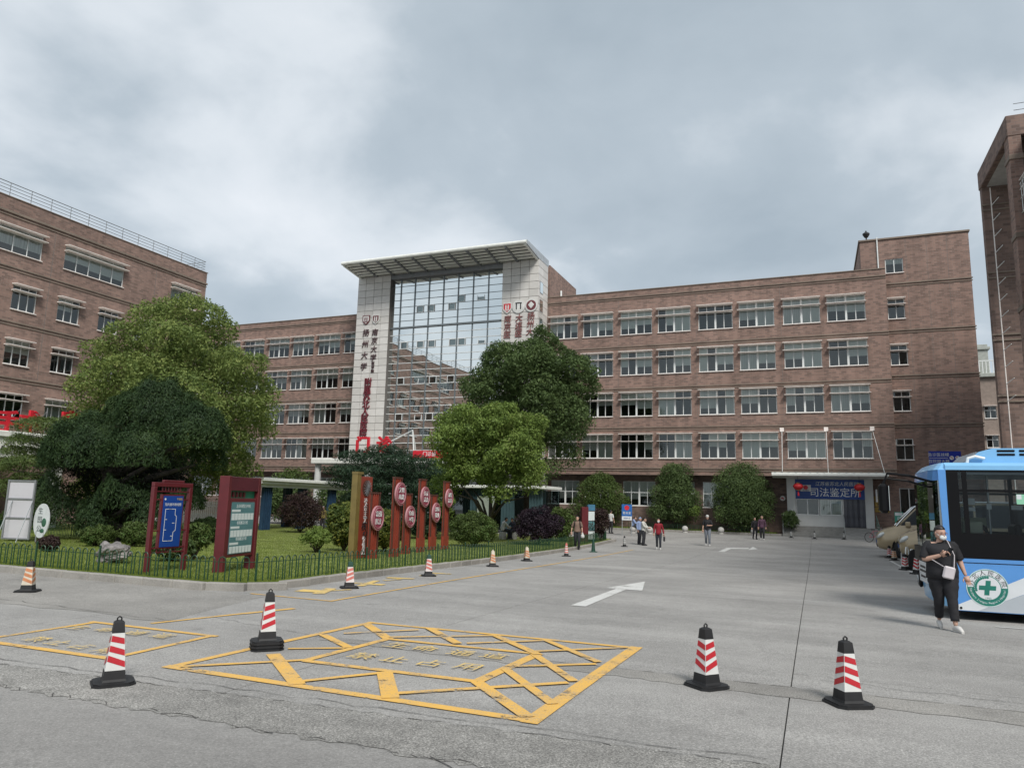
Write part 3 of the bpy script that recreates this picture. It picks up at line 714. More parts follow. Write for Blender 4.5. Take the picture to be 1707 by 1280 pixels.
for i in range(5):
    mb = MB(); z = gz(60.5)+.15*i; mb.bbox(-2.35, 2.0, -1.65+.30*i, .0 if i == 4 else -1.65+.30*(i+1)+.02, z-.02, z+.15, .01); mb.build('step', STEP, R)
mb = MB(); mb.prism([(-2.6, -.25), (-2.6, -.19), (-.2, .53), (0.0, .53), (0.0, -.25)], 'x', 2.02, 4.3); mb.build('ramp', STEP, R)
cn = MB(); cn.prism([(-2.0, 4.36), (-2.0, 4.50), (-1.9, 4.60), (-.001, 4.60), (-.001, 4.24), (-.3, 4.22)], 'x', -2.98, 5.1); cn = cn.build('entrance_canopy', CANOPY_W, R)
mb = MB()
for i in range(16): mb.box(-2.75+.5*i, -2.67+.5*i, -1.96, -1.75, 4.601, 4.66)
mb.build('canopy_bracket', GREYM, cn)
for x in (-2.2, 1.05, 4.3):
    mb = MB(); mb.tube([(x, -.02, 8.02), (x+.55*(x > 2), -1.8, 4.6)], .022, 6); mb.build('tie_rod', WHITE, R)
    mb = MB(); mb.bbox(x-.16, x+.16, -.08, 0, 7.9, 8.22, .02); mb.build('anchor_plate', SHADE, R)
mb = MB(); mb.box(4.3, 4.42, -.05, 0, 2.5, 3.45); mb.build('name_plate', WHITE, R)
PLQ = pm('brass_plaque', (0.36, 0.24, 0.06), 0.4, 0.4)
for i in range(3):
    mb = MB(); mb.bbox(4.25, 5.25, .93, .995, 1.75+.42*i, 2.12+.42*i, .012); mb.build('plaque', PLQ, R)
    text('司法鉴定', .16, BLACK, R, (4.75, .922, 1.93+.42*i))
mb = MB(); mb.lathe([(.20, -.02), (.20, .02)], 20); me = mb.mesh('round_sign', pm('sign_white', (.6, .58, .55), .5)); me.transform(Matrix.Rotation(PI/2, 4, 'X'))
o = link('round_sign', me, R, (-2.35, .9, 2.66)); 
mb = MB(); mb.prism([(-.12, .02), (-.02, .12), (-.02, .05), (.08, .05), (.08, -.1), (.02, -.1), (.02, -.01), (-.02, -.01), (-.02, -.07)], 'y', -.03, -.022); mb.build('arrow', RED_L, o)
# --- stair block
B = thing('stair_block', 'tall brick stair block with few windows at the right end of the long wing', 'building', (0, 63, 0))
bw = [(5.95, 7.15, 16.80, 18.42), (5.95, 7.15, 13.10, 14.70), (5.95, 7.15, 9.48, 11.04), (5.95, 7.15, 5.74, 7.36), (5.95, 7.22, 20.55, 21.72), (6.0, 7.3, 1.7, 3.6)]
mb = MB(); wall_cells(mb, 4.2, 11.8, -.4, 23.35, bw, .3)
mb.quad((11.8,0,-.4),(11.8,10,-.4),(11.8,10,23.35),(11.8,0,23.35)); mb.quad((4.2,10,-.4),(4.2,0,-.4),(4.2,0,23.35),(4.2,10,23.35)); mb.quad((11.8,10,-.4),(4.2,10,-.4),(4.2,10,23.35),(11.8,10,23.35))
mb.build('wall', BRICK, B)
mb = MB(); mb.box(4.22, 11.78, .02, 9.9, 23.2, 23.3); mb.build('roof', ROOFING, B)
mb = MB(); mb.bbox(4.1, 11.9, -.10, 10.1, 23.351, 23.50, .02); mb.build('parapet_cap', BAND, B)
mb = MB(); mb.quad((4.3,1.6,0),(11.7,1.6,0),(11.7,1.6,23),(4.3,1.6,23)); mb.build('interior_wall', DARKROOM, B)
courses(B, 5.86, 11.87, [8.45, 12.25, 15.85, 19.66])
for i, (a, b, z0, z1) in enumerate(bw): window(B, a, z0, b-a, z1-z0, round((z1-z0)*.68, 2) if i < 4 else None, 2, shades=(i < 3, i < 4), blind=.3)
mb = MB()
for x in (7.45, 8.9, 10.3):
    for z0, z1 in ((8.6, 12.0), (12.4, 15.6), (16, 19.4), (19.8, 23.3)): mb.box(x, x+.02, -.004, .01, z0, z1)
mb.build('wall_joint', STONE_J, B)
mb = MB(); mb.tube([(5.45, -.06, 20.3), (5.45, -.06, 23.6)], .05, 8); mb.build('conduit', WHITE, B)
mb = MB(); mb.lathe([(.05, 23.5), (.05, 23.85), (.16, 23.95), (.27, 24.15), (.27, 24.25), (.10, 24.36), (.03, 24.5), (0, 24.5)], 14, (4.75, .6, 0)); mb.build('roof_vent', BLACK, B)
# --- red lanterns hang under the canopy
LAN = pm('lantern_silk', (0.50, 0.02, 0.025), 0.55, var=0.25, vscale=4, streak=(20, 20, .2))
def lantern(x, lab):
    r = thing('red_lantern', lab, 'lantern', (x, 60.7, 3.55), 0, 'red lanterns under the entrance canopy')
    mb = MB(); mb.smooth = True; mb.lathe([(.12, -.26), (.26, -.2), (.37, -.05), (.38, .06), (.27, .2), (.12, .26)], 20); mb.build('lantern_body', LAN, r)
    mb = MB(); mb.lathe([(.13, .255), (.13, .30)], 14); mb.lathe([(.13, -.30), (.13, -.255)], 14); mb.build('lantern_rim', GOLD, r)
    mb = MB(); mb.tube([(0, 0, .3), (0, 0, .78)], .012, 5); mb.build('cord', BLACK, r)
    mb = MB(); mb.lathe([(.02, -.3), (.05, -.38), (.07, -.7), (.0, -.7)], 8); mb.build('tassel', RED_L, r)
lantern(-1.12, 'red silk lantern over the logo card end of the blue banner')
lantern(3.15, 'red silk lantern hanging over the strip curtain doorway')
def rail(name, lab, pts, h=.95, sp=.22, mat=None, loc_group=None):
    r = thing(name, lab, 'railing', (0, 0, 0)); mb = MB()
    mb.tube([(x, y, z+h) for x, y, z in pts], .025, 8); mb.build('handrail', mat or STEEL, r)
    for (x, y, z) in pts:
        mb = MB(); mb.tube([(x, y, z-.02), (x, y, z+h-.01)], .02, 6); mb.build('post', mat or STEEL, r)
    mb = MB(); mb.tube([(x, y, z+.5*h) for x, y, z in pts], .014, 6); mb.build('rail', mat or STEEL, r)
rail('stair_rail', 'steel handrail at the left end of the entrance steps', [(-2.3, 60.4, -.05), (-2.3, 61.2, .4), (-2.3, 61.9, .55)])
rail('stair_rail', 'steel handrail between the entrance steps and the ramp', [(2.01, 60.4, -.05), (2.01, 61.2, .4), (2.01, 61.9, .55)])
rail('ramp_rail', 'green metal railing along the outer side of the ramp', [(4.25, 59.4, -.19), (4.25, 60.6, .17), (4.25, 61.8, .53)], mat=pm('dull_green', (.12, .2, .17), .5))

# --- glass entrance tower
m, t, b = new_mat('tower_stone'); b.inputs['Roughness'].default_value = 0.5
oi = nd(t, 'ShaderNodeObjectInfo'); r = nd(t, 'ShaderNodeValToRGB'); r.color_ramp.elements[0].color = (.60, .58, .55, 1); r.color_ramp.elements[1].color = (.72, .70, .67, 1)
t.links.new(oi.outputs['Random'], r.inputs[0])
tcn = nd(t, 'ShaderNodeTexCoord'); no = nd(t, 'ShaderNodeTexNoise'); no.inputs['Scale'].default_value = 1.6; no.inputs['Detail'].default_value = 6; t.links.new(tcn.outputs['Object'], no.inputs['Vector'])
x_ = nd(t, 'ShaderNodeMix', data_type='RGBA', blend_type='MULTIPLY'); x_.inputs[0].default_value = .25; t.links.new(r.outputs[0], x_.inputs[6]); t.links.new(no.outputs['Fac'], x_.inputs[7]); t.links.new(x_.outputs[2], b.inputs['Base Color'])
TSTONE = m
T = thing('entrance_tower', 'pale stone and glass entrance tower with louvred canopy and red lettering', 'building', (-32, 59.5, 0))
PX0, PX1, GX0, GX1 = -9.62, 9.68, -5.85, 6.15; RZ = 0.70; Z0t = 4.1
mb = MB(); mb.box(PX0, GX0, .02, 2.5, -.4, 23.7); mb.box(GX1, PX1-.02, .02, 2.5, -.4, 23.7); mb.box(GX0, GX1, .75, 2.5, 23.2, 23.7); mb.box(PX0, PX1, 2.5, 11, -.4, 5); mb.box(PX0, GX1, 2.51, 11, 22.9, 23.68)
mb.build('core_wall', STONE_J, T)
pw = (GX0-PX0)/4
mb = MB(); mb.bbox(.018, pw-.018, 0, .05, .018, RZ-.018, .006); pnl = mb.mesh('stone_panel', TSTONE)
pw2 = (PX1-GX1)/4
mb = MB(); mb.bbox(.018, pw2-.018, 0, .05, .018, RZ-.018, .006); pnl2 = mb.mesh('stone_panel', TSTONE)
sw = 1.25
mb = MB(); mb.bbox(.018, sw-.018, 0, .05, .018, RZ-.018, .006); pnl3 = mb.mesh('stone_panel', TSTONE)
for j in range(28):
    z = Z0t+RZ*j
    for i in range(4):
        link('stone_panel', pnl, T, (PX0+pw*i, -.03, z)); link('stone_panel', pnl2, T, (GX1+pw2*i, -.03, z))
    for i in range(2):
        if j in (22, 23, 20, 21, 14, 15, 17, 18) and i == 0 and False: continue
        link('stone_panel', pnl3, T, (PX1+.03, sw*i, z), PI/2)
for z in (20.6, 18.9, 17.2, 15.4):
    o = MB(); o.box(0, .8, -.02, .02, 0, 1.1); o = o.build('side_window', GREYM, T, (PX1+.035, .35, z), PI/2)
    q = MB(); q.quad((.05,-.025,.05),(.75,-.025,.05),(.75,-.025,1.05),(.05,-.025,1.05)); q.build('pane', MIRROR, o)
cols = [GX0] + [GX0+.98+i*(GX1-GX0-.98)/7 for i in range(8)]
nrow = 28; Zg = 4.3
mul = pm('mullion', (0.16, 0.18, 0.19), 0.4, 0.4); mulw = pm('mullion_light', (0.66, 0.68, 0.68), 0.5)
GY = .45
for i in range(8):
    w = cols[i+1]-cols[i]; q = MB(); q.quad((.02,0,.02),(w-.02,0,.02),(w-.02,0,RZ-.02),(.02,0,RZ-.02)); me = q.mesh('pane', MIRROR)
    for j in range(nrow-1):
        o = link('pane', me, T, (cols[i], GY, Zg+RZ*j)); o.rotation_euler = (rw.uniform(-.006, .006), 0, rw.uniform(-.006, .006))
for x in cols[1:]:
    mb = MB(); mb.box(x-.035, x+.035, GY-.10, GY+.04, Zg, Zg+RZ*nrow-.7); mb.build('mullion', mul, T)
for j in range(nrow):
    mb = MB(); z = Zg+RZ*j; big = j == 20
    mb.box(GX0, GX1, GY-(.16 if big else .055), GY+.03, z-(.08 if big else .015 if j > 19 else .026), z+(.08 if big else .015 if j > 19 else .026)); mb.build('transom', mul if j > 19 else mulw, T)
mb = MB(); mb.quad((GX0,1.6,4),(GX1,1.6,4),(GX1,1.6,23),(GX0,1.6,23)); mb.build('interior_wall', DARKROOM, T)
mb = MB(); mb.box(GX0, GX1, .05, .5, 23.22, 23.69); mb.build('head_beam', GREYM, T)
VW = MB(); VW.box(0,.76,-.03,.02,0,.05); VW.box(0,.76,-.03,.02,.64,.69); VW.box(0,.05,-.029,.02,.05,.64); VW.box(.71,.76,-.029,.02,.05,.64); vwm = VW.mesh('vent_window', mulw)
q = MB(); q.quad((.05,0,.05),(.71,0,.05),(.71,0,.64),(.05,0,.64)); vpm = q.mesh('pane', GLASS_D)
for (px, py) in ((701,511),(719,509),(754,505),(769,503),(802,500),(674,577),(701,573),(720,572),(755,570),(770,569),(803,566),(668,637),(703,633),(722,632),(752,629),(665,697),(697,694),(716,692)):
    p = onY(px, py, 59.5+GY); j = round((p.z-Zg-.35)/RZ)
    o = link('vent_window', vwm, T, (p.x+32-.38, GY-.06, Zg+RZ*j)); o.rotation_euler = (rw.choice([0, 0, -.16]), 0, 0); link('pane', vpm, o)
# louvred canopy
cz0, cz1, yF = 23.78, 24.22, -3.1
cp = thing('canopy_tmp', None, None); bpy.data.objects.remove(cp)
for i in range(11):
    x = PX0+.3+(PX1-PX0-.45)*i/10; mb = MB(); mb.prism([(-.02, cz0-.22), (yF, cz1-.26), (yF, cz1+.06), (-.02, cz0+.16)], 'x', x-.09, x+.09); mb.build('canopy_rib', CANOPY_W if i in (0, 10) else GREYM, T)
for i in range(5):
    yy_ = -.30-.56*i; zz = cz0+(cz1-cz0)*(-yy_/3.1); mb = MB(); mb.prism([(yy_, zz-.13), (yy_-.34, zz-.08), (yy_-.34, zz-.04), (yy_, zz-.09)], 'x', PX0+.36, PX1-.25); mb.build('canopy_slat', CANOPY_W, T)
mb = MB(); mb.tube([(PX0+.1, yF, cz1), (PX1-.0, yF, cz1)], .17, 10); mb.build('canopy_edge_tube', CANOPY_W, T)
mb = MB(); mb.prism([(yF, cz1-.15), (yF, cz1+.20), (2.6, cz1+.10), (2.6, 23.71), (.0, 23.71)], 'x', PX1-.06, PX1+.04); mb.build('canopy_fascia', STEEL, T)
mb = MB(); mb.box(PX0, PX1-.07, .03, 2.6, 23.71, 24.15); mb.build('canopy_roof', CANOPY_W, T); mb = MB(); mb.prism([(yF, cz1+.07), (0, cz0+.33), (0, cz0+.37), (yF, cz1+.11)], 'x', PX0+.05, PX1-.1); mb.build('canopy_shade_deck', BLACK, T)  # black deck added above the slats, so their gaps look shaded
mb = MB(); mb.box(GX0+.5, PX1-.05, 3.2, 11.5, 20.0, 24.1); mb.build('penthouse', BRICK, T)
mb = MB(); mb.tube([(PX1+.08, 6.2, 19.5), (PX1+.08, 6.2, 22.4)], .10, 8); mb.build('flue', WHITE, T)
MAR2 = pm('faded_maroon', (0.23, 0.09, 0.085), 0.6); MAR = pm('maroon_letter', (0.16, 0.022, 0.035), 0.5); BRZ = pm('bronze_letter', (0.085, 0.045, 0.05), 0.5)
def vtext(s, pts, size, mat_, y=59.46, sx=1.0, shear=0.0, ext=.04):
    for i, ch in enumerate(s):
        f = i/max(1, len(s)-1); px = pts[0][0]+(pts[1][0]-pts[0][0])*f; py = pts[0][1]+(pts[1][1]-pts[0][1])*f
        p = onY(px, py, y); text(ch, size, mat_, T, (p.x+32, p.y-59.5-.04, p.z), ext=ext, sx=sx, shear=shear)
vtext('扬州大学', ((610, 556), (606, 612)), 0.78, BRZ, shear=.12); vtext('南京大学', ((625, 555), (622, 597)), 0.72, BRZ, shear=.12); vtext('医学院', ((622, 606), (621, 619)), .36, BRZ)
vtext('附属苏北人民医院', ((614, 638), (605.5, 724)), 0.88, MAR, ext=.08)
vtext('南京医', ((846, 533), (845, 559)), .74, MAR2, shear=.1); vtext('大连医', ((865, 531), (864, 557)), .74, MAR2, shear=.1); vtext('扬州大', ((885, 528), (883, 554)), .74, MAR2, shear=.1)
def crest(px, py, kind, ring, core, s=.5):
    p = onY(px, py, 59.45); loc = (p.x+32, -.09, p.z)
    if kind == 'shield': out = [(-s, s), (s, s), (s, -.25*s), (.6*s, -.85*s), (0, -1.25*s), (-.6*s, -.85*s), (-s, -.25*s)]
    else: out = [(s*1.2*math.cos(2*PI*i/24), s*1.2*math.sin(2*PI*i/24)) for i in range(24)]
    mb = MB(); mb.prism(out, 'y', -.04, .04); o = mb.build('crest', ring, T, loc)
    mb = MB(); mb.prism([(a*.78, b_*.78) for a, b_ in out], 'y', -.055, -.041); mb.build('crest_field', core[0], o)
    if kind == 'shield': mb = MB(); mb.box(-.42*s, -.12*s, -.07, -.056, -.4*s, .5*s); mb.box(.12*s, .42*s, -.07, -.056, -.4*s, .5*s); mb.box(-.5*s, .5*s, -.07, -.056, -.7*s, -.5*s)
    elif kind == 'gate': mb = MB(); mb.box(-.5*s, -.3*s, -.07, -.056, -.55*s, .5*s); mb.box(.3*s, .5*s, -.07, -.056, -.55*s, .5*s); mb.box(-.6*s, .6*s, -.072, -.0561, .5*s, .68*s)
    else: mb = MB(); mb.prism([(0, -.6*s), (.6*s, .1*s), (0, .7*s), (-.6*s, .1*s)], 'y', -.07, -.056); mb.prism([(0, -.3*s), (.32*s, .1*s), (0, .4*s), (-.32*s, .1*s)], 'y', -.085, -.071)
    mb.build('crest_emblem', core[1], o)
MARD = pm('crest_maroon', (.13, .03, .035), .5); CW = pm('crest_white', (.62, .62, .60), .5)
crest(611, 533, 'shield', MARD, (CW, MARD), .42); crest(627, 532, 'shield', CW, (MARD, CW), .42)
crest(846, 513, 'shield', CW, (RED_L, CW), .45); crest(865, 511, 'gate', CW, (CW, BLACK), .52); crest(886, 509, 'ring', CW, (MARD, CW), .50)
# entrance roof in front of the tower with big red letters
E_ = thing('entrance_porch', 'low flat porch roof with big red letters in front of the glass tower', 'porch', (-32, 54, 0))
mb = MB(); mb.bbox(-9, 7, -1.0, 5.4, 4.75, 5.2, .05); mb.build('porch_roof', CANOPY_W, E_)
for x in (-8.6, -3.4, 1.8, 6.6):
    mb = MB(); mb.lathe([(.28, -.5), (.28, 4.75)], 12, (x, -.4, 0)); mb.build('column', CONCR_W, E_)
text('门', 1.5, RED_L, E_, (-3.53-.2, -.9, 6.25), ext=.10, bold=.03); text('诊', 1.5, RED_L, E_, (-1.39-.2, -.9, 6.25), ext=.10, bold=.03)
mb = MB(); mb.bar((-5.2, -.85, 5.3), (7, -.85, 5.3), .05); mb.bar((-5.2, -.8, 6.4), (-.6, -.8, 6.4), .04); mb.build('letter_frame', GREYM, E_)
mb = MB(); mb.tube([(-.87, -.9, 6.67), (1.12, -.9, 7.55), (1.37, -.9, 5.2)], .07, 7); mb.tube([(1.12, -.9, 7.55), (.8, .6, 5.2)], .05, 7); mb.build('strut', WHITE, E_)
o = MB(); o.box(1.35, 4.6, -1.1, -1.04, 5.22, 5.85); o = o.build('led_banner', RED_L, E_); text('门诊部', .42, WTX, o, (2.9, -1.11, 5.53))

# --- left building
LB = thing('surgery_building', 'five storey brick building with roof railing at the left edge', 'building', (-48, 0, 0), PI/2)
Lw = [(30.15, 31.8), (33.3, 34.95), (36.45, 38.1), (39.6, 41.25), (42.75, 44.4), (27.0, 28.65), (23.9, 25.5)]
Ltop = [(26.9, 31.75, 5), (33.35, 38.15, 5), (42.6, 45.2, 3)]
ops = [(a, b, z, z+1.64) for a, b in Lw for z in (6.32, 9.86, 13.48)]+[(a, b, 17.18, 18.84) for a, b, c in Ltop]
mb = MB(); wall_cells(mb, 14, 46.17, -.5, 20.75, ops, .3)
mb.quad((46.17,0,-.5),(46.17,14,-.5),(46.17,14,20.75),(46.17,0,20.75)); mb.quad((14,14,-.5),(14,0,-.5),(14,0,20.75),(14,14,20.75)); mb.quad((46.17,14,-.5),(14,14,-.5),(14,14,20.75),(46.17,14,20.75))
mb.build('wall', BRICK, LB)
mb = MB(); mb.box(14.02, 46.15, .02, 13.9, 20.55, 20.65); mb.build('roof', ROOFING, LB)
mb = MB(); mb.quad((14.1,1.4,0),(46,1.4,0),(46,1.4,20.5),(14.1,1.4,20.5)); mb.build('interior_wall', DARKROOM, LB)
courses(LB, 14, 46.24, [9.0, 12.62, 16.2]); 
mb = MB(); mb.bbox(14, 46.25, -.10, 0, 19.70, 19.86, .02); mb.bbox(14, 46.23, -.06, 0, 19.50, 19.58, .02); mb.build('cornice', BAND, LB)
mb = MB(); mb.bbox(14, 46.25, -.05, .3, 20.751, 20.82, .015); mb.build('parapet_cap', BAND, LB)
for a, b in Lw:
    for z in (6.32, 9.86, 13.48): window(LB, a, z, b-a, 1.64, 1.22, 3, blind=.55)
for a, b, c in Ltop: window(LB, a, 17.18, b-a, 1.66, 1.26, c, blind=.55)
mb = MB()
for u in (32.5, 41.0, 43.6): mb.box(u, u+.03, -.004, .01, 9.1, 19.4)
mb.build('wall_joint', STONE_J, LB)
mb = MB(); mb.tube([(0, 0, 0), (0, 0, .92)], .022, 6); pmh = mb.mesh('railing_post', GREYM)
for i in range(22): link('railing_post', pmh, LB, (15+1.42*i, .12, 20.82))
for h in (.25, .48, .70, .92):
    mb = MB(); mb.tube([(14.5, .12, 20.82+h), (46.0, .12, 20.82+h), (46.0, 3, 20.82+h)], .02 if h < .9 else .028, 6); mb.build('railing_bar', GREYM, LB)
# its entrance porch: pale fascia with a dark character, red letters standing on the roof
PO = thing('side_porch', 'grey porch of the left building with red letters standing on its roof', 'porch', (-40.5, 26.5, 0), PI/2)
mb = MB(); mb.bbox(-7, 3.2, -.6, 7.3, 4.6, 4.95, .05); mb.bbox(-7, 3.0, -.45, 7.2, 3.5, 4.598, .02); mb.build('porch_roof', CANOPY_W, PO)
for u in (-5, -1.2, 2.6):
    mb = MB(); mb.box(u-.3, u+.3, -.3, .3, -.6, 3.5); mb.build('column', CONCR_W, PO)
for ch, px in (('心', 8), ('中', -30)):
    q_ = onX(px, 747, -40.05); text(ch, .5, BLACK, PO, (q_.y-26.5, -.48, 4.05), ext=.02)
for ch, px in (('手', 12), ('术', 50), ('室', 118)):
    q_ = onX(px, 705, -40.3); text(ch, 1.25, RED_L, PO, (q_.y-26.5, -.2, q_.z), ext=.09, bold=.03)
mb = MB()
for u in (.2, 1.7, 3.2): mb.tube([(u, -.1, 4.95), (u, -.1, 6.5)], .03, 6); mb.tube([(u, -.1, 6.3), (u, 1.5, 4.95)], .02, 6)
mb.tube([(3.4, -.1, 6.6), (7.0, -.1, 4.9)], .05, 6); mb.build('letter_frame', GREYM, PO)

# --- right building: stair tower, roof slab on a pier, side wall
RB = thing('portal_building', 'tall dark brick building with projecting roof slab at the right edge', 'building', (9.78, 47.7, 0))
mb = MB(); mb.quad((0,0,-.4),(14,0,-.4),(14,0,20.7),(0,0,20.7)); mb.quad((0,.5,-.4),(0,0,-.4),(0,0,20.7),(0,.5,20.7)); mb.quad((3.2,.5,-.4),(0,.5,-.4),(0,.5,20.7),(3.2,.5,20.7)); mb.quad((3.2,9,-.4),(3.2,.5,-.4),(3.2,.5,20.7),(3.2,9,20.7)); mb.quad((14,9,-.4),(3.2,9,-.4),(3.2,9,20.7),(14,9,20.7))
mb.build('wall', BRICK_D, RB)
for z in (8.35, 11.85, 15.5, 19.6):
    for d in (0, .32):
        mb = MB(); mb.bbox(-.08, 14, -.08, 0, z-.05-d, z+.05-d, .015); mb.build('string_course', BAND, RB)
mb = MB(); mb.bbox(-.05, 14, -6.45, .55, 20.72, 21.85, .04); mb.build('roof_slab', BRICK_D, RB)
mb = MB(); mb.quad((.25, -6.1, 20.712), (.25, -.02, 20.712), (14, -.02, 20.712), (14, -6.1, 20.712)); mb.build('soffit', SOFFIT, RB)
mb = MB(); mb.box(.0, .55, -6.44, -5.6, -.4, 20.71); mb.build('pier', BRICK, RB)
for z in (8.35, 11.85, 15.5, 19.6): mb = MB(); mb.bbox(-.05, .6, -6.50, -5.55, z-.15, z+.12, .02); mb.build('pier_band', BAND, RB)
ops = [(.7+3.0*i, 2.6+3.0*i, z, z+1.7) for i in range(6) for z in (2.3, 5.8, 9.4, 13.0, 16.6)]
W_ = thing('tmp', None, None); bpy.data.objects.remove(W_)
mb = MB(); wall_cells(mb, 0, 30, -.4, 20.7, ops, .3); sw_ = mb.build('side_wall', BRICK, RB, (.75, -5.6, 0), -PI/2)
for i in range(2):
    for z in (9.4, 13.0, 16.6):
        a, b_, z0 = .7+3.0*i, 2.6+3.0*i, z
        o = window(RB, 0, 0, 1.9, 1.7, 1.2, 3, blind=.5); o.location = (.85, -5.6-a, z0); o.rotation_euler = (0, 0, -PI/2)
        mb = MB()
        for k in range(6): mb.tube([(.05+.36*k, -.55, -.05), (.05+.36*k, -.55, 1.5), (.05+.36*k, -.05, 1.95)], .018, 5)
        for zz in (.0, .75, 1.5): mb.tube([(0, -.55, zz), (1.9, -.55, zz)], .018, 5); mb.tube([(0, -.55, zz), (0, -.1, zz)], .018, 5)
        mb.build('window_grille', WHITE, o)
mb = MB(); mb.quad((2.2,-36,0),(2.2,-5.7,0),(2.2,-5.7,20.6),(2.2,-36,20.6)); mb.build('interior_wall', DARKROOM, RB)
mb = MB(); mb.tube([(.35, -.35, 1), (.35, -.35, 20.5)], .028, 7); mb.build('drain_pipe', SHADE, RB)
mb = MB()
for k in range(13): z = 8+.95*k; mb.tube([(.30, -.5, z), (.62, -5.5, z+.9)], .02, 4) if False else mb.tube([(.32, -.35, z), (.60, -.95, z+.25)], .02, 5)
mb.build('pipe_bracket', WHITE, RB)
mb = MB()
for k in range(7): mb.tube([(1+1.4*k, -6.2, 21.85), (1+1.4*k, -6.2, 22.55)], .02, 5)
for h in (.35, .7): mb.tube([(.4, -6.2, 21.85+h), (13, -6.2, 21.85+h)], .018, 5)
mb.build('roof_railing', GREYM, RB)
# --- far building glimpsed in the gap
FB = thing('far_building', 'distant pale brown building glimpsed in the gap between brick blocks', 'building', (14, 90, 0))
mb = MB(); ops = [(3.05, 4.15, z, z+1.25) for z in (2.3, 5.5, 8.6, 11.7, 13.2+1.3)]
wall_cells(mb, 0, 20, -.4, 16.2, [(3.05, 4.15, z, z+1.3) for z in (5.6, 8.7, 11.8)], .25); mb.build('wall', pm('far_render', (.25, .20, .17), .8, var=.15), FB)
for z in (5.6, 8.7, 11.8): window(FB, 3.05, z, 1.1, 1.3, .85, 2, shades=(1, 0), blind=.2)
mb = MB(); mb.quad((.1,1.2,0),(19,1.2,0),(19,1.2,16),(.1,1.2,16)); mb.build('interior_wall', DARKROOM, FB)
mb = MB(); mb.bbox(-.3, 20, -.4, 8, 16.2, 16.6, .03); mb.bbox(0, 4.0, 1, 8, 16.6, 20.0, .03); mb.bbox(-.2, 4.2, .8, 8, 19.4, 19.7, .03); mb.build('roof', pm('far_roof', (.34, .36, .33), .7, var=.15), FB)
mb = MB()
for i in range(14): mb.box(1.2+.32*i, 1.28+.32*i, -.3, -.22, 16.6, 17.9)
mb.box(1.1, 6, -.32, -.2, 17.9, 18.0); mb.build('balustrade', WHITE, FB)
# ================================================================== vegetation
def nrm(a): return a/np.maximum(np.linalg.norm(a, axis=1, keepdims=True), 1e-6)
def leaf_cloud(name, lobes, n, L_, W_, mat, seed, droop=0.25, up=0.35, inner=0.15, reject=0.62, shell=(0.72, 1.06), jitter=0.75, zmin=None, dome=False):
    g = np.random.default_rng(seed); lb = np.array(lobes, float)
    area = (lb[:, 3]*lb[:, 4]*lb[:, 5])**(2/3); pr = area/area.sum()
    k = g.choice(len(lb), int(n*1.9), p=pr)
    d = nrm(g.normal(size=(len(k), 3)) + np.array([0, 0, up]))
    if dome: d[:, 2] = np.where(d[:, 2] < -.18, np.abs(d[:, 2]), d[:, 2])
    rad = g.uniform(shell[0], shell[1], len(k)); ins = g.random(len(k)) < inner; rad[ins] = g.uniform(0.25, 0.8, ins.sum())
    rad *= 1 + 0.10*np.sin(d[:, 0]*9+k*1.7)*np.sin(d[:, 1]*8+k)*1.0
    p = lb[k, :3] + d*lb[k, 3:6]*rad[:, None]
    keep = np.ones(len(k), bool)
    for i in range(len(lb)):
        q = (p-lb[i, :3])/lb[i, 3:6]
        keep &= ~((np.einsum('ij,ij->i', q, q) < reject**2) & (k != i) & ~ins)
    if zmin is not None: keep &= p[:, 2] > zmin
    p, d, k = p[keep][:n], d[keep][:n], k[keep][:n]; m = len(p)
    out = nrm(d/lb[k, 3:6])
    nn = nrm(out + g.normal(size=(m, 3))*jitter)
    t = g.normal(size=(m, 3))*0.8 + out*0.6 + np.array([0, 0, -droop*2]); t = nrm(t - nn*np.einsum('ij,ij->i', t, nn)[:, None]); s = np.cross(nn, t)
    sc = g.uniform(0.65, 1.25, (m, 1)); l = L_*sc; w = W_*sc
    v = np.empty((m, 4, 3), np.float32)
    v[:, 0] = p - t*l*0.5; v[:, 1] = p + s*w*0.5 - t*l*0.05; v[:, 2] = p + t*l*0.5 - nn*l*0.10; v[:, 3] = p - s*w*0.5 - t*l*0.05
    return fast_mesh(name, v.reshape(-1, 3), np.arange(m*4).reshape(-1, 4), mat)
def lobes_on(c, r, n, size, seed, zlow=-0.75, jit=0.12, core=True, shape=None):
    g = random.Random(seed); out = []
    for i in range(n):
        z = 1-2*(i+.5)/n
        if z < zlow: continue
        a = i*2.39996+g.uniform(-.3, .3); q = math.sqrt(max(0, 1-z*z)); f = shape(z) if shape else 1.0
        rr_ = 0.78+g.uniform(-jit, jit); s = size*g.uniform(0.75, 1.3)
        out.append((c[0]+r[0]*rr_*q*f*math.cos(a), c[1]+r[1]*rr_*q*f*math.sin(a), c[2]+r[2]*rr_*z, s, s, s*0.85))
    if core: out.append((c[0], c[1], c[2], r[0]*.62, r[1]*.62, r[2]*.66))
    return out
def sublobes(lobs, k, f, seed):
    # each big clump carries smaller clumps, so the crown reads as tufts with dark folds between
    g = random.Random(seed); out = []
    for (x, y, z, a, b, c) in lobs:
        out.append((x, y, z, a*.8, b*.8, c*.8))
        for i in range(k):
            t = 2*PI*(i/k)+g.uniform(-.5, .5); u = g.uniform(-.35, .95); q = math.sqrt(1-u*u); s = f*g.uniform(.65, 1.2)
            out.append((x+a*.78*q*math.cos(t), y+b*.78*q*math.sin(t), z+c*.78*u, a*s, b*s, c*s*.8))
    return out
BARK = pm('bark', (0.060, 0.050, 0.040), 0.95, var=0.4, vscale=6, bump=0.6, bscale=18, streak=(8, 8, 1))
BARK_D = pm('dark_bark', (0.040, 0.034, 0.030), 0.95, var=0.45, vscale=5, bump=0.8, bscale=14)
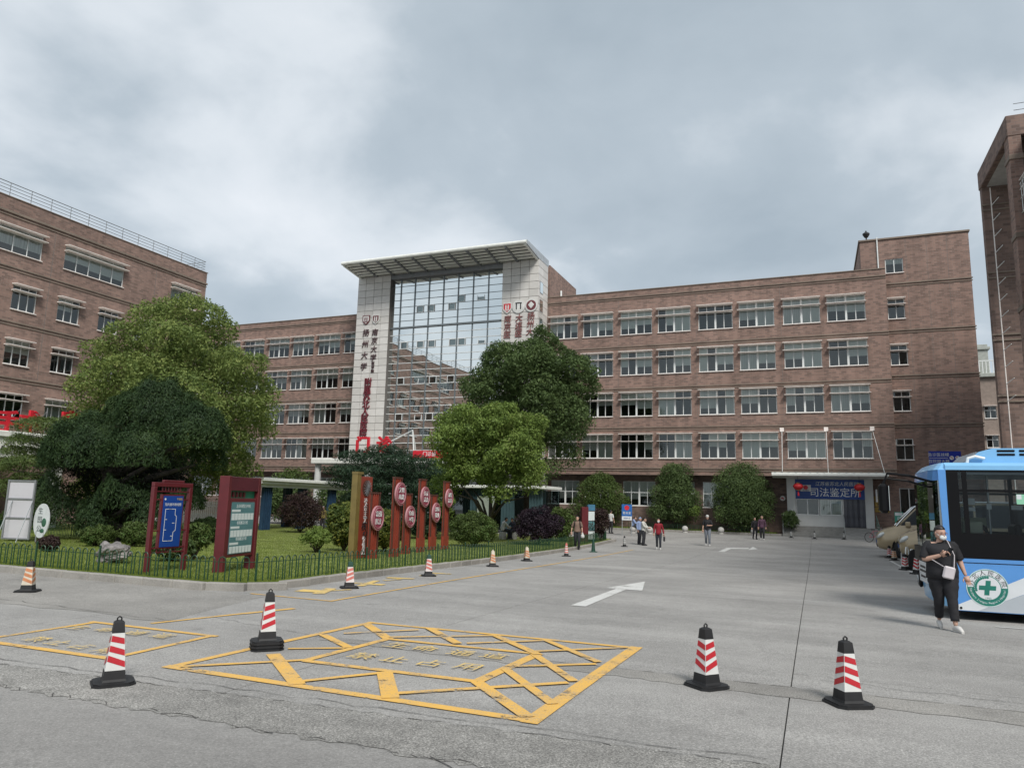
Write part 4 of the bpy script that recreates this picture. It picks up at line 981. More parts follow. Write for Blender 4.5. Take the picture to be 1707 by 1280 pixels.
CAMPHOR = leaf_mat('camphor_leaf', ((0.070, 0.110, 0.034), (0.135, 0.190, 0.052), (0.215, 0.270, 0.078), (0.30, 0.335, 0.105)))
DARKLEAF = leaf_mat('dark_leaf', ((0.046, 0.074, 0.028), (0.088, 0.136, 0.046), (0.150, 0.205, 0.072)))
GAP_SHADE = leaf_mat('gap_shade_leaf', ((0.008, 0.008, 0.008), (0.014, 0.015, 0.012)), 0.0)  # near-black leaves: the shade between the pruned pads, put into the colour
LIGHTLEAF = leaf_mat('light_leaf', ((0.070, 0.105, 0.028), (0.130, 0.195, 0.044), (0.205, 0.285, 0.066), (0.150, 0.155, 0.060)))
BONSAI = leaf_mat('podocarp_leaf', ((0.013, 0.028, 0.013), (0.028, 0.054, 0.019), (0.060, 0.098, 0.030)), 0.2)
CEDAR = leaf_mat('cedar_leaf', ((0.015, 0.033, 0.021), (0.030, 0.057, 0.033), (0.051, 0.084, 0.045)), 0.2)
PURPLE = leaf_mat('purple_leaf', ((0.016, 0.011, 0.018), (0.030, 0.018, 0.030), (0.048, 0.029, 0.039)), 0.2)
PURPLE2 = leaf_mat('maroon_leaf', ((0.024, 0.014, 0.017), (0.048, 0.026, 0.026), (0.06, 0.054, 0.031)), 0.2)
YELLOWLEAF = leaf_mat('gold_leaf', ((0.045, 0.075, 0.021), (0.090, 0.128, 0.030), (0.16, 0.17, 0.03), (0.34, 0.30, 0.05)), 0.3)
HEDGE = leaf_mat('hedge_leaf', ((0.037, 0.065, 0.020), (0.085, 0.116, 0.031), (0.11, 0.212, 0.060)), 0.25)
PINE = leaf_mat('pine_leaf', ((0.054, 0.090, 0.032), (0.104, 0.151, 0.047), (0.171, 0.207, 0.065)), 0.25)
def at(px, py, Y, z=None):
    p = onY(px, py, Y); return Vector((p.x, p.y, p.z if z is None else z))
def tree(name, label, base, trunk, crown_me, cat='tree', group=None, bark=None):
    r = thing(name, label, cat, base, 0, group)
    if trunk:
        for i, (pts, rad) in enumerate(trunk):
            mb = MB(); mb.smooth = True; mb.tube(pts, rad, 9); mb.build('trunk' if i == 0 else 'limb', bark or BARK, r)
    for nm, me in crown_me: link(nm, me, r)
    return r
def limbs(rt, h, spread, n, seed, r0, top):
    g = random.Random(seed); out = [([(0, 0, -.2), (g.uniform(-.1, .1), g.uniform(-.1, .1), h*.5), (g.uniform(-.2, .2), 0, h), (0, 0, h+ (top-h)*.6)], [r0*1.25, r0, r0*.8, r0*.25])]
    for i in range(n):
        a = 2*PI*i/n+g.uniform(-.4, .4); e = spread*g.uniform(.6, 1.0)
        out.append(([(0, 0, h*g.uniform(.75, 1.05)), (e*.4*math.cos(a), e*.4*math.sin(a), h+(top-h)*.28), (e*math.cos(a), e*math.sin(a), h+(top-h)*g.uniform(.35, .7))], [r0*.55, r0*.35, r0*.10]))
    return out
# --- large camphor tree left of the tower
p = at(290, 700, 33); b0 = Vector((p.x, p.y, gz(33)))
cz = 7.1; sh = lambda z: 1.0 if z < .1 else 1.0-0.25*(z-.1)
lob = sublobes(lobes_on((0, 0, cz+.35), (5.9, 5.2, 6.0), 44, 1.75, 5, -0.92, .20, shape=lambda z: 1.0 if z < 0 else 1-.30*z), 7, .5, 3)
me = leaf_cloud('crown', lob, 95000, .21, .095, CAMPHOR, 21, droop=.3, reject=.72, shell=(.68, 1.16))
tree('camphor_tree', 'large round camphor tree with yellow green crown beside the left brick building', b0, limbs(None, 2.6, 3.6, 6, 3, .30, 9), [('crown', me)])
# --- tall dark tree in front of the tower's right side
p = at(884, 700, 50); b0 = Vector((p.x, p.y, gz(50)))
lob = sublobes(lobes_on((0, 0, 9.9), (4.6, 4.3, 4.75), 40, 1.4, 8, -0.85, .15), 7, .5, 4)
lob += [(-3.4, 0, 7.2, 1.5, 1.4, 1.2), (3.6, -1, 8.0, 1.5, 1.5, 1.2), (3.0, .5, 5.6, 1.1, 1.1, .9), (1.6, -.6, 4.6, 1.1, 1, .8)]
me = leaf_cloud('crown', lob, 80000, .22, .10, DARKLEAF, 22, droop=.3, reject=.72, shell=(.68, 1.16))
tree('camphor_tree', 'tall dark green tree hiding the right foot of the glass tower', b0, limbs(None, 4.2, 3.0, 6, 4, .30, 11), [('crown', me)])
# --- lighter tree in front of it
p = at(818, 760, 37); b0 = Vector((p.x, p.y, gz(37)+.1))
lob = sublobes(lobes_on((0, 0, 5.0), (3.5, 3.2, 2.8), 36, 1.0, 9, -0.8, .20), 6, .5, 5)
lob += [(2.5, -.6, 3.2, .9, .9, .6), (-2.6, -.3, 3.0, .9, .9, .6), (1.2, -1.5, 2.6, .8, .8, .5)]
me = leaf_cloud('crown', lob, 60000, .17, .080, LIGHTLEAF, 23, droop=.35, inner=.2, reject=.72, shell=(.66, 1.20))
tree('broadleaf_tree', 'lighter broad tree with low branches behind the red oval signs', b0, limbs(None, 1.1, 2.4, 7, 5, .17, 5), [('crown', me)])
# --- big cloud-pruned tree on the lawn
p = G(190, 905); b0 = Vector((p.x+.25, p.y-.6, gz(p.y)+LAWN_Z)); YB = b0.y
def bl(px, py, rx, rz, dy=0.0, ry=None):
    q = onY(px, py, YB+dy); s = F_PX/((q-CAM).dot(CF)); return (q.x-b0.x, q.y-b0.y, q.z-b0.z, rx/s, (ry or rx)/s, rz/s)
def dm(px, pyb, rx, hh, dy=0.0):
    x, y, z, a, b, c = bl(px, pyb, rx, hh, dy); return (x, y, z, a, b, c)
pads = [dm(262,716,68,84), dm(322,738,60,66,-.3), dm(165,768,86,80,-.5), dm(258,770,80,64,-.5), dm(325,775,48,44,.3), dm(108,860,62,84,-.3), dm(222,836,54,66,-.8), dm(180,880,50,64,-.9), dm(244,868,36,52,-.7), dm(145,862,40,60,.3), dm(300,842,40,40,.5), dm(212,700,40,44,.3), dm(110,770,40,52,-.1)]
me = leaf_cloud('crown', pads, 95000, .15, .034, BONSAI, 24, droop=.5, up=.35, inner=.03, reject=.88, shell=(.86, 1.03), jitter=.5, dome=True)
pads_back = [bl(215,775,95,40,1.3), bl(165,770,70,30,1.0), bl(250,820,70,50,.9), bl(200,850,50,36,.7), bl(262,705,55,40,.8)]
me_b = leaf_cloud('gap_shade_crown', pads_back, 26000, .20, .04, GAP_SHADE, 124, droop=.3, up=.0, inner=.4, reject=.8)  # dark leaf mass added behind the pads so their gaps read as shade
tr = [([(0, 0, -.2), (-.05, .05, .7), (.15, 0, 1.6), (-.1, 0, 2.6), (.5, 0, 3.6), (.9, 0, 4.4)], [.62, .48, .42, .34, .24, .12])]
for q in pads[1:11]: tr.append(([(0, 0, max(.9, q[2]-1.3)), (q[0]*.5, q[1]*.5, q[2]-.5), (q[0], q[1], q[2])], [.20, .13, .05]))
for a in range(7): tr.append(([(.35*math.cos(a*.9), .35*math.sin(a*.9), .5), (.62*math.cos(a*.9), .62*math.sin(a*.9), .0), (.8*math.cos(a*.9), .8*math.sin(a*.9), -.2)], [.14, .12, .05]))
tree('cloud_pruned_tree', 'big dark cloud pruned tree with thick gnarled trunk on the lawn', b0, tr, [('crown', me), ('gap_shade_crown', me_b)], bark=BARK_D)
# --- layered small pine at the left edge
p = at(70, 850, 25.5); b0 = Vector((p.x, p.y, gz(25.5))); YB = 25.5
pads = [bl(75,716,46,19), bl(48,738,34,14,-.2), bl(98,740,26,12,.2), bl(40,757,38,13,.2), bl(52,776,44,16,-.2), bl(12,782,28,14,-.4), bl(60,802,38,16,.2), bl(25,815,36,18,-.2), bl(70,826,34,14)]
me = leaf_cloud('crown', pads, 16000, .22, .035, PINE, 25, droop=0.0, up=.8, reject=.85, shell=(.8, 1.1))
tr = [([(0, 0, -.2), (.1, 0, 1), (-.1, 0, 2.2), (.15, 0, 3.6)], [.16, .14, .11, .05])]+[([(0, 0, q[2]-.3), (q[0], q[1], q[2])], [.06, .03]) for q in pads]
tree('layered_pine', 'small pine trimmed into flat tiers behind the white board', b0, tr, [('crown', me)], bark=BARK_D)
# --- dark spreading conifer below the red letters
p = at(640, 800, 41); b0 = Vector((p.x, p.y, gz(41)+.1)); YB = 41
pads = [bl(640,768,50,12), bl(600,762,40,11,.4), bl(680,770,44,12,-.4), bl(575,785,34,10,-.3), bl(620,788,54,12,-.9), bl(665,792,50,12,.5), bl(712,790,34,12,.3), bl(645,752,34,10), bl(590,805,40,11,.4), bl(640,812,60,14,-.4), bl(700,815,44,14,-.2), bl(620,832,50,14,.2), bl(680,838,50,14)]
me = leaf_cloud('crown', pads, 24000, .26, .05, CEDAR, 26, droop=.4, up=.2, reject=.8, shell=(.7, 1.15))
tree('dark_conifer', 'dark spreading conifer in tiers below the red roof letters', b0, [([(0, 0, -.2), (0, 0, 2), (.1, 0, 4.6)], [.2, .16, .05])]+[([(0, 0, q[2]-.1), (q[0], q[1], q[2])], [.06, .02]) for q in pads], [('crown', me)], bark=BARK_D)
# --- round and conical shrubs
def shrub(name, label, px, py_base, px_w, py_top, Y, mat, seed, n=5000, lf=(.16, .08), conic=0.0, z0=LAWN_Z, group=None, stems=True, up=.35, nl=26, ls=.36, bottom=-.9, cat='shrub'):
    q = onY(px, py_base, Y); s = F_PX/((q-CAM).dot(CF)); gzz = gz(Y)+z0
    rx = px_w/s; top = onY(px, py_top, Y).z - gzz; h = top*.5
    b = Vector((q.x, Y, gzz))
    lob = lobes_on((0, 0, h*1.02), (rx, rx*.9, h*.96), nl, min(rx, h)*ls, seed, bottom, .15, shape=(lambda z: 1-conic*max(0, z+.3)) if conic else None)
    me = leaf_cloud('crown', lob, n, lf[0], lf[1], mat, seed, droop=.15, up=up, inner=.12, zmin=.03, shell=(.70, 1.18))
    tr = None
    if stems: tr = [([(0, 0, -.1), (0, 0, h)], [.05, .03])]+[([(0, 0, 0), (rx*.5*math.cos(a), rx*.5*math.sin(a), h*.8)], [.03, .012]) for a in (0.3, 1.6, 2.9, 4.2, 5.4)]
    return tree(name, label, b, tr, [('crown', me)], cat, group)
CB = 'round bushes along the far brick facade'
shrub('conical_bush', 'smallest and yellowest of three round bushes along the far facade', 1003, 890, 42, 783, 60.9, HEDGE, 31, 20000, (.14, .07), .35, group=CB, up=.3)
shrub('conical_bush', 'round bush along the far facade behind the small police sign', 1126, 888, 42, 770, 61.0, DARKLEAF, 32, 22000, (.14, .07), .4, group=CB)
shrub('conical_bush', 'widest and darkest bush along the far facade beside the entrance steps', 1238, 892, 55, 778, 60.9, DARKLEAF, 33, 26000, (.14, .07), .35, group=CB)
shrub('entrance_bush', 'small spiky bush in front of the white booth wall', 1318, 876, 13, 852, 60.6, DARKLEAF, 34, 1500, (.3, .05), z0=.5, stems=False, group=None)
shrub('purple_bush', 'purple dome bush in front of the blue pavilion columns', 500, 886, 38, 822, 37.2, PURPLE2, 35, 11000, (.12, .05), ls=.3, nl=40)
shrub('purple_bush', 'dark purple round bush beside the seated person in white', 897, 911, 42, 848, 36.5, PURPLE, 36, 11000, (.12, .05), ls=.3, nl=40)
shrub('purple_bush', 'purple bush behind the red notice pillar near the far end of the lawn', 988, 893, 26, 844, 43, PURPLE2, 37, 6000, (.14, .06))
shrub('gold_shrub', 'yellow tipped leafy shrub left of the olive and red totem', 572, 932, 31, 836, 23.6, YELLOWLEAF, 38, 9000, (.11, .06), nl=30)
shrub('gold_shrub', 'yellow flecked shrub growing between the first red oval signs', 640, 930, 28, 848, 24.6, YELLOWLEAF, 39, 8000, (.11, .06), nl=30)
shrub('clipped_hedge', 'round clipped hedge with yellow flecks right of the red oval signs', 790, 914, 45, 855, 32, HEDGE, 40, 18000, (.08, .045), nl=36, ls=.32)
shrub('clipped_hedge', 'yellowish bush between the purple bush and the walking man', 935, 895, 24, 845, 41, HEDGE, 41, 5000, (.14, .07))
shrub('open_shrub', 'small open shrub with bare forked stems on the lawn', 527, 926, 26, 878, 22.0, LIGHTLEAF, 42, 2200, (.11, .05), bottom=-.1)
shrub('maroon_shrub', 'small reddish shrub near the white board', 80, 925, 17, 893, 15.5, PURPLE2, 43, 2600, (.08, .04))
shrub('leafy_shrub', 'low green shrub left of the gnarled trunk', 158, 918, 30, 876, 18.5, HEDGE, 44, 5000, (.09, .04))
shrub('leafy_shrub', 'low green shrub right of the gnarled trunk', 222, 905, 24, 868, 19.4, HEDGE, 45, 3500, (.09, .04))
shrub('leafy_shrub', 'leafy shrub under the blue map board', 282, 948, 40, 890, 15.2, DARKLEAF, 46, 5200, (.11, .045), bottom=-.5)
shrub('leafy_shrub', 'light feathery shrub just right of the blue map board', 322, 940, 24, 868, 16.2, HEDGE, 47, 2600, (.13, .04), bottom=-.3)
shrub('dark_hedge', 'dark hedge behind the two red notice boards', 345, 905, 34, 862, 24, DARKLEAF, 48, 5000, (.13, .06))
shrub('pavilion_hedge', 'green bushes behind the pavilion seen between its columns', 472, 884, 36, 806, 49, DARKLEAF, 49, 6000, (.22, .1))
shrub('pavilion_hedge', 'green bushes behind the right end of the pavilion', 560, 884, 40, 800, 52, DARKLEAF, 50, 6000, (.22, .1))
shrub('maple_shrub', 'pale reddish maple behind the pavilion roof', 485, 830, 36, 778, 56, HEDGE, 51, 4000, (.25, .1))
shrub('maple_shrub', 'light green foliage behind the right red oval signs', 725, 880, 30, 758, 45, LIGHTLEAF, 52, 7000, (.22, .09))
shrub('dark_hedge', 'dark hedge behind the second half of the red oval signs', 700, 905, 45, 850, 37, CEDAR, 53, 6000, (.18, .06))
shrub('dark_hedge', 'dark clipped hedge at the left end of the lawn', 20, 905, 40, 850, 26, DARKLEAF, 54, 6000, (.14, .06))
# saplings on the far strip
for px, lab in ((1157, 'thin sapling in front of the middle far bush'), (1245, 'thin sapling in front of the widest far bush')):
    q = onY(px, 884, 60.3); b = Vector((q.x, 60.3, gz(60.3)+LAWN_Z))
    me = leaf_cloud('crown', [(0, 0, 1.5, .5, .5, .35), (.2, 0, 1.75, .3, .3, .25)], 500, .16, .07, LIGHTLEAF, 60+px)
    tree('sapling', lab, b, [([(0, 0, -.1), (.02, 0, 1.6)], [.022, .012])], [('crown', me)])
# --- scholar's rock under the pruned tree
def rock(name, label, loc, r, seed, mat):
    g = np.random.default_rng(seed); mb = MB(); mb.smooth = False; mb.ell((0, 0, 0), (1, 1, 1), 40, 26); v = np.array(mb.v)
    f = np.ones(len(v))
    for i in range(16):
        d = nrm(g.normal(size=(1, 3)))[0]; f += np.where(v@d > .55, -(v@d-.55)*g.uniform(.2, .9), 0)
    for fr, am in ((3, .14), (6, .10), (12, .06), (22, .035)):
        w = g.normal(size=(3, 3))*fr*.6; ph = g.uniform(0, 6, 3); f += am*np.sin(v@w[0]+ph[0])*np.sin(v@w[1]+ph[1])
    v = v*f[:, None]*np.array(r); mb.v = [tuple(x) for x in v]
    me = mb.mesh(name, mat); o = link(name, me, None, loc); return tag(o, label, 'rock')
ROCKM = pm('rock_stone', (0.20, 0.185, 0.18), 0.9, var=0.45, vscale=5, bump=0.9, bscale=14)
q = GL(183, 938); rock('garden_rock', 'pitted grey garden rock at the foot of the pruned tree', (q.x, q.y, gz(q.y)+.32), (.74, .5, .45), 5, ROCKM)
# ================================================================== cones, signs, street furniture
def flat(name, col, rough=.5, metal=0.0, **k): return pm(name, col, rough, metal, **k)
RUB = flat('cone_rubber', (0.011, 0.011, 0.012), .6, var=.3, vscale=8); SLV = flat('cone_sleeve', (0.62, 0.62, 0.60), .4, var=.06, vscale=8); CRED = flat('cone_red', (0.46, 0.018, 0.028), .35, var=.1)
SLV_OLD = flat('faded_sleeve', (0.58, 0.52, 0.42), .55, var=.12, vscale=8); CORG = flat('faded_orange', (0.50, 0.20, 0.09), .5, var=.2, vscale=9); CPINK = flat('faded_red', (0.52, 0.16, 0.13), .5, var=.15, vscale=9)
CGRN = flat('cone_green', (0.012, 0.055, 0.035), .5, var=.2); SLV_P = flat('pink_sleeve', (0.66, 0.60, 0.58), .5, var=.08)
def cone_builder(stripe, sleeve, cap, base, h=.64, up=True, square=True):
    r = thing('traffic_cone', None, None)
    n = 4 if square else 16; a0 = PI/4 if square else 0; q = math.sqrt(2) if square else 1
    hw = lambda z: (.108-.064*(z/h))*q
    mb = MB()
    if square:
        o = [(.2, .14), (.14, .2), (-.14, .2), (-.2, .14), (-.2, -.14), (-.14, -.2), (.14, -.2), (.2, -.14)]
        mb.prism(o, 'z', 0, .022); mb.prism([(a*.93, b*.93) for a, b in o], 'z', .0221, .038)
    else: mb.lathe([(.21, 0), (.21, .02), (.19, .032), (.12, .04)], 20)
    mb.build('base', base, r)
    s0, s1 = h*.235, h*.79
    mb = MB(); mb.lathe([(hw(.036)*1.06, .038), (hw(.06), .06), (hw(s0-.006), s0-.006), (hw(s0-.006)*.9, s0-.005)], n, a0=a0); mb.build('body', base, r)
    mb = MB(); mb.lathe([(hw(s0-.005)*.99, s0-.005), (hw(s1)*.99, s1)], n, a0=a0); mb.build('sleeve', sleeve, r)
    mb = MB(); mb.lathe([(hw(s1)*1.02, s1), (hw(h*.95)*1.02, h*.95), (hw(h)*.6, h*.975), (.0, h*.98)], n if square else 14, a0=a0); mb.tube([(-.018, 0, h*.97), (-.02, 0, h*1.01), (0, 0, h*1.035), (.02, 0, h*1.01), (.018, 0, h*.97)], .009, 6); mb.build('cap', cap, r)
    if square:
        # slanted reflective stripes, three to a face, mirrored from face to face
        for f in range(4):
            ang = f*PI/2
            for k in range(3):
                zc = s0+(s1-s0)*(.2+.29*k)+.012; mb = MB(); P = []
                sg = 1 if (f % 2 == 0) else -1
                if up: sg = -sg
                for t in (-1, 1):
                    for dz in (-.037, .037):
                        z = zc+dz*.78+sg*t*.033*(1-.25*k); w = hw(z)/q
                        P.append((t*(w-.004), -(w+.0025), z))
                mb.add([P[0], P[2], P[3], P[1]], [(0, 1, 2, 3)]); me = mb.mesh('stripe', stripe)
                link('stripe', me, r, (0, 0, 0), ang)
    else:
        for k in range(3):
            z0 = s0+(s1-s0)*(.05+.33*k); mb = MB(); P = []
            mb.lathe([(hw(z0)+.002, z0), (hw(z0+.05)+.002, z0+.05)], 18); mb.build('stripe', stripe, r)
    return r
def cap(f): return {}
KINDS = {
 'up': cone_builder(CRED, SLV, RUB, RUB, up=True), 'down': cone_builder(CRED, SLV, RUB, RUB, up=False),
 'orange': cone_builder(CORG, SLV_OLD, RUB, RUB, up=True, h=.60), 'orange_w': cone_builder(CORG, SLV_OLD, SLV_OLD, RUB, up=True, h=.54),
 'pinkg': cone_builder(CPINK, SLV_P, CGRN, RUB, up=False, h=.60), 'redg': cone_builder(CPINK, SLV_P, CGRN, RUB, up=True, h=.60),
 'pink': cone_builder(CPINK, SLV_P, CPINK, RUB, square=False, h=.58), 'green': cone_builder(CGRN, CGRN, CGRN, CGRN, square=False, h=.68), 'bw': cone_builder(RUB, SLV, RUB, RUB, square=False, h=.62)}
used = set()
def cone(kind, px, py, rot, label, z=0.0, sc=1.0):
    q = G(px, py); src = KINDS[kind]
    if kind in used: o = copy_tree(src)
    else: o = src; used.add(kind)
    o.location = (q.x, q.y, gz(q.y)+z); o.rotation_euler = (0, 0, rot); o.scale = (sc*.94,)*3
    tag(o, label, 'traffic cone', 'traffic cones standing about the yard'); return o
cone('up', 188, 1139, .95, 'red and white cone beside the left yellow bay, nearest the broken road strip')
cone('down', 444, 1081, .80, 'red and white cone on top of the stack of three', .076)
cone('down', 444, 1081, .80, 'middle cone of the stack of three, only its black base showing', .038)
cone('down', 444, 1081, .80, 'bottom cone of the stack of three, flat on the concrete', 0)
cone('down', 1178, 1144, .86, 'red and white cone just right of the yellow box corner')
cone('up', 1414, 1174, .55, 'red and white cone farthest right on the near concrete')
cone('orange', 46, 986, .6, 'cream cone with faded orange stripes at the left by the kerb')
cone('pinkg', 582, 980, .75, 'faded red striped cone with green cap inside the yellow edge line corner')
cone('redg', 714, 960, .65, 'faded red striped cone with dark green cap below the red oval signs')
cone('orange_w', 821, 944, .6, 'orange and cream cone below the clipped hedge')
cone('orange_w', 878, 935, .75, 'orange and cream cone below the dark purple bush')
cone('pink', 944, 927, 0, 'round pink and white banded cone just left of the walking man with backpack')
cone('green', 989, 920, 0, 'plain dark green cone right of the walking man with backpack')
cone('bw', 1041, 911, 0, 'black and white banded cone left of the standing pair')
for px, py, lab in ((1319, 896, 'black and white cone at the left foot of the entrance steps'), (1358, 898, 'black and white cone before the middle of the entrance steps'), (1407, 899, 'black and white cone at the foot of the handrail beside the ramp')):
    cone('bw', px, py, 0, lab, sc=.95)
cone('up', 1483, 930, .5, 'red and white cone farther of the pair in front of the gold vans'); cone('orange', 1491, 934, .5, 'orange and cream cone nearer of the pair in front of the gold vans')
cone('down', 1509, 950, .8, 'red and white cone beside the white hoop barriers', sc=1.05); cone('down', 1530, 957, .7, 'red and white cone half hidden by the front of the blue bus', sc=1.2)
# white hoop barriers by the vans
mb = MB(); mb.tube([(-.34, 0, 0), (-.24, 0, .62), (-.14, 0, .76), (.14, 0, .76), (.24, 0, .62), (.34, 0, 0)], .026, 8); hbm = mb.mesh('hoop_bar', WHITE)
mb = MB(); mb.tube([(-.29, 0, .3), (.29, 0, .3)], .02, 6); hcm = mb.mesh('cross_bar', WHITE)
for i, (px, py, lab) in enumerate(((1502, 938, 'white hoop barrier nearest the gold vans'), (1509, 942, 'middle one of the white hoop barriers'), (1517, 948, 'white hoop barrier nearest the blue bus'))):
    q = G(px, py); r = thing('hoop_barrier', lab, 'barrier', (q.x+.1, q.y, gz(q.y)), 1.25, 'white hoop barriers by the vans'); link('hoop_bar', hbm, r); link('cross_bar', hcm, r)
q = G(1519, 950); r = thing('bollard', 'dark arched bollard behind the last white hoop barrier', 'bollard', (q.x+.12, q.y, gz(q.y)), .3)
mb = MB(); mb.prism([(-.22, 0), (.22, 0), (.20, .55), (.12, .74), (0, .80), (-.12, .74), (-.20, .55)], 'y', -.04, .04); mb.build('body', RUB, r); mb = MB(); mb.box(-.26, .26, -.1, .1, 0, .04); mb.build('base', RUB, r)

# --- stone balls along the far kerb
BALL = flat('ball_stone', (0.42, 0.41, 0.39), .75, var=.15, vscale=6)
for px, py, lab in ((1055, 897, 'stone ball seat under the person in a blue jacket'), (1083, 895, 'stone ball right behind the standing pair'), (1142, 889, 'stone ball between the woman in red and the man in black'), (1202, 890, 'stone ball just right of the man in black'), (1257, 893, 'stone ball behind the walking couple')):
    q = onY(px, py, 59.2); Yb = 59.2 if px > 1100 else 55.5
    q = onY(px, py, Yb); r = thing('stone_ball', lab, 'stone ball', (q.x, Yb, gz(Yb)), 0, 'stone balls along the far kerb')
    mb = MB(); mb.smooth = True; mb.ell((0, 0, .30), (.24, .24, .24), 18, 12); mb.build('ball', BALL, r); mb = MB(); mb.lathe([(.2, 0), (.2, .06), (.14, .09), (.12, .12)], 14); mb.build('base', BALL, r)

# --- red framed map board
DRED = flat('dark_red_paint', (0.105, 0.014, 0.018), .45, var=.15); DRED2 = flat('maroon_paint', (0.085, 0.012, 0.020), .45, var=.15)
MAPB = flat('map_blue', (0.010, 0.055, 0.26), .4, var=.05); SW = flat('sign_white', (.66, .68, .68), .5); SGN = flat('sign_green', (.02, .22, .12), .5)
q = GL(243, 955); MBD = thing('map_board', 'open dark red frame holding a small blue site map on the lawn', 'sign', (q.x, q.y, gz(q.y)+LAWN_Z), math.radians(91))
for x in (0, 1.32):
    mb = MB(); mb.bbox(x-.06, x+.06, -.06, .06, -.2, 2.28, .01); mb.build('post', DRED, MBD)
mb = MB(); mb.bbox(-.058, 1.378, -.058, .058, 2.281, 2.40, .01); mb.build('top_rail', DRED, MBD)
mb = MB(); mb.bbox(.28, 1.05, -.04, .04, 2.401, 2.47, .01); mb.build('crown_rail', DRED, MBD)
for z in (.62, 1.08, 1.92):
    for a, b in ((.061, .26), (1.06, 1.259)): mb = MB(); mb.box(a, b, -.02, .02, z, z+.035); mb.build('cross_bar', DRED, MBD)
for z in (.50, 2.14):
    mb = MB(); mb.box(.061, 1.259, -.02, .02, z, z+.03); mb.build('cross_bar', DRED, MBD)
for i in range(7):
    for z in (2.175, .535): mb = MB(); mb.box(.28+.11*i, .31+.11*i, -.015, .015, z, z+.10); mb.build('fret', DRED, MBD)
mb = MB(); mb.box(.26, 1.06, -.06, .03, .62, 2.08); pan = mb.build('panel', DRED, MBD)
mb = MB(); mb.box(.30, 1.02, -.075, -.061, .66, 2.04); mp_ = mb.build('map', MAPB, MBD)
text('院内循环路线图', .085, SW, mp_, (.66, -.078, 1.80), ext=.001); text('平面图', .07, GOLD, mp_, (.88, -.078, 1.95), ext=.001)
mb = MB(); mb.lathe([(.03, -.0012), (.03, 0)], 12, (.0, 0, 0)); me = mb.mesh('logo', SW); me.transform(Matrix.Rotation(PI/2, 4, 'X')); link('logo', me, mp_, (.36, -.0765, 1.95))
mb = MB(); route = [(.40, 1.68), (.76, 1.68), (.76, 1.52), (.82, 1.48), (.82, 1.10), (.74, 1.05), (.74, .82), (.40, .82), (.40, 1.68)]
for a, b in zip(route[:-1], route[1:]): mb.bar((a[0], -.0775, a[1]), (b[0], -.0775, b[1]), .004, .014)
for x, z in ((.44, 1.4), (.44, 1.12), (.72, 1.3), (.7, .95), (.56, 1.68), (.6, .82)): mb.box(x-.04, x+.04, -.0795, -.0765, z-.008, z+.008)
mb.build('route_line', SW, mp_)
MBD.scale = (.80, .84, .84)
# --- red notice board
q = GL(361, 955); NB = thing('notice_board', 'thick dark red notice board with teal and white posters on the lawn', 'notice board', (q.x, q.y, gz(q.y)+LAWN_Z), math.radians(102))
for x0, x1 in ((0, .16), (1.70, 1.84)): mb = MB(); mb.bbox(x0, x1, -.14, .14, -.2, 2.42, .012); mb.build('post', DRED, NB)
mb = MB(); mb.bbox(.161, 1.699, -.13, .13, 2.05, 2.41, .01); mb.build('header', DRED2, NB)
mb = MB(); mb.box(.161, 1.699, -.02, .02, 1.86, 2.049); mb.build('fret_panel', SGN, NB)
for i in range(5): mb = MB(); mb.box(.2+.2*i, .3+.2*i, -.06, -.021, 1.89, 2.02); mb.build('fret', DRED, NB)
mb = MB(); mb.bbox(.161, 1.699, -.10, .10, .36, 1.86, .01); mb.build('case', DRED, NB)
TEAL = flat('poster_teal', (0.085, 0.20, 0.215), .35, var=.1, vscale=2); PW = flat('poster_white', (.60, .66, .66), .4, var=.05)
mb = MB(); mb.box(.30, 1.58, -.112, -.101, .44, 1.76); pt = mb.build('poster', TEAL, NB)
for j, zz in enumerate((1.60, 1.17, .76)):
    text('急诊科楼层分布图' if j == 0 else '医院概况介绍', .10, PW, pt, (.95, -.1135, zz+.05), ext=.001)
    mb = MB(); mb.box(.32, .80, -.1145, -.1125, zz-.09, zz-.03); mb.build('poster_strip', PW, pt)
    for i in range(7): mb = MB(); mb.box(.33+.177*i, .33+.177*i+.158, -.1145, -.1125, zz-.30, zz-.13); mb.build('poster_card', PW, pt)
mb = MB(); mb.box(.31, 1.57, -.1142, -.1125, .45, .58); mb.build('poster_photo', flat('poster_photo', (.05, .08, .10), .4, var=.6, vscale=6), pt)
NB.scale = (.80, .9, .92)
# --- olive and red totem, then six oval signs on ribbed red poles
ORED = flat('sign_red', (0.25, 0.042, 0.024), .5, var=.12); OLIVE = flat('olive_frame', (0.17, 0.125, 0.04), .45, var=.15); MAGE = flat('oval_magenta', (0.26, 0.035, 0.07), .4, var=.08); OV = flat('oval_rim', (.44, .22, .24), .45); BRN = flat('rib_brown', (.085, .03, .02), .5, var=.2)
q = GL(591, 931); q = Vector((q.x, q.y)); TT = thing('slogan_totem', 'tall red slab with olive side frame, round carved seal and vertical lettering', 'sign', (q.x, q.y, gz(q.y)+LAWN_Z), math.radians(94))
mb = MB(); mb.bbox(.0, .78, -.07, .07, 0, 2.62, .012); mb.build('slab', ORED, TT)
for i, x in enumerate((-.24, -.15, -.06)): mb = MB(); mb.box(x-.03, x+.03, -.10, .10, -.1, 2.68); mb.build('side_slat', OLIVE, TT)
mb = MB(); mb.box(-.28, .10, -.11, .11, 2.681, 2.76); mb.build('top_bar', OLIVE, TT)
mb = MB(); mb.lathe([(.27, -.05), (.27, .0)], 28); me = mb.mesh('seal', BRN); me.transform(Matrix.Rotation(PI/2, 4, 'X')); sl = link('seal', me, TT, (.39, -.072, 2.24))
mb = MB()
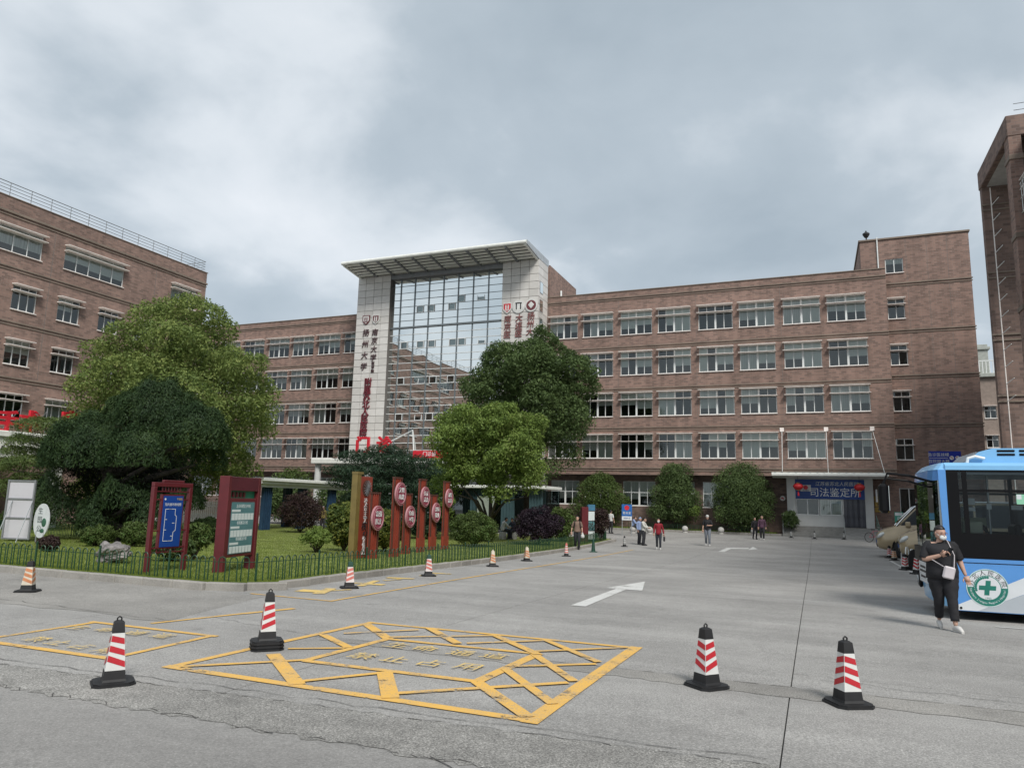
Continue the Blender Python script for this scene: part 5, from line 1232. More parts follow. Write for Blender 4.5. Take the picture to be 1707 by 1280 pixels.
for i in range(8): a = i*PI/8; mb.bar((-.26*math.cos(a), -.055, -.26*math.sin(a)), (.26*math.cos(a), -.055, .26*math.sin(a)), .012, .018)
mb.build('seal_carving', GREYM, sl)
for i, ch in enumerate('社会主义'): text(ch, .23, SW, TT, (.39, -.075, 1.80-.20*i), ext=.008)
for i, ch in enumerate('核心'): text(ch, .30, BLACK, TT, (.33+.10*i, -.075, 1.0-.22*i), ext=.008, shear=.2)
for i, ch in enumerate('价值观'): text(ch, .22, SW, TT, (.39, -.075, .58-.20*i), ext=.008)
ORD = ['first, nearest the olive and red totem', 'second, tall, partly behind the yellow flecked shrub', 'third from the totem, with its plate set low', 'fourth from the totem, with its plate set high', 'fifth from the totem, with its plate set low', 'last, farthest from the totem']
OVS = [(620, 929, 820, 863, '富强', '民主'), (657, 926, 795, 823, '文明', '和谐'), (676, 921, 822, 861, '自由', '平等'), (700, 918, 798, 828, '公正', '法治'), (720, 915, 824, 854, '爱国', '敬业'), (741, 913, 802, 830, '诚信', '友善')]
for (px, pb, ptop, poc, t1, t2), od in zip(OVS, ORD):
    q = GL(px, pb+2); Y_ = q.y; q = onY(px, pb, Y_); base = Vector((q.x, Y_, gz(Y_)+LAWN_Z)); dep = (q-CAM).dot(CF)
    qt = onY(px+2, ptop, Y_); H = qt.z-base.z; qo = onY(px+2, poc, Y_); oz = qo.z-base.z
    r = thing('slogan_sign', 'magenta slogan plate on red pole, ' + od, 'sign', base, math.radians(95), 'red slogan signs in a row on the lawn')
    w = .62
    mb = MB(); mb.box(-w/2, w/2, -.05, .05, -.1, .55 if px > 690 else .12); mb.build('plinth', ORED, r)
    for i in range(5): x = -w/2+.04+i*(w-.08)/4; mb = MB(); mb.box(x-.028, x+.028, -.045, .045, .1, H-.05); mb.build('rib', ORED if i % 4 else BRN, r)
    mb = MB(); mb.box(-w/2, w/2, .01, .03, .1, H-.06); mb.build('back_plate', ORED, r)
    mb = MB(); mb.box(-w/2-.01, w/2+.01, -.05, .05, H-.06, H); mb.build('pole_cap', BRN, r)
    R_ = .40
    def disc(rad, y0, y1, m_, nm, par, loc):
        mb = MB(); mb.lathe([(rad, y0), (rad, y1)], 32); me = mb.mesh(nm, m_); me.transform(Matrix.Rotation(PI/2, 4, 'X')); return link(nm, me, par, loc)
    pl_ = disc(R_, -.015, .05, OV, 'plate_rim', r, (0, -.11, oz))
    disc(R_*.93, -.016, .056, MAGE, 'plate', pl_, (0, 0, 0))
    mb = MB(); mb.tube([(R_*.82*math.cos(a_*2*PI/32), -.058, R_*.82*math.sin(a_*2*PI/32)) for a_ in range(32)], .014, 5, closed=True); mb.build('ring', OV, pl_)
    text(t1, .205, SW, pl_, (0, -.062, .12), ext=.008, sx=1.05); text(t2, .205, SW, pl_, (0, -.062, -.12), ext=.008, sx=1.05)
    mb = MB(); mb.tube([(.5, 0, oz), (.78, .05, oz)], .02, 6); mb.tube([(-.5, 0, oz), (-.62, .0, oz)], .02, 6); mb.build('link_bar', GREYM, r)
# --- white board seen from behind, and an oval planter sign
q = G(30, 903); EB = thing('easel_board', 'tall white board seen from behind with grey frame and prop legs', 'board', (q.x+1.6, q.y-1.2, gz(q.y)+LAWN_Z), math.radians(16))
mb = MB(); mb.box(-.55, .55, 0, .03, .12, 2.25); mb.build('board', flat('board_white', (.50, .49, .53), .6, var=.06, vscale=1), EB)
for x in (-.56, .50): mb = MB(); mb.box(x, x+.06, -.04, .0, .10, 2.27); mb.build('frame_bar', GREYM, EB)
for z in (.10, .85, 1.55, 2.21): mb = MB(); mb.box(-.499, .499, -.038, -.001, z, z+.05); mb.build('frame_bar', GREYM, EB)
for x in (-.3, .52): mb = MB(); mb.tube([(x, -.03, 1.5), (x+.12, -.75, 0)], .018, 6); mb.build('prop_leg', STEEL, EB)
q = onY(65, 903, q.y-1.0); OS = thing('oval_sign', 'white oval garden sign with dark characters beside the white board', 'sign', (q.x, q.y, gz(q.y)+LAWN_Z), math.radians(-1))
mb = MB(); mb.prism([(.42*math.cos(2*PI*i/28), .78+.62*math.sin(2*PI*i/28)) for i in range(28)], 'y', -.02, .02); pl_ = mb.build('plate', flat('plate_white', (.56, .58, .60), .5), OS)
for i, ch in enumerate('生园公'): text(ch, .26, flat('ink', (.05, .07, .07), .6), pl_, (-.08, -.024, 1.12-.32*i), ext=.002)
mb = MB(); mb.ell((.16, -.02, .72), (.13, .02, .16), 10, 8); mb.ell((.1, -.02, .42), (.12, .02, .08), 10, 8); mb.build('leaf_motif', flat('motif_green', (.03, .10, .06), .6), pl_)
mb = MB(); mb.tube([(-.2, 0, -.1), (-.2, 0, .4)], .025, 6); mb.tube([(.2, 0, -.1), (.2, 0, .4)], .025, 6); mb.build('stake', GREYM, OS)
# --- red notice pillar at the far end, police sign, road sign, parking sign
q = at(979, 890, 42); NP = thing('notice_pillar', 'dark red pillar with pale display strips and blue cap behind the walking man', 'sign', (q.x, 42, gz(42)+.1), math.radians(40))
mb = MB(); mb.bbox(-.40, .02, -.12, .12, -.1, 2.0, .01); mb.build('pillar', DRED, NP)
for i, (z0, z1, m_) in enumerate(((.15, .62, PW), (.66, 1.18, TEAL), (1.22, 1.75, PW))): mb = MB(); mb.box(.03, .42, -.08, .08, z0, z1); mb.build('display', m_, NP)
mb = MB(); mb.box(.0, .44, -.1, .1, 1.8, 2.15); mb.build('cap_box', flat('cap_blue', (.05, .16, .26), .5), NP)
q = at(1045, 884, 52); PS = thing('police_sign', 'small blue and white sign with red round badge on two posts', 'sign', (q.x, 52, gz(52)+.1), .2)
for x in (-.33, .33): mb = MB(); mb.tube([(x, .03, -.1), (x, .03, 2.05)], .025, 6); mb.build('post', STEEL, PS)
mb = MB(); mb.box(-.36, .36, -.02, .0, .98, 2.1); pl_ = mb.build('panel', flat('police_blue', (.02, .12, .38), .4), PS)
mb = MB(); mb.box(-.35, .35, -.024, -.0205, .99, 1.26); mb.build('white_strip', SW, pl_); mb = MB(); mb.lathe([(.17, 0), (.17, .012)], 20); me = mb.mesh('badge', RED_L); me.transform(Matrix.Rotation(PI/2, 4, 'X')); link('badge', me, pl_, (0, -.022, 1.86))
text('警务室', .20, SW, pl_, (0, -.024, 1.48), ext=.002); text('报警电话', .12, MAPB, pl_, (0, -.027, 1.12), ext=.002)
q = onY(1575, 763, 42); RS = thing('road_sign', 'wide dark blue direction sign with white lines of lettering above the bus', 'sign', (q.x, 42, gz(42)), .12)
zt = onY(1575, 752, 42).z-gz(42); zb = zt-1.02
mb = MB(); mb.box(-.72, .72, -.03, 0, zb, zt); pl_ = mb.build('panel', flat('road_blue', (.010, .030, .30), .35), RS)
for i, s in enumerate(('急诊医技楼', '住院部大楼', '出口停车场')): text(s, .19, SW, pl_, (-.28, -.035, zt-.19-.33*i), ext=.003)
for i in (1, 2): mb = MB(); mb.box(-.70, .14 if i == 1 else .7, -.034, -.031, zt-.345*i-.01, zt-.345*i+.01); mb.build('rule', SW, pl_)
for x in (.30, .56):
    mb = MB(); mb.lathe([(.10, 0), (.10, .006)], 18); me = mb.mesh('symbol', SW); me.transform(Matrix.Rotation(PI/2, 4, 'X')); o = link('symbol', me, pl_, (x, -.031, zt-.33))
    mb = MB(); mb.bar((-.06, -.009, .06), (.06, -.009, -.06), .006, .025); mb.build('symbol_bar', RED_L, o)
for x in (-.5, .5): mb = MB(); mb.tube([(x, .04, 0), (x, .04, zt)], .05, 8); mb.build('post', STEEL, RS)
q = onY(1498, 856, 58); KS = thing('parking_sign', 'green and white parking sign with a letter P behind the gold van', 'sign', (q.x, 58, gz(58)), 0)
KS.scale = (.75,)*3
mb = MB(); mb.box(-.35, .35, -.02, .02, 1.5, 2.7); pl_ = mb.build('panel', flat('park_green', (.05, .30, .22), .5), KS); text('P', .62, SW, pl_, (0, -.026, 2.0), ext=.003); mb = MB(); mb.box(-.3, .3, -.024, -.0205, 2.36, 2.64); mb.build('white_strip', SW, pl_)
mb = MB(); mb.tube([(0, 0, 0), (0, 0, 1.5)], .04, 6); mb.build('post', STEEL, KS)
# --- roofed walkway with fluted blue columns
CBLUE = flat('column_blue', (0.022, 0.055, 0.105), .5, var=.15); CTEAL = flat('column_teal', (0.045, 0.085, 0.095), .5, var=.15)
def fluted(root, x, y, z0, z1, mat_, n=5, w=.62):
    mb = MB()
    for i in range(n): a = x-w/2+w*i/(n-1); mb.box(a-.035, a+.035, y-.12, y+.12, z0, z1)
    mb.box(x-w/2, x+w/2, y-.05, y+.05, z0, z1); mb.build('column', mat_, root)
PV = thing('walkway', 'flat white roofed walkway on fluted dark blue columns behind the lawn', 'pavilion', (-33, 36, gz(40)), PI/2)
mb = MB(); mb.bbox(1.2, 11.2, -.7, 2.9, 3.22, 3.44, .03); mb.bbox(1.2, 11.0, -.55, 2.75, 3.05, 3.218, .02); mb.build('roof', CANOPY_W, PV)
mb = MB(); mb.box(1.3, 10.9, -.35, -.15, 2.85, 3.048); mb.build('beam', WHITE, PV)
for x, y in ((2.4, 0), (6.0, 0), (9.4, 0), (1.9, 2.4), (7.4, 2.4), (4, 2.4)): fluted(PV, x, y, -.1, 3.05, CBLUE, w=.7)
P2 = thing('walkway', 'roofed walkway on fluted grey teal columns behind the lighter tree', 'pavilion', (-26, 47.6, gz(47)), 0)
mb = MB(); mb.bbox(-4, 9.2, -.7, 2.9, 3.15, 3.36, .03); mb.build('roof', CANOPY_W, P2)
for x, y in ((-3, 0), (.6, 0), (3.8, 0), (6.2, 0), (8.3, 0), (2, 2.5), (7.6, 2.5)): fluted(P2, x, y, -.1, 3.15, CTEAL, w=.85)
mb = MB(); mb.box(-4, 9, 2.9, 2.96, .2, 3.1); mb.build('glass_screen', GLASS_D, P2)
mb = MB(); mb.box(4.0, 5.3, -.35, -.29, 1.15, 2.6); mb.build('notice', flat('notice_card', (.28, .32, .27), .6), P2)
# --- white slat fence at the back of the lawn
WF = thing('slat_fence', 'white upright slat fence glimpsed behind the two red boards', 'fence', (0, 0, 0))
a, b = onY(225, 870, 44), onY(372, 870, 41); mb = MB(); mb.box(-.055, .055, -.015, .015, 0, 1.7); slm = mb.mesh('slat', WHITE)
for i in range(48):
    f = i/47; x = a.x+(b.x-a.x)*f; y = 44-3*f; link('slat', slm, WF, (x, y, gz(y)+.1))
mb = MB()
for h in (.35, 1.45): mb.bar((a.x, 44.04, gz(44)+h), (b.x, 41.04, gz(41)+h), .03, .06)
mb.build('rail', WHITE, WF)
# ================================================================== vehicles
CARBLUE = pm('bus_blue', (0.085, 0.27, 0.62), .28, var=.04, coat=.5); BUSLT = pm('bus_light_blue', (0.20, 0.46, 0.74), .3, var=.04, coat=.4); BUSW = pm('bus_white', (.62, .65, .68), .35, coat=.3, var=.03); BUSG = pm('bus_grey', (.40, .44, .48), .35, var=.03, coat=.3)
TYRE = pm('tyre', (.02, .02, .02), .85); TRIM = pm('black_trim', (.004, .004, .005), .4, var=.1, spec=.18)
VANGL = glass_mat('van_glass', (.05, .055, .06), .0, gl=(.6, .65, .68)); BUSGL = glass_mat('bus_glass', (.60, .66, .67), .0, gl=(.5, .55, .58)); WSGL = glass_mat('windscreen_glass', (.16, .19, .19), .32, gl=(.75, .8, .8), rough=.02)
EMG = pm('emblem_green', (.010, .17, .13), .4)
BUS = thing('city_bus', 'light blue and white city bus with dark windows and a round green cross emblem', 'bus', (2.32, 16.0, gz(16)), math.radians(1.6))
LEN, WID, Z0, ZB, ZW, ZT = 10.4, 2.45, .17, 1.11, 2.74, 2.86
plan = [(0, 0), (-.14, .04), (-.21, .14), (-.255, .42), (-.27, .85), (-.275, 1.225)]
plan = plan + [(x, WID-y) for x, y in plan[-2::-1]]
def ringband(za, zb, inset_a=0.0, inset_b=0.0, pts=plan, lean=0.0):
    mb = MB(); n = len(pts); cx, cy = 1.2, WID/2
    f = lambda p, ins: (p[0]+ (cx-p[0])*ins, p[1]+(cy-p[1])*ins)
    P = [f(p, inset_a)+(za,) for p in pts]+[f(p, inset_b)+(zb,) for p in pts]
    mb.add(P, [(i+1, i, n+i, n+i+1) for i in range(n-1)]); return mb
for y, fl in ((0, 1), (WID, -1)):
    mb = MB(); wall_cells(mb, 0, LEN, Z0, ZB, [(2.15, 3.15, Z0, .95), (7.3, 8.3, Z0, .95)], .05)
    o = mb.build('side_panel', CARBLUE, BUS, (0, 0, 0) if fl > 0 else (LEN, WID, 0), 0 if fl > 0 else PI)
ringband(Z0+.05, .95, .05, 0).build('front_bumper', BUSLT, BUS)
ringband(.951, 2.54).build('windscreen', WSGL, BUS)
mb = ringband(2.541, 2.74, 0, .02); mb.build('front_header', CARBLUE, BUS)
mb = MB(); mb.prism([(0, ZW), (0, 2.82), (.10, 2.88), (WID-.10, 2.88), (WID, 2.82), (WID, ZW)], 'x', 0, LEN); 
n = len(plan); c0 = [(p[0]+.03, p[1]*.97+.035) for p in plan]
P = [(p[0]+.025, p[1], 2.741) for p in plan]+[(p[0]*.6+.06, .08+p[1]*.93, 2.875) for p in plan]
mb.add(P, [(i+1, i, n+i, n+i+1) for i in range(n-1)]+[tuple(range(n, 2*n))[::-1]]); mb.build('roof', BUSLT, BUS)
mb = MB(); mb.prism([(-.13, ZW), (.0, ZW), (.0, ZB), (-.09, ZB)], 'y', -.012, .06); mb.build('corner_pillar', CARBLUE, BUS)
mb = MB(); mb.prism([(-.13, ZW), (.0, ZW), (.0, ZB), (-.09, ZB)], 'y', WID-.06, WID+.012); mb.build('corner_pillar', CARBLUE, BUS)
for y, s in ((.012, 1), (WID-.012, -1)):
    mb = MB(); mb.box(.001, LEN, y-.008, y+.008, ZB+.002, 1.57); mb.box(.001, LEN, y-.0079, y+.0079, 2.72, ZW-.001)
    for x in (.002, .26, 1.56, 3.2, 4.8, 6.4, 8.0, 9.7): mb.box(x, x+(.20 if x < .2 else .08), y-.0085, y+.0085, 1.57, 2.72)
    mb.box(.05, LEN, y-.0082, y+.0082, 2.33, 2.38); mb.build('window_frame', TRIM, BUS)
    mb = MB(); mb.quad((.05, y, 1.56), (LEN-.05, y, 1.56), (LEN-.05, y, 2.73), (.05, y, 2.73)); mb.build('side_window', BUSGL, BUS)
mb = MB(); mb.box(.1, LEN-.05, .06, WID-.06, .32, .38); mb.box(LEN-.04, LEN, .06, WID-.06, Z0, 2.74); mb.build('floor', TRIM, BUS)
mb = MB(); mb.box(-.3, .25, .25, 2.2, .95, 1.25); mb.bbox(.2, .34, .45, 1.0, 1.2, 1.42, .02); mb.build('dashboard', TRIM, BUS)
seat_m = pm('seat_cloth', (.30, .33, .16), .8); mb = MB()
mb.bbox(.75, 1.2, .45, .95, .85, 1.0, .04); mb.bbox(1.15, 1.28, .45, .95, .95, 1.75, .04); mb.build('driver_seat', TRIM, BUS)
for i in range(6):
    for y0 in (.12, 1.35): mb = MB(); mb.bbox(2.6+1.05*i, 2.72+1.05*i, y0, y0+.95, .9, 1.72, .03); mb.bbox(2.25+1.05*i, 2.65+1.05*i, y0, y0+.95, .82, .92, .03); mb.build('passenger_seat', seat_m, BUS)
mb = MB(); mb.bbox(.30, .62, .35, .5, 1.56, 1.78, .02); mb.build('cab_box', pm('cab_box', (.50, .52, .40), .6), BUS)
for x, z, w_, h_ in ((.33, 2.10, .20, .12), (.33, 1.98, .20, .07), (.72, 2.02, .08, .10), (1.12, 2.02, .18, .08), (1.34, 1.98, .12, .08)): mb = MB(); mb.box(x, x+w_, .42, .43, z, z+h_); mb.build('notice_card', BUSW, BUS)
mb = MB(); mb.box(.05, LEN-.06, .10, WID-.10, 2.66, 2.70); mb.build('ceiling', BUSG, BUS)
mb = MB(); mb.box(.55, 1.0, 1.85, 2.2, 1.3, 1.85); mb.build('fare_box', pm('fare_box', (.42, .45, .32), .5), BUS)
for x in (.9, 2.0, 3.5): mb = MB(); mb.tube([(x, 1.1, .38), (x, 1.1, 2.7)], .02, 6); mb.build('grab_pole', STEEL, BUS)
# decals stand a hair proud of the panel
def plate(name, poly, y0, y1, m_, par=BUS):
    mb = MB(); mb.prism(poly, 'y', y0, y1); return mb.build(name, m_, par)
plate('white_stripe', [(.01, Z0+.01), (.36, Z0+.01), (2.14, 1.00), (2.14, ZB-.01), (1.70, ZB-.01), (.01, .25)], -.004, -.001, BUSW)
plate('grey_field', [(.361, Z0+.01), (2.14, Z0+.01), (2.14, .99)], -.0045, -.001, BUSG)
mb = MB(); mb.box(1.30, 1.312, -.006, -.0001, Z0, 1.04); mb.box(.12, 1.299, -.0061, -.0001, 1.03, 1.042); mb.build('panel_seam', TRIM, BUS)
for x, z in ((.10, .22), (1.22, .24)): mb = MB(); mb.lathe([(.022, -.004), (.022, .004)], 10); me = mb.mesh('latch', TRIM); me.transform(Matrix.Rotation(PI/2, 4, 'X')); link('latch', me, BUS, (x, -.009, z))
ex, ez, er = .54, .60, .335
circ = lambda r_, n=40, a0=0, a1=2*PI: [(ex+r_*math.cos(a0+(a1-a0)*i/n), ez+r_*math.sin(a0+(a1-a0)*i/n)) for i in range(n+(0 if a1-a0 > 6.2 else 1))]
em = plate('emblem', circ(er), -.009, -.005, pm('emblem_pale', (.55, .66, .66), .4))
plate('emblem_band', circ(er*.96, 40), -.0105, -.0091, EMG, em); plate('emblem_ring', circ(er*.93, 24, 0.02, PI-.02), -.012, -.0106, BUSW, em)
plate('emblem_core', circ(er*.66), -.0135, -.0121, EMG, em); plate('emblem_field', circ(er*.62), -.015, -.0136, BUSW, em)
mb = MB(); mb.prism([(ex-.02, ez+.13), (ex+.06, ez+.13), (ex+.05, ez+.04), (ex+.14, ez+.04), (ex+.13, ez-.04), (ex+.03, ez-.04), (ex+.02, ez-.13), (ex-.06, ez-.13), (ex-.05, ez-.04), (ex-.14, ez-.04), (ex-.13, ez+.04), (ex-.03, ez+.04)], 'y', -.017, -.0151); mb.build('cross', EMG, em)
for i in range(11): a = 1.5+i*.19; mb = MB(); mb.ell((ex+.185*math.cos(a), -.016, ez+.185*math.sin(a)), (.022, .002, .022), 8, 5); mb.build('laurel', EMG, em)
for i, ch in enumerate('苏北人民医院'):
    a = math.radians(162-29*i); o = text(ch, .105, TRIM, em, (ex+er*.79*math.cos(a), -.0125, ez+er*.79*math.sin(a)), ext=.0005); o.rotation_euler = (0, PI/2-a if False else -(a-PI/2), 0)
text('1900', .05, EMG, em, (ex, -.0155, ez-.185), ext=.0005)
for i, ch in enumerate("Northern Jiangsu People's Hospital"):
    if ch == ' ': continue
    a = math.radians(188+5.0*i); o = text(ch, .052, BUSW, em, (ex+er*.80*math.cos(a), -.0112, ez+er*.80*math.sin(a)), ext=.0005); o.rotation_euler = (0, -(a+PI/2), 0)
mb = MB(); mb.box(.93, 1.12, .0005, .0035, 2.12, 2.30); o = mb.build('window_sticker', pm('sticker_green', (.25, .55, .38), .5), BUS, (.18, -.001, 0)); 
mb = MB(); mb.box(.935, 1.01, -.0005, .0004, 2.21, 2.295); mb.build('sticker_field', BUSW, o)
# roof unit
ac = MB(); ac.prism([(.28, 2.88), (.52, 3.10), (.75, 3.17), (3.6, 3.17), (3.85, 2.88)], 'y', .35, 2.1); ac = ac.build('roof_unit', BUSLT, BUS, (.12, 0, 0))
for i in range(2):
    for j in range(2): mb = MB(); mb.bbox(.82+.36*i, 1.11+.36*i, .336, .349, 3.03+.07*j, 3.07+.07*j, .006); mb.build('vent_slot', TRIM, ac)
for i in range(9): mb = MB(); mb.bar((.30, .42+.19*i, 2.91), (.50, .42+.19*i, 3.10), .05, .03); mb.build('grille_bar', GREYM, ac)
mb = MB(); mb.tube([(.30, .28, 2.87), (.32, .28, 2.97), (.44, .28, 3.01), (.6, .30, 2.97)], .03, 8); mb.build('hose', WHITE, ac)
# front details
for y in (.30, WID-.30):
    mb = MB(); mb.smooth = True; mb.ell((-.225, y, .52), (.06, .17, .16), 14, 8); o = mb.build('headlight_housing', TRIM, BUS); mb = MB(); mb.ell((-.26, y, .53), (.05, .09, .09), 12, 8); mb.build('headlight', STEEL, o)
mb = MB(); mb.box(-.305, -.280, .78, 1.67, .55, .95); o = mb.build('number_board', BUSW, BUS); 
for z_, w_ in ((.85, .30), (.77, .36), (.66, .26)): mb = MB(); mb.box(-.308, -.3055, 1.22-w_, 1.22+w_, z_-.022, z_+.022); mb.build('board_print', BLACK, o)
mb = MB(); mb.box(-.298, -.255, .34, .72, .60, .98); o = mb.build('front_notice', BUSW, BUS)
mb = MB(); mb.tube([(-.22, .22, 2.52), (-.62, -.02, 2.62), (-1.0, -.05, 2.66), (-1.08, -.05, 2.45)], .025, 7); mb.tube([(-.24, .3, 2.42), (-.65, .0, 2.52), (-1.0, -.04, 2.56)], .02, 6); o = mb.build('mirror_arm', TRIM, BUS)
mb = MB(); mb.bbox(-1.17, -1.0, -.19, .07, 1.90, 2.46, .05); mb.build('mirror', TRIM, o); mb = MB(); mb.box(-.999, -.992, -.15, .03, 1.95, 2.42); mb.build('mirror_glass', MIRROR, o)
mb = MB(); mb.tube([(-.315, .9, 1.0), (-.315, .55, 1.04), (-.29, .3, 1.1)], .010, 5); mb.build('wiper', TRIM, BUS)
def wheel(root, x, y, r_, w, sgn, nm='wheel'):
    mb = MB(); mb.smooth = True; mb.lathe([(r_*.62, -w/2), (r_*.95, -w/2), (r_, -w*.3), (r_, w*.3), (r_*.95, w/2), (r_*.62, w/2)], 28); me = mb.mesh(nm, TYRE); me.transform(Matrix.Rotation(PI/2, 4, 'X')); o = link(nm, me, root, (x, y, r_))
    mb = MB(); mb.lathe([(0, w*.42), (r_*.18, w*.45), (r_*.22, w*.3), (r_*.55, w*.34), (r_*.62, w*.42), (r_*.62, -w*.4)], 20); me = mb.mesh('rim', STEEL); me.transform(Matrix.Rotation(PI/2*sgn, 4, 'X')); link('rim', me, o)
for x in (2.65, 7.8):
    wheel(BUS, x, .20, .46, .28, 1); wheel(BUS, x, WID-.20, .46, .28, -1)
# --- two gold vans parked nose out
GOLDP = pm('champagne_paint', (0.40, 0.315, 0.195), .28, .25, var=.05, coat=.6); CHROME = pm('chrome', (.6, .6, .6), .15, .9, var=.02); LAMP = pm('lamp_glass', (.62, .64, .62), .12, .2)
def van_build(label):
    r = thing('van', label, 'van', (0, 0, 0), 0, 'gold vans parked by the right building')
    # stations: x, z bottom, z belt, z roof, half width sill / belt / roof
    S = [(0.0, .42, .78, .80, .66, .66, .60), (.06, .32, .88, .90, .82, .80, .70), (.30, .27, .98, 1.02, .90, .88, .76), (.68, .25, 1.08, 1.12, .92, .90, .80), (.78, .25, 1.10, 1.20, .92, .90, .80), (1.5, .25, 1.17, 1.86, .92, .91, .70), (2.0, .25, 1.19, 1.99, .92, .91, .72), (3.4, .25, 1.2, 2.02, .92, .91, .73), (4.55, .27, 1.2, 1.97, .91, .90, .72), (4.78, .32, 1.18, 1.55, .88, .88, .78), (4.8, .45, 1.1, 1.2, .84, .84, .76)]
    mb = MB(); mb.smooth = True; P = []; k = 14
    for x, zb, zl, zr, ws, wb, wr_ in S:
        half = [(ws*.85, zb), (ws, zb+.10), (ws*1.01, (zb+zl)*.5), (wb, zl), (wb*.6+wr_*.4, zl+(zr-zl)*.45), (wr_, zr-.06*min(1, (zr-zl)/.3)), (wr_*.6, zr)]
        P += [(x, -a, b) for a, b in half]+[(x, a, b) for a, b in half[::-1]]
    n = len(S); fs = [(i*k+j, i*k+(j+1) % k, (i+1)*k+(j+1) % k, (i+1)*k+j) for i in range(n-1) for j in range(k)]+[tuple(range(k))[::-1], tuple(range((n-1)*k, n*k))]
    mb.add(P, fs); mb.build('body', GOLDP, r)
    for s in (-1, 1):
        win = lambda pts, nm, m_: (lambda q: (q.add([(x, s*(w+.012), z) for x, w, z in pts], [tuple(range(len(pts)))]), q.build(nm, m_, r))[1])(MB())
        win([(.88, .892, 1.17), (1.54, .78, 1.80), (2.35, .755, 1.90), (2.35, .905, 1.22)], 'side_window', VANGL)
        win([(2.42, .905, 1.22), (2.42, .755, 1.90), (3.45, .757, 1.92), (3.45, .908, 1.24)], 'side_window', VANGL); win([(3.52, .908, 1.24), (3.52, .757, 1.92), (4.5, .75, 1.87), (4.5, .90, 1.24)], 'side_window', VANGL)
        q = MB(); q.tube([(.74, s*.885, 1.14), (1.0, s*.86, 1.42), (1.42, s*.78, 1.82), (1.8, s*.745, 1.955), (2.2, s*.735, 2.0), (4.4, s*.735, 2.0)], .03, 6); q.build('roof_rail', CHROME, r)
        q = MB(); q.smooth = True; q.ell((.20, s*.76, .82), (.24, .14, .095), 14, 8, Matrix.Rotation(-.55, 3, 'Y')); q.build('headlight', LAMP, r)
        q = MB(); q.bbox(1.06, 1.26, s*1.03-.06, s*1.03+.06, 1.12, 1.30, .03); q.tube([(1.2, s*.9, 1.16), (1.2, s*1.0, 1.18)], .025, 5); q.build('door_mirror', GOLDP, r)
        q = MB(); q.lathe([(.385, -.02), (.385, .02)], 24); me = q.mesh('wheel_arch', TRIM); me.transform(Matrix.Rotation(PI/2, 4, 'X'))
        for x in (.92, 3.85):
            link('wheel_arch', me, r, (x, s*.905, .36)); wheel(r, x, s*.845, .33, .20, 1 if s < 0 else -1)
        q = MB(); q.tube([(2.36, s*.925, 1.18), (2.38, s*.935, .6)], .006, 4); q.tube([(2.36, s*.935, .8), (4.5, s*.93, .8)], .006, 4); q.build('door_seam', TRIM, r)
    q = MB(); q.add([(.79, -.80, 1.21), (.79, .80, 1.21), (1.49, .68, 1.83), (1.49, -.68, 1.83)], [(0, 1, 2, 3)]); q.v = [(x-.02, y, z+.03) for x, y, z in q.v]; q.build('windscreen', VANGL, r)
    for i in range(3): q = MB(); q.bbox(-.012+.012*i, .05, -.42, .42, .60+.07*i, .635+.07*i, .008); q.build('grille_bar', CHROME if i == 2 else TRIM, r)
    q = MB(); q.bbox(-.02, .06, -.55, .55, .36, .50, .03); q.build('lower_grille', TRIM, r)
    q = MB(); q.box(-.03, -.005, -.22, .22, .50, .60); q.build('number_plate', pm('plate_blue', (.02, .08, .3), .4), r)
    return r
VA = van_build('gold van standing farther, its nose and windscreen showing left of the bus'); VB = dup(VA, (0, 0, 0), 0, 'gold van standing nearer, mostly hidden behind the front of the bus')
for v_, (px, py, Y_) in ((VA, (1462, 905, 42.5)), (VB, (1499, 915, 37.5))):
    q = onY(px, py, Y_); v_.location = (q.x, Y_, gz(Y_)+.02); v_.rotation_euler = (0, 0, math.radians(-3)); v_.scale = (1.2, 1.2, 1.36)
# --- bicycle leaning by the ramp
q = at(1455, 895, 56); BK = thing('bicycle', 'small bicycle with a basket standing by the ramp railing', 'bicycle', (q.x+.2, 56, gz(56)), .5)
for x in (-.5, .5):
    mb = MB(); mb.tube([(x+.31*math.cos(a*2*PI/22), 0, .33+.31*math.sin(a*2*PI/22)) for a in range(22)], .02, 5, closed=True); o = mb.build('wheel', TYRE, BK)
    mb = MB()
    for a in range(8): mb.tube([(x, 0, .33), (x+.3*math.cos(a*PI/4), 0, .33+.3*math.sin(a*PI/4))], .003, 3)
    mb.build('spokes', STEEL, o)
mb = MB()
for a, b in (((-.5, 0, .33), (-.12, 0, .33)), ((-.5, 0, .33), (-.2, 0, .75)), ((-.12, 0, .33), (-.2, 0, .8)), ((-.12, 0, .33), (.36, 0, .78)), ((-.2, 0, .72), (.36, 0, .78)), ((.5, 0, .33), (.34, 0, .95))): mb.tube([a, b], .018, 5)
mb.build('frame', pm('bike_pink', (.35, .12, .14), .4), BK)
mb = MB(); mb.bbox(-.32, -.08, -.07, .07, .82, .88, .02); mb.build('saddle', BLACK, BK); mb = MB(); mb.tube([(.28, -.25, 1.0), (.34, 0, .96), (.28, .25, 1.0)], .015, 5); mb.build('handlebar', STEEL, BK)
mb = MB(); mb.box(.42, .7, -.16, .16, .66, .68); mb.box(.42, .43, -.16, .16, .68, .9); mb.box(.69, .7, -.16, .16, .68, .9); mb.box(.43, .69, -.16, -.15, .68, .9); mb.box(.43, .69, .15, .16, .68, .9); mb.build('basket', STEEL, BK)
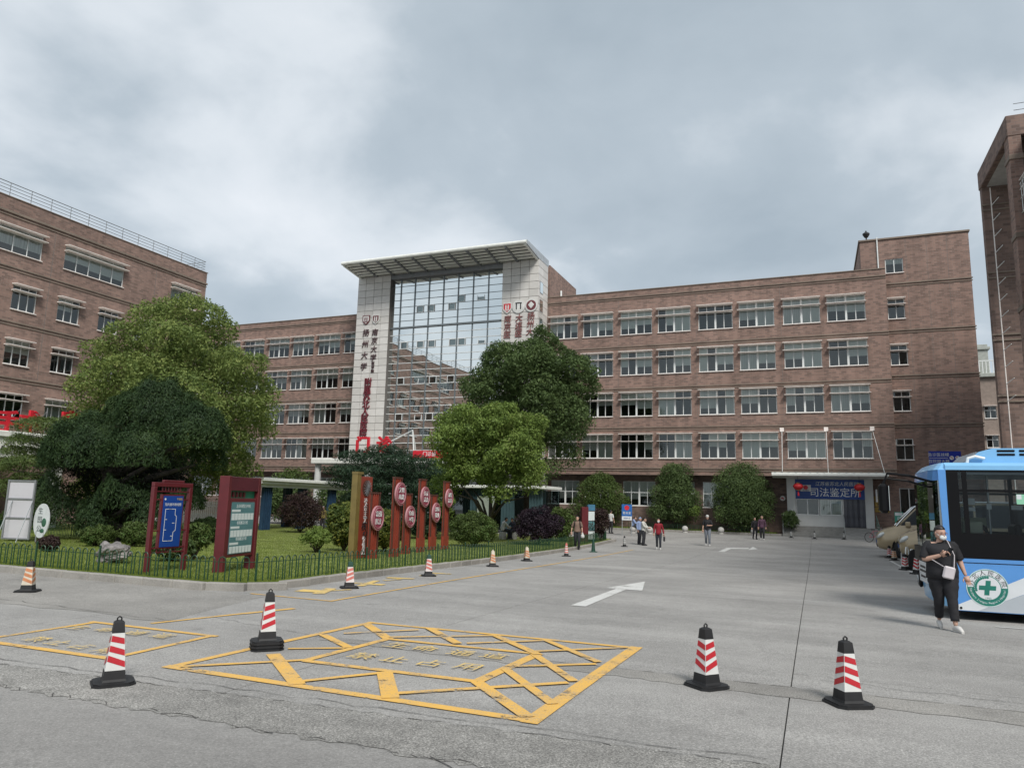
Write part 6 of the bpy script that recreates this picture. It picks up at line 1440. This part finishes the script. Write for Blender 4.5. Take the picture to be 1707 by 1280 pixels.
# ================================================================== people
SKIN = pm('skin', (0.52, 0.32, 0.24), .55, var=.06, vscale=10); HAIR = pm('hair', (0.016, 0.012, 0.011), .5, var=.3, vscale=20); GHAIR = pm('white_hair', (.45, .45, .44), .6)
MASK = pm('mask_white', (.66, .68, .68), .7, var=.04); SHOE_W = pm('white_shoe', (.58, .57, .55), .55, var=.08, vscale=12); SHOE_B = pm('black_shoe', (.02, .02, .022), .5)
def cloth(name, col, var=.14): return pm(name, col, .85, var=var, vscale=7, bump=.5, bscale=9)
def skin_mesh(verts, edges, radii, root, sub=1):
    me = bpy.data.meshes.new('tmp'); me.from_pydata(verts, edges, []); o = bpy.data.objects.new('tmp', me); COL.objects.link(o)
    m = o.modifiers.new('s', 'SKIN'); m.use_smooth_shade = True; m.branch_smoothing = .6
    for i, r_ in enumerate(radii):
        v = me.skin_vertices[0].data[i]; v.radius = r_ if isinstance(r_, tuple) else (r_, r_); v.use_root = (i == root)
    s = o.modifiers.new('u', 'SUBSURF'); s.levels = sub; s.render_levels = sub
    dg = bpy.context.evaluated_depsgraph_get(); out = bpy.data.meshes.new_from_object(o.evaluated_get(dg)); bpy.data.objects.remove(o); return out
def join(name, parts, mats):
    import bmesh
    bm = bmesh.new(); out = bpy.data.meshes.new(name)
    for me, mi in parts:
        n0 = len(bm.faces); bm.from_mesh(me); bm.faces.ensure_lookup_table()
        for f in bm.faces[n0:]: f.material_index = mi; f.smooth = True
    bm.to_mesh(out); bm.free()
    for m in mats: out.materials.append(m)
    return out
V = Vector
BASEP = dict(pel=(0,0,.93), sp=(0,.01,1.12), ch=(0,0,1.30), nk=(0,.01,1.44), hd=(0,-.02,1.575), shL=(.17,.01,1.385), elL=(.235,.03,1.12), wrL=(.255,-.06,.88), shR=(-.17,.01,1.385), elR=(-.235,.03,1.12), wrR=(-.255,-.06,.88),
    hipL=(.085,0,.90), knL=(.095,-.02,.50), anL=(.10,.03,.085), hipR=(-.085,0,.90), knR=(-.095,-.02,.50), anR=(-.10,.03,.085), toeL=(.115,-.15,.03), toeR=(-.115,-.15,.03), handL=(0,-.02,-1), handR=(0,-.02,-1), look=0.0, nod=0.0)
def hand(wr, d, side, sc, curl=.5):
    # palm with four unequal fingers and a thumb from the palm's side
    d = V(d).normalized(); x = d.cross(V((0, 1, 0.3))); x = x.normalized() if x.length > .1 else V((1, 0, 0)); y = d.cross(x)
    w = V(wr); mb = MB(); mb.smooth = True
    R = Matrix((x, y, d)).transposed()
    mb.obox(w+d*.045*sc, (.078*sc, .028*sc, .09*sc), R)
    for i, l in enumerate((.068, .078, .072, .055)):
        b = w+d*.085*sc+x*(.027-.018*i)*sc; p1 = b+(d*.5+y*curl*.35)*l*sc; p2 = p1+(d*.32+y*curl*.7)*l*.8*sc
        mb.tube([b-d*.012*sc, p1, p2], [.0095*sc, .0088*sc, .0068*sc], 6)
    b = w+d*.03*sc+x*.036*sc*side; p1 = b+(x*.8*side+d*.7+y*.35).normalized()*.036*sc; p2 = p1+(x*.2*side+d*.9+y*.4).normalized()*.03*sc
    mb.tube([b, p1, p2], [.012*sc, .0105*sc, .008*sc], 6); return mb.mesh('h', SKIN)
def person(label, loc, rotz, h, pose=None, girth=1.0, top=None, sleeve='short', legs=None, short=False, shoes=SHOE_B, hair=HAIR, longhair=False, mask=False, hat=None, glasses=False, detail=1, skirt=None, coat=False, group=None):
    p = dict(BASEP); p.update(pose or {}); J = {k: V(v) for k, v in p.items() if isinstance(v, tuple)}
    r = thing('person', label, 'person', loc, rotz, group); s = h/1.70; g = girth
    BM = dict(pel=.62, sp=.62, ch=.58, shL=.6, shR=.6, hipL=.68, hipR=.68, knL=.74, knR=.74, elL=.84, elR=.84)
    order = ['pel', 'sp', 'ch', 'nk', 'shL', 'elL', 'wrL', 'shR', 'elR', 'wrR', 'hipL', 'knL', 'anL', 'hipR', 'knR', 'anR', 'hd']
    ix = {k: i for i, k in enumerate(order)}
    E_ = [('pel', 'sp'), ('sp', 'ch'), ('ch', 'nk'), ('nk', 'hd'), ('ch', 'shL'), ('shL', 'elL'), ('elL', 'wrL'), ('ch', 'shR'), ('shR', 'elR'), ('elR', 'wrR'), ('pel', 'hipL'), ('hipL', 'knL'), ('knL', 'anL'), ('pel', 'hipR'), ('hipR', 'knR'), ('knR', 'anR')]
    rad = dict(pel=(.125*g, .105*g), sp=(.115*g, .095*g), ch=(.13*g, .10*g), nk=.052, hd=.05, shL=.058*g, elL=.042*g, wrL=.028, shR=.058*g, elR=.042*g, wrR=.028, hipL=.085*g, knL=.055*g, anL=.037, hipR=.085*g, knR=.055*g, anR=.037)
    body = skin_mesh([tuple(J[k]*s) for k in order], [(ix[a], ix[b]) for a, b in E_], [tuple(c*s*BM.get(k, .93) for c in rad[k]) if isinstance(rad[k], tuple) else rad[k]*s*BM.get(k, .93) for k in order], 0, 1)
    parts = [(body, 0)]
    Rh = Matrix.Rotation(p['look'], 3, 'Z') @ Matrix.Rotation(p['nod'], 3, 'X'); hc = J['hd']*s
    mb = MB(); mb.smooth = True
    mb.ell(hc, (.074*s, .092*s, .112*s), 20, 14, Rh); hw_ = lambda v: hc+Rh @ (V(v)*s)
    mb.ell(hw_((0, -.06, -.055)), (.052*s, .045*s, .055*s), 12, 8, Rh)                 # jaw
    mb.tube([hw_((0, -.086, .012)), hw_((0, -.108, -.018)), hw_((0, -.090, -.028))], [.008*s, .013*s, .008*s], 7)   # nose
    for a in (-1, 1): mb.ell(hw_((a*.076, .005, -.005)), (.010*s, .020*s, .030*s), 8, 6, Rh); mb.ell(hw_((a*.031, -.082, .012)), (.014*s, .010*s, .007*s), 8, 6, Rh)
    parts.append((mb.mesh('h', SKIN), 0))
    mb = MB(); mb.smooth = True
    for a in (-1, 1): mb.ell(hw_((a*.031, -.089, .012)), (.008*s, .006*s, .006*s), 8, 6, Rh); mb.tube([hw_((a*.015, -.088, .030)), hw_((a*.048, -.080, .031))], .004*s, 4)
    parts.append((mb.mesh('h', HAIR), 1))
    mb = MB(); mb.smooth = True; mb.tube([hw_((-.022, -.091, -.058)), hw_((0, -.098, -.056)), hw_((.022, -.091, -.058))], .006*s, 5); parts.append((mb.mesh('h', RED_L), 2))
    for sd in ('L', 'R'): parts.append((hand(J['wr'+sd]*s, p['hand'+sd], 1 if sd == 'R' else -1, s, .9 if detail > 1 and sd == 'R' else .5), 0))
    link('body', join('body', parts, [SKIN, HAIR, pm('lip', (.3, .09, .08), .5)]), r)
    def loft(mb, rings, n=18):
        P = []
        for k, (c, rx, ry) in enumerate(rings):
            a = V(rings[max(0, k-1)][0]); b = V(rings[min(len(rings)-1, k+1)][0]); ax = (b-a).normalized()
            x = V((1, 0, 0)); x = (x-ax*x.dot(ax)).normalized(); y = ax.cross(x)
            for t in range(n):
                an = 2*PI*t/n; f = 1+.035*math.sin(3*an+k*1.9)+.02*math.sin(5*an-k*2.3)
                P.append((V(c)+x*rx*f*math.cos(an)+y*ry*f*math.sin(an))*s)
        m_ = len(rings); mb.add(P, [(q*n+t, q*n+(t+1) % n, (q+1)*n+(t+1) % n, (q+1)*n+t) for q in range(m_-1) for t in range(n)]+[tuple(range(n))[::-1], tuple(range((m_-1)*n, m_*n))])
    def limb(mb, pts, rs, n=12):
        # resample so the cloth bends softly and creases a little
        Q, Rr = [], []
        for k in range(len(pts)-1):
            for t in range(4):
                f = t/4; Q.append(V(pts[k]).lerp(V(pts[k+1]), f)*s); Rr.append((rs[k]+(rs[k+1]-rs[k])*f)*s*(1+.05*math.sin(k*5+t*2.6)))
        Q.append(V(pts[-1])*s); Rr.append(rs[-1]*s); Q2 = [Q[0]]+[(Q[k-1]+Q[k]*2+Q[k+1])/4 for k in range(1, len(Q)-1)]+[Q[-1]]; mb.tube(Q2, Rr, n)
    gw = g**.5; up_ = V((0, 0, 1))
    shm = (J['shL']+J['shR'])/2
    lo = J['pel']+(J['pel']-J['sp']).normalized()*(.12 if coat else .05)
    mb = MB(); mb.smooth = True
    loft(mb, [(lo, .158*g, .122*g), (J['pel'], .160*g, .128*g), (J['sp'], .146*g, .118*g), (J['ch']*.6+J['sp']*.4, .156*g, .122*g), (J['ch'], .168*gw*gw, .120*g), (shm*.6+J['ch']*.4+V((0, 0, .0)), .182*gw, .108*gw), (shm+(J['nk']-shm)*.30, .160*gw, .088*gw), (shm+(J['nk']-shm)*.72, .085*gw, .070), (J['nk']-V((0, 0, .004)), .058, .056)])
    full = sleeve != 'short'
    for sd in ('L', 'R'):
        sh, el, wr = J['sh'+sd], J['el'+sd], J['wr'+sd]; inn = sh.lerp(shm, .28); sh = sh-V((0, 0, .018))
        if full: limb(mb, [inn, sh, sh.lerp(el, .5), el, el.lerp(wr, .94)], [.042*gw, .055*gw, .056*gw, .051*gw, .042])
        else: limb(mb, [inn, sh, sh.lerp(el, .45), sh.lerp(el, .9)], [.040*gw, .054*gw, .062*gw, .064*gw])
    mb.build('top', top, r)
    mb = MB(); mb.smooth = True; f = .80 if short else .97
    wst = J['pel']+(J['sp']-J['pel'])*.25
    hipm = (J['hipL']+J['hipR'])/2
    loft(mb, [(hipm+(hipm-wst)*.55, .10*g, .085*g), (hipm, .146*g, .116*g), (J['pel'], .150*g, .120*g), (wst, .136*g, .110*g)])
    for sd in ('L', 'R'):
        hp, kn, an_ = J['hip'+sd], J['kn'+sd], J['an'+sd]; limb(mb, [hp, hp.lerp(kn, .4), kn, kn.lerp(an_, .5), kn.lerp(an_, f)], [.098*gw*gw, .090*gw*gw, .068*gw, .058*gw, .054*gw])
    mb.build('trousers', legs, r)
    for sd in ('L', 'R'):
        a = J['an'+sd]*s; t = J['toe'+sd]*s; d = (t-a); d.z = 0; d = d.normalized(); mb = MB(); mb.smooth = True
        hl = a-d*.05*s; base = min(a.z-.085*s, t.z-.03*s); a2 = V((a.x, a.y, a.z))
        mb.tube([V((hl.x, hl.y, a.z-.045*s)), V((a.x, a.y, a.z-.03*s)), (a*.45+t*.55)+V((0, 0, .012*s)), t+d*.02*s], [.034*s, .046*s, .042*s, .026*s], 10)
        o = mb.build('shoe', shoes, r)
        mb = MB(); mb.tube([V((hl.x, hl.y, a.z-.075*s)), V((a.x, a.y, a.z-.076*s)), (a*.45+t*.55)+V((0, 0, -.022*s)), t+d*.025*s+V((0, 0, -.012*s))], [.030*s, .034*s, .036*s, .022*s], 8); mb.build('sole', shoes if shoes is SHOE_W else SHOE_B, o)
    if hair:
        mb = MB(); mb.smooth = True; mb.ell((0, 0, 0), (.083*s, .098*s, .108*s), 20, 14)
        mb.v = [tuple(hc+Rh @ (V(v)+V((0, .016*s, .022*s)))) if not (v[1] < -.02*s and v[2] < .035*s) else tuple(hc+Rh @ (V((v[0]*.8, .02*s, v[2]*.6))+V((0, .01*s, .02*s)))) for v in mb.v]
        if longhair: mb.ell(hc+Rh @ V((0, .075*s, -.06*s)), (.07*s, .045*s, .12*s), 12, 8, Rh)
        mb.build('hair', hair, r)
    if hat: mb = MB(); mb.smooth = True; mb.ell(hc+V((0, 0, .05*s)), (.090*s, .104*s, .078*s), 18, 10); mb.tube([hw_((-.05, -.09, .045)), hw_((0, -.155, .035)), hw_((.05, -.09, .045))], .012*s, 6); mb.build('cap', hat, r)
    if mask:
        mb = MB(); mb.smooth = True; mb.ell((0, 0, 0), (.060*s, .030*s, .046*s), 16, 10, Rh); mb.v = [tuple(V(v)+hw_((0, -.084, -.052))) for v in mb.v]
        for a in (-1, 1): mb.tube([hw_((a*.055, -.07, -.035)), hw_((a*.078, .0, -.0))], .0035*s, 4)
        mb.build('mask', MASK, r)
    if glasses:
        mb = MB()
        for a in (-1, 1): mb.tube([hw_((a*.033+.025*math.cos(t*PI/6), -.102, .010+.020*math.sin(t*PI/6))) for t in range(12)], .0028*s, 4, closed=True); mb.tube([hw_((a*.058, -.098, .014)), hw_((a*.08, 0, .016))], .0026*s, 4)
        mb.tube([hw_((-.009, -.104, .012)), hw_((.009, -.104, .012))], .0026*s, 4); mb.build('glasses', pm('glasses_frame', (.25, .12, .10), .3), r)
    return r, J, s, hw_
def face_cam(x, y, off=0.0): return math.atan2(-x, y)*-1*-1 + off if False else math.atan2(x, -y)*0 + math.atan2(-(-x), y)*0 + (math.atan2(y, x)-PI/2)+off
BLK = cloth('black_cloth', (.013, .013, .016), .3); WHC = cloth('white_cloth', (.55, .55, .53)); DNM = cloth('grey_denim', (.17, .19, .22)); DKP = cloth('dark_trousers', (.022, .023, .028))
walk1 = dict(hipL=(.085,0,.90), knL=(.09,-.10,.50), anL=(.09,.0,.09), toeL=(.10,-.18,.035), hipR=(-.085,0,.90), knR=(-.09,.03,.50), anR=(-.09,.24,.14), toeR=(-.10,.08,.03))
# woman walking past the bus, phone in her right hand, crossbody bag
q = V((1.93, 14.35, 0)); zq = gz(q.y)
pose = dict(pel=(0,0,.93), ch=(-.01,-.01,1.29), nk=(-.01,-.02,1.43), hd=(0,-.055,1.55), shR=(-.19,0,1.375), elR=(-.27,-.06,1.10), wrR=(-.03,-.245,1.205), handR=(.75,-.45,.35), shL=(.19,.01,1.375), elL=(.275,.06,1.10), wrL=(.345,.02,.865), handL=(.25,-.12,-1),
    knL=(.10,-.12,.49), anL=(.11,-.20,.085), toeL=(.16,-.38,.03), knR=(-.07,.0,.49), anR=(-.05,.22,.115), toeR=(-.06,.05,.03), look=.45, nod=.22)
r, J, s, hw_ = person('woman in black with white mask walking by the bus and looking at her phone', (q.x, q.y, zq), math.radians(2), 1.72, pose, 1.5, BLK, 'short', BLK, True, SHOE_W, HAIR, False, True, None, True, 2, coat=True)
mb = MB(); mb.obox((J['wrR']+V((.095, -.075, .055)))*s, (.016*s, .075*s, .15*s), Matrix.Rotation(.55, 3, 'Y') @ Matrix.Rotation(.5, 3, 'Z')); o = mb.build('phone', TRIM, None); 
o.location = r.location; o.rotation_euler = r.rotation_euler; tag(o, 'dark smartphone held up in the hand of the woman in black', 'phone')
bag = thing('crossbody_bag', 'small pale crossbody bag hanging at the hip of the woman in black', 'bag', r.location, r.rotation_euler.z)
BAGW = pm('bag_white', (.56, .52, .54), .5, var=.06)
mb = MB(); mb.bbox(-.085, .085, -.03, .03, -.10, .10, .02); o = mb.build('bag_body', BAGW, bag, (.06*s, -.225*s, .925*s)); o.rotation_euler = (.1, .22, .1)
mb = MB(); mb.tube([(-.01*s, -.22*s, 1.02*s), (-.16*s, -.175*s, 1.12*s), (-.20*s, -.02*s, 1.22*s)], .007, 5); mb.tube([(.14*s, -.21*s, 1.0*s), (.165*s, -.165*s, 1.2*s), (.09*s, -.10*s, 1.43*s), (.06*s, .05*s, 1.46*s)], .007, 5); mb.build('strap', BAGW, bag)
def put(px, py, Y_=None, dz=0.0):
    q_ = G(px, py) if Y_ is None else onY(px, py, Y_); return (q_.x, q_.y, gz(q_.y)+dz)
def turn(l, off=0.0): return math.atan2(l[0]*0+(-CAM.x+l[0]), -(l[1]))*0 + math.atan2(-l[0], -l[1])*-1 + PI + off - PI
def facing(l, off=0.0):       # rotation that turns a figure (looking along -y) towards the camera
    return math.atan2(-l[1], -l[0]) + PI/2 + off
l = put(962, 916); BRW = cloth('brown_shirt', (.20, .135, .105)); 
r, J, s, _ = person('man in brown shirt walking with a black backpack on his shoulders', l, facing(l), 1.66, dict(walk1, wrR=(-.30, .0, .88), elR=(-.27, .05, 1.12)), 1.12, BRW, 'short', DKP)
bp_ = thing('backpack', 'black backpack worn by the man in the brown shirt', 'backpack', l, facing(l)); mb = MB(); mb.bbox(-.14, .14, .13, .27, .98, 1.40, .04); mb.build('pack', BLK, bp_)
mb = MB()
for a in (-1, 1): mb.tube([(a*.11, .14, 1.38), (a*.12, -.02, 1.435), (a*.13, -.135, 1.33), (a*.15, -.10, 1.10), (a*.13, .12, 1.02)], .022, 6)
mb.build('strap', BLK, bp_)
bagp = thing('plastic_bag', 'pale plastic bag carried low by the man with the backpack', 'bag', l, facing(l)); mb = MB(); mb.smooth = True; mb.lathe([(.02, .86), (.03, .80), (.09, .72), (.10, .62), (.05, .58), (0, .575)], 12, (.265, -.08, 0)); mb.build('bag_body', WHC, bagp)
l = put(1098, 916); REDC = cloth('red_jacket', (.22, .012, .022))
r, J, s, _ = person('woman in a dark red jacket and white mask carrying a dark bag', l, facing(l), 1.62, dict(walk1, wrL=(.28, -.02, .86), handL=(.1, 0, -1)), 1.0, REDC, 'long', cloth('blue_black_jeans', (.025, .03, .04)), False, SHOE_W, HAIR, True, True, None, False, 1, coat=True)
hb = thing('hand_bag', 'dark bag hanging from the hand of the woman in red', 'bag', l, facing(l)); mb = MB(); mb.bbox(.24, .34, -.14, .06, .44, .68, .02); mb.tube([(.29, -.1, .68), (.285, -.04, .80), (.29, .02, .68)], .008, 5); mb.build('bag_body', DKP, hb)
pale = cloth('cream_jacket', (.50, .50, .46)); lblue = cloth('pale_blue_jacket', (.22, .29, .46))
l = put(1073, 909); person('woman in a cream jacket with black trousers standing with head bowed', l, facing(l, 1.2), 1.62, dict(elL=(.2,-.10,1.14), wrL=(.10,-.30,1.05), elR=(-.2,-.10,1.14), wrR=(-.08,-.30,1.05), handL=(-.3,-1,0), handR=(.3,-1,0), hd=(0,-.09,1.54), nod=.5), 1.08, pale, 'long', DKP, hair=HAIR, longhair=True, coat=True)
l = put(1065, 908); l = (l[0]-.08, l[1]+.5, l[2]); person('person in a light blue hooded top standing behind the cream jacket', l, facing(l, 1.0), 1.60, dict(nod=.4, hd=(0,-.06,1.55)), 1.0, lblue, 'long', DKP, hair=lblue)
sit = dict(pel=(0,.0,.55), sp=(0,-.02,.74), ch=(0,-.08,.92), nk=(0,-.12,1.05), hd=(0,-.19,1.16), nod=.4, shL=(.17,-.08,1.0), elL=(.21,-.22,.78), wrL=(.08,-.40,.70), shR=(-.17,-.08,1.0), elR=(-.21,-.22,.78), wrR=(-.08,-.40,.70), handL=(-.2,-1,-.1), handR=(.2,-1,-.1), hipL=(.09,-.02,.53), knL=(.12,-.42,.52), anL=(.12,-.40,.09), toeL=(.13,-.58,.03), hipR=(-.09,-.02,.53), knR=(-.12,-.42,.52), anR=(-.12,-.40,.09), toeR=(-.13,-.58,.03))
q_ = onY(1055, 897, 55.5); l = (q_.x, 55.5, gz(55.5)); person('person in a blue jacket sitting on a stone ball', l, facing(l, 1.4), 1.66, sit, 1.05, lblue, 'long', DKP)
l = put(1180, 910); person('man in a black shirt and white cap looking at his hands', l, facing(l), 1.80, dict(walk1, elL=(.25,-.05,1.13), wrL=(.02,-.28,1.12), handL=(-.5,-.8,.1), nod=.3), 1.05, BLK, 'short', DNM, False, SHOE_W, None, hat=pm('cap_white', (.5, .5, .48), .7), mask=False)
PLAID = cloth('purple_plaid', (.095, .045, .075), .5)
l = put(1271, 900); person('woman in a purple plaid jacket, taller of the walking couple', l, facing(l), 1.66, walk1, 1.15, PLAID, 'long', DKP, False, SHOE_W, HAIR, True, False, coat=True)
l = put(1262, 899); person('shorter dark clothed person with glasses walking beside the plaid jacket', (l[0]-.12, l[1], l[2]), facing(l, .3), 1.50, walk1, 1.05, BLK, 'long', DKP, hair=HAIR, longhair=True)
l = put(1018, 886, 54); person('man in a white shirt standing with his back turned behind the green fence', l, facing(l, 2.6), 1.72, dict(wrL=(.2,-.1,.9)), 1.05, WHC, 'short', DKP)
q_ = onY(838, 893, 40.5); l = (q_.x, 40.5, gz(40.5)+.1); person('person in a white top sitting bowed between the hedge and purple bush', l, facing(l, 1.9), 1.70, sit, 1.15, WHC, 'long', DKP)
tag(link('stone_stool', (lambda mb: (mb.lathe([(.2, 0), (.24, .2), (.2, .44)], 14), mb.mesh('stone_stool', BALL))[1])(MB()), None, l), 'round stone stool under the bowed person in white', 'stool')
q_ = onY(856, 893, 41); l = (q_.x, 41, gz(41)+.1); person('dark clothed person sitting beside the bowed person in white', l, facing(l, -.6), 1.66, sit, 1.05, cloth('navy', (.03, .035, .055)), 'long', DKP)
tag(link('stone_stool', (lambda mb: (mb.lathe([(.2, 0), (.24, .2), (.2, .44)], 14), mb.mesh('stone_stool', BALL))[1])(MB()), None, l), 'round stone stool under the dark clothed sitter', 'stool')
q_ = onY(537, 884, 40); l = (q_.x, 40, gz(40)+.1); person('white haired person in yellow and black standing by the pavilion column', l, facing(l, .3), 1.62, None, 1.05, cloth('olive_top', (.20, .16, .05), .6), 'long', DKP, hair=GHAIR)
# bus driver
dl = V((.95, .68, 0)); Rb = Matrix.Rotation(math.radians(8), 3, 'Z'); w = Rb @ dl + V(BUS.location)
person('bus driver in a pale blue shirt seated behind the side window', (w.x, w.y, w.z+.45), math.radians(8)-PI/2, 1.68, dict(sit, wrL=(.14,-.42,.86), wrR=(-.14,-.42,.86), elL=(.24,-.2,.82), elR=(-.24,-.2,.82)), 1.05, lblue, 'long', DKP)
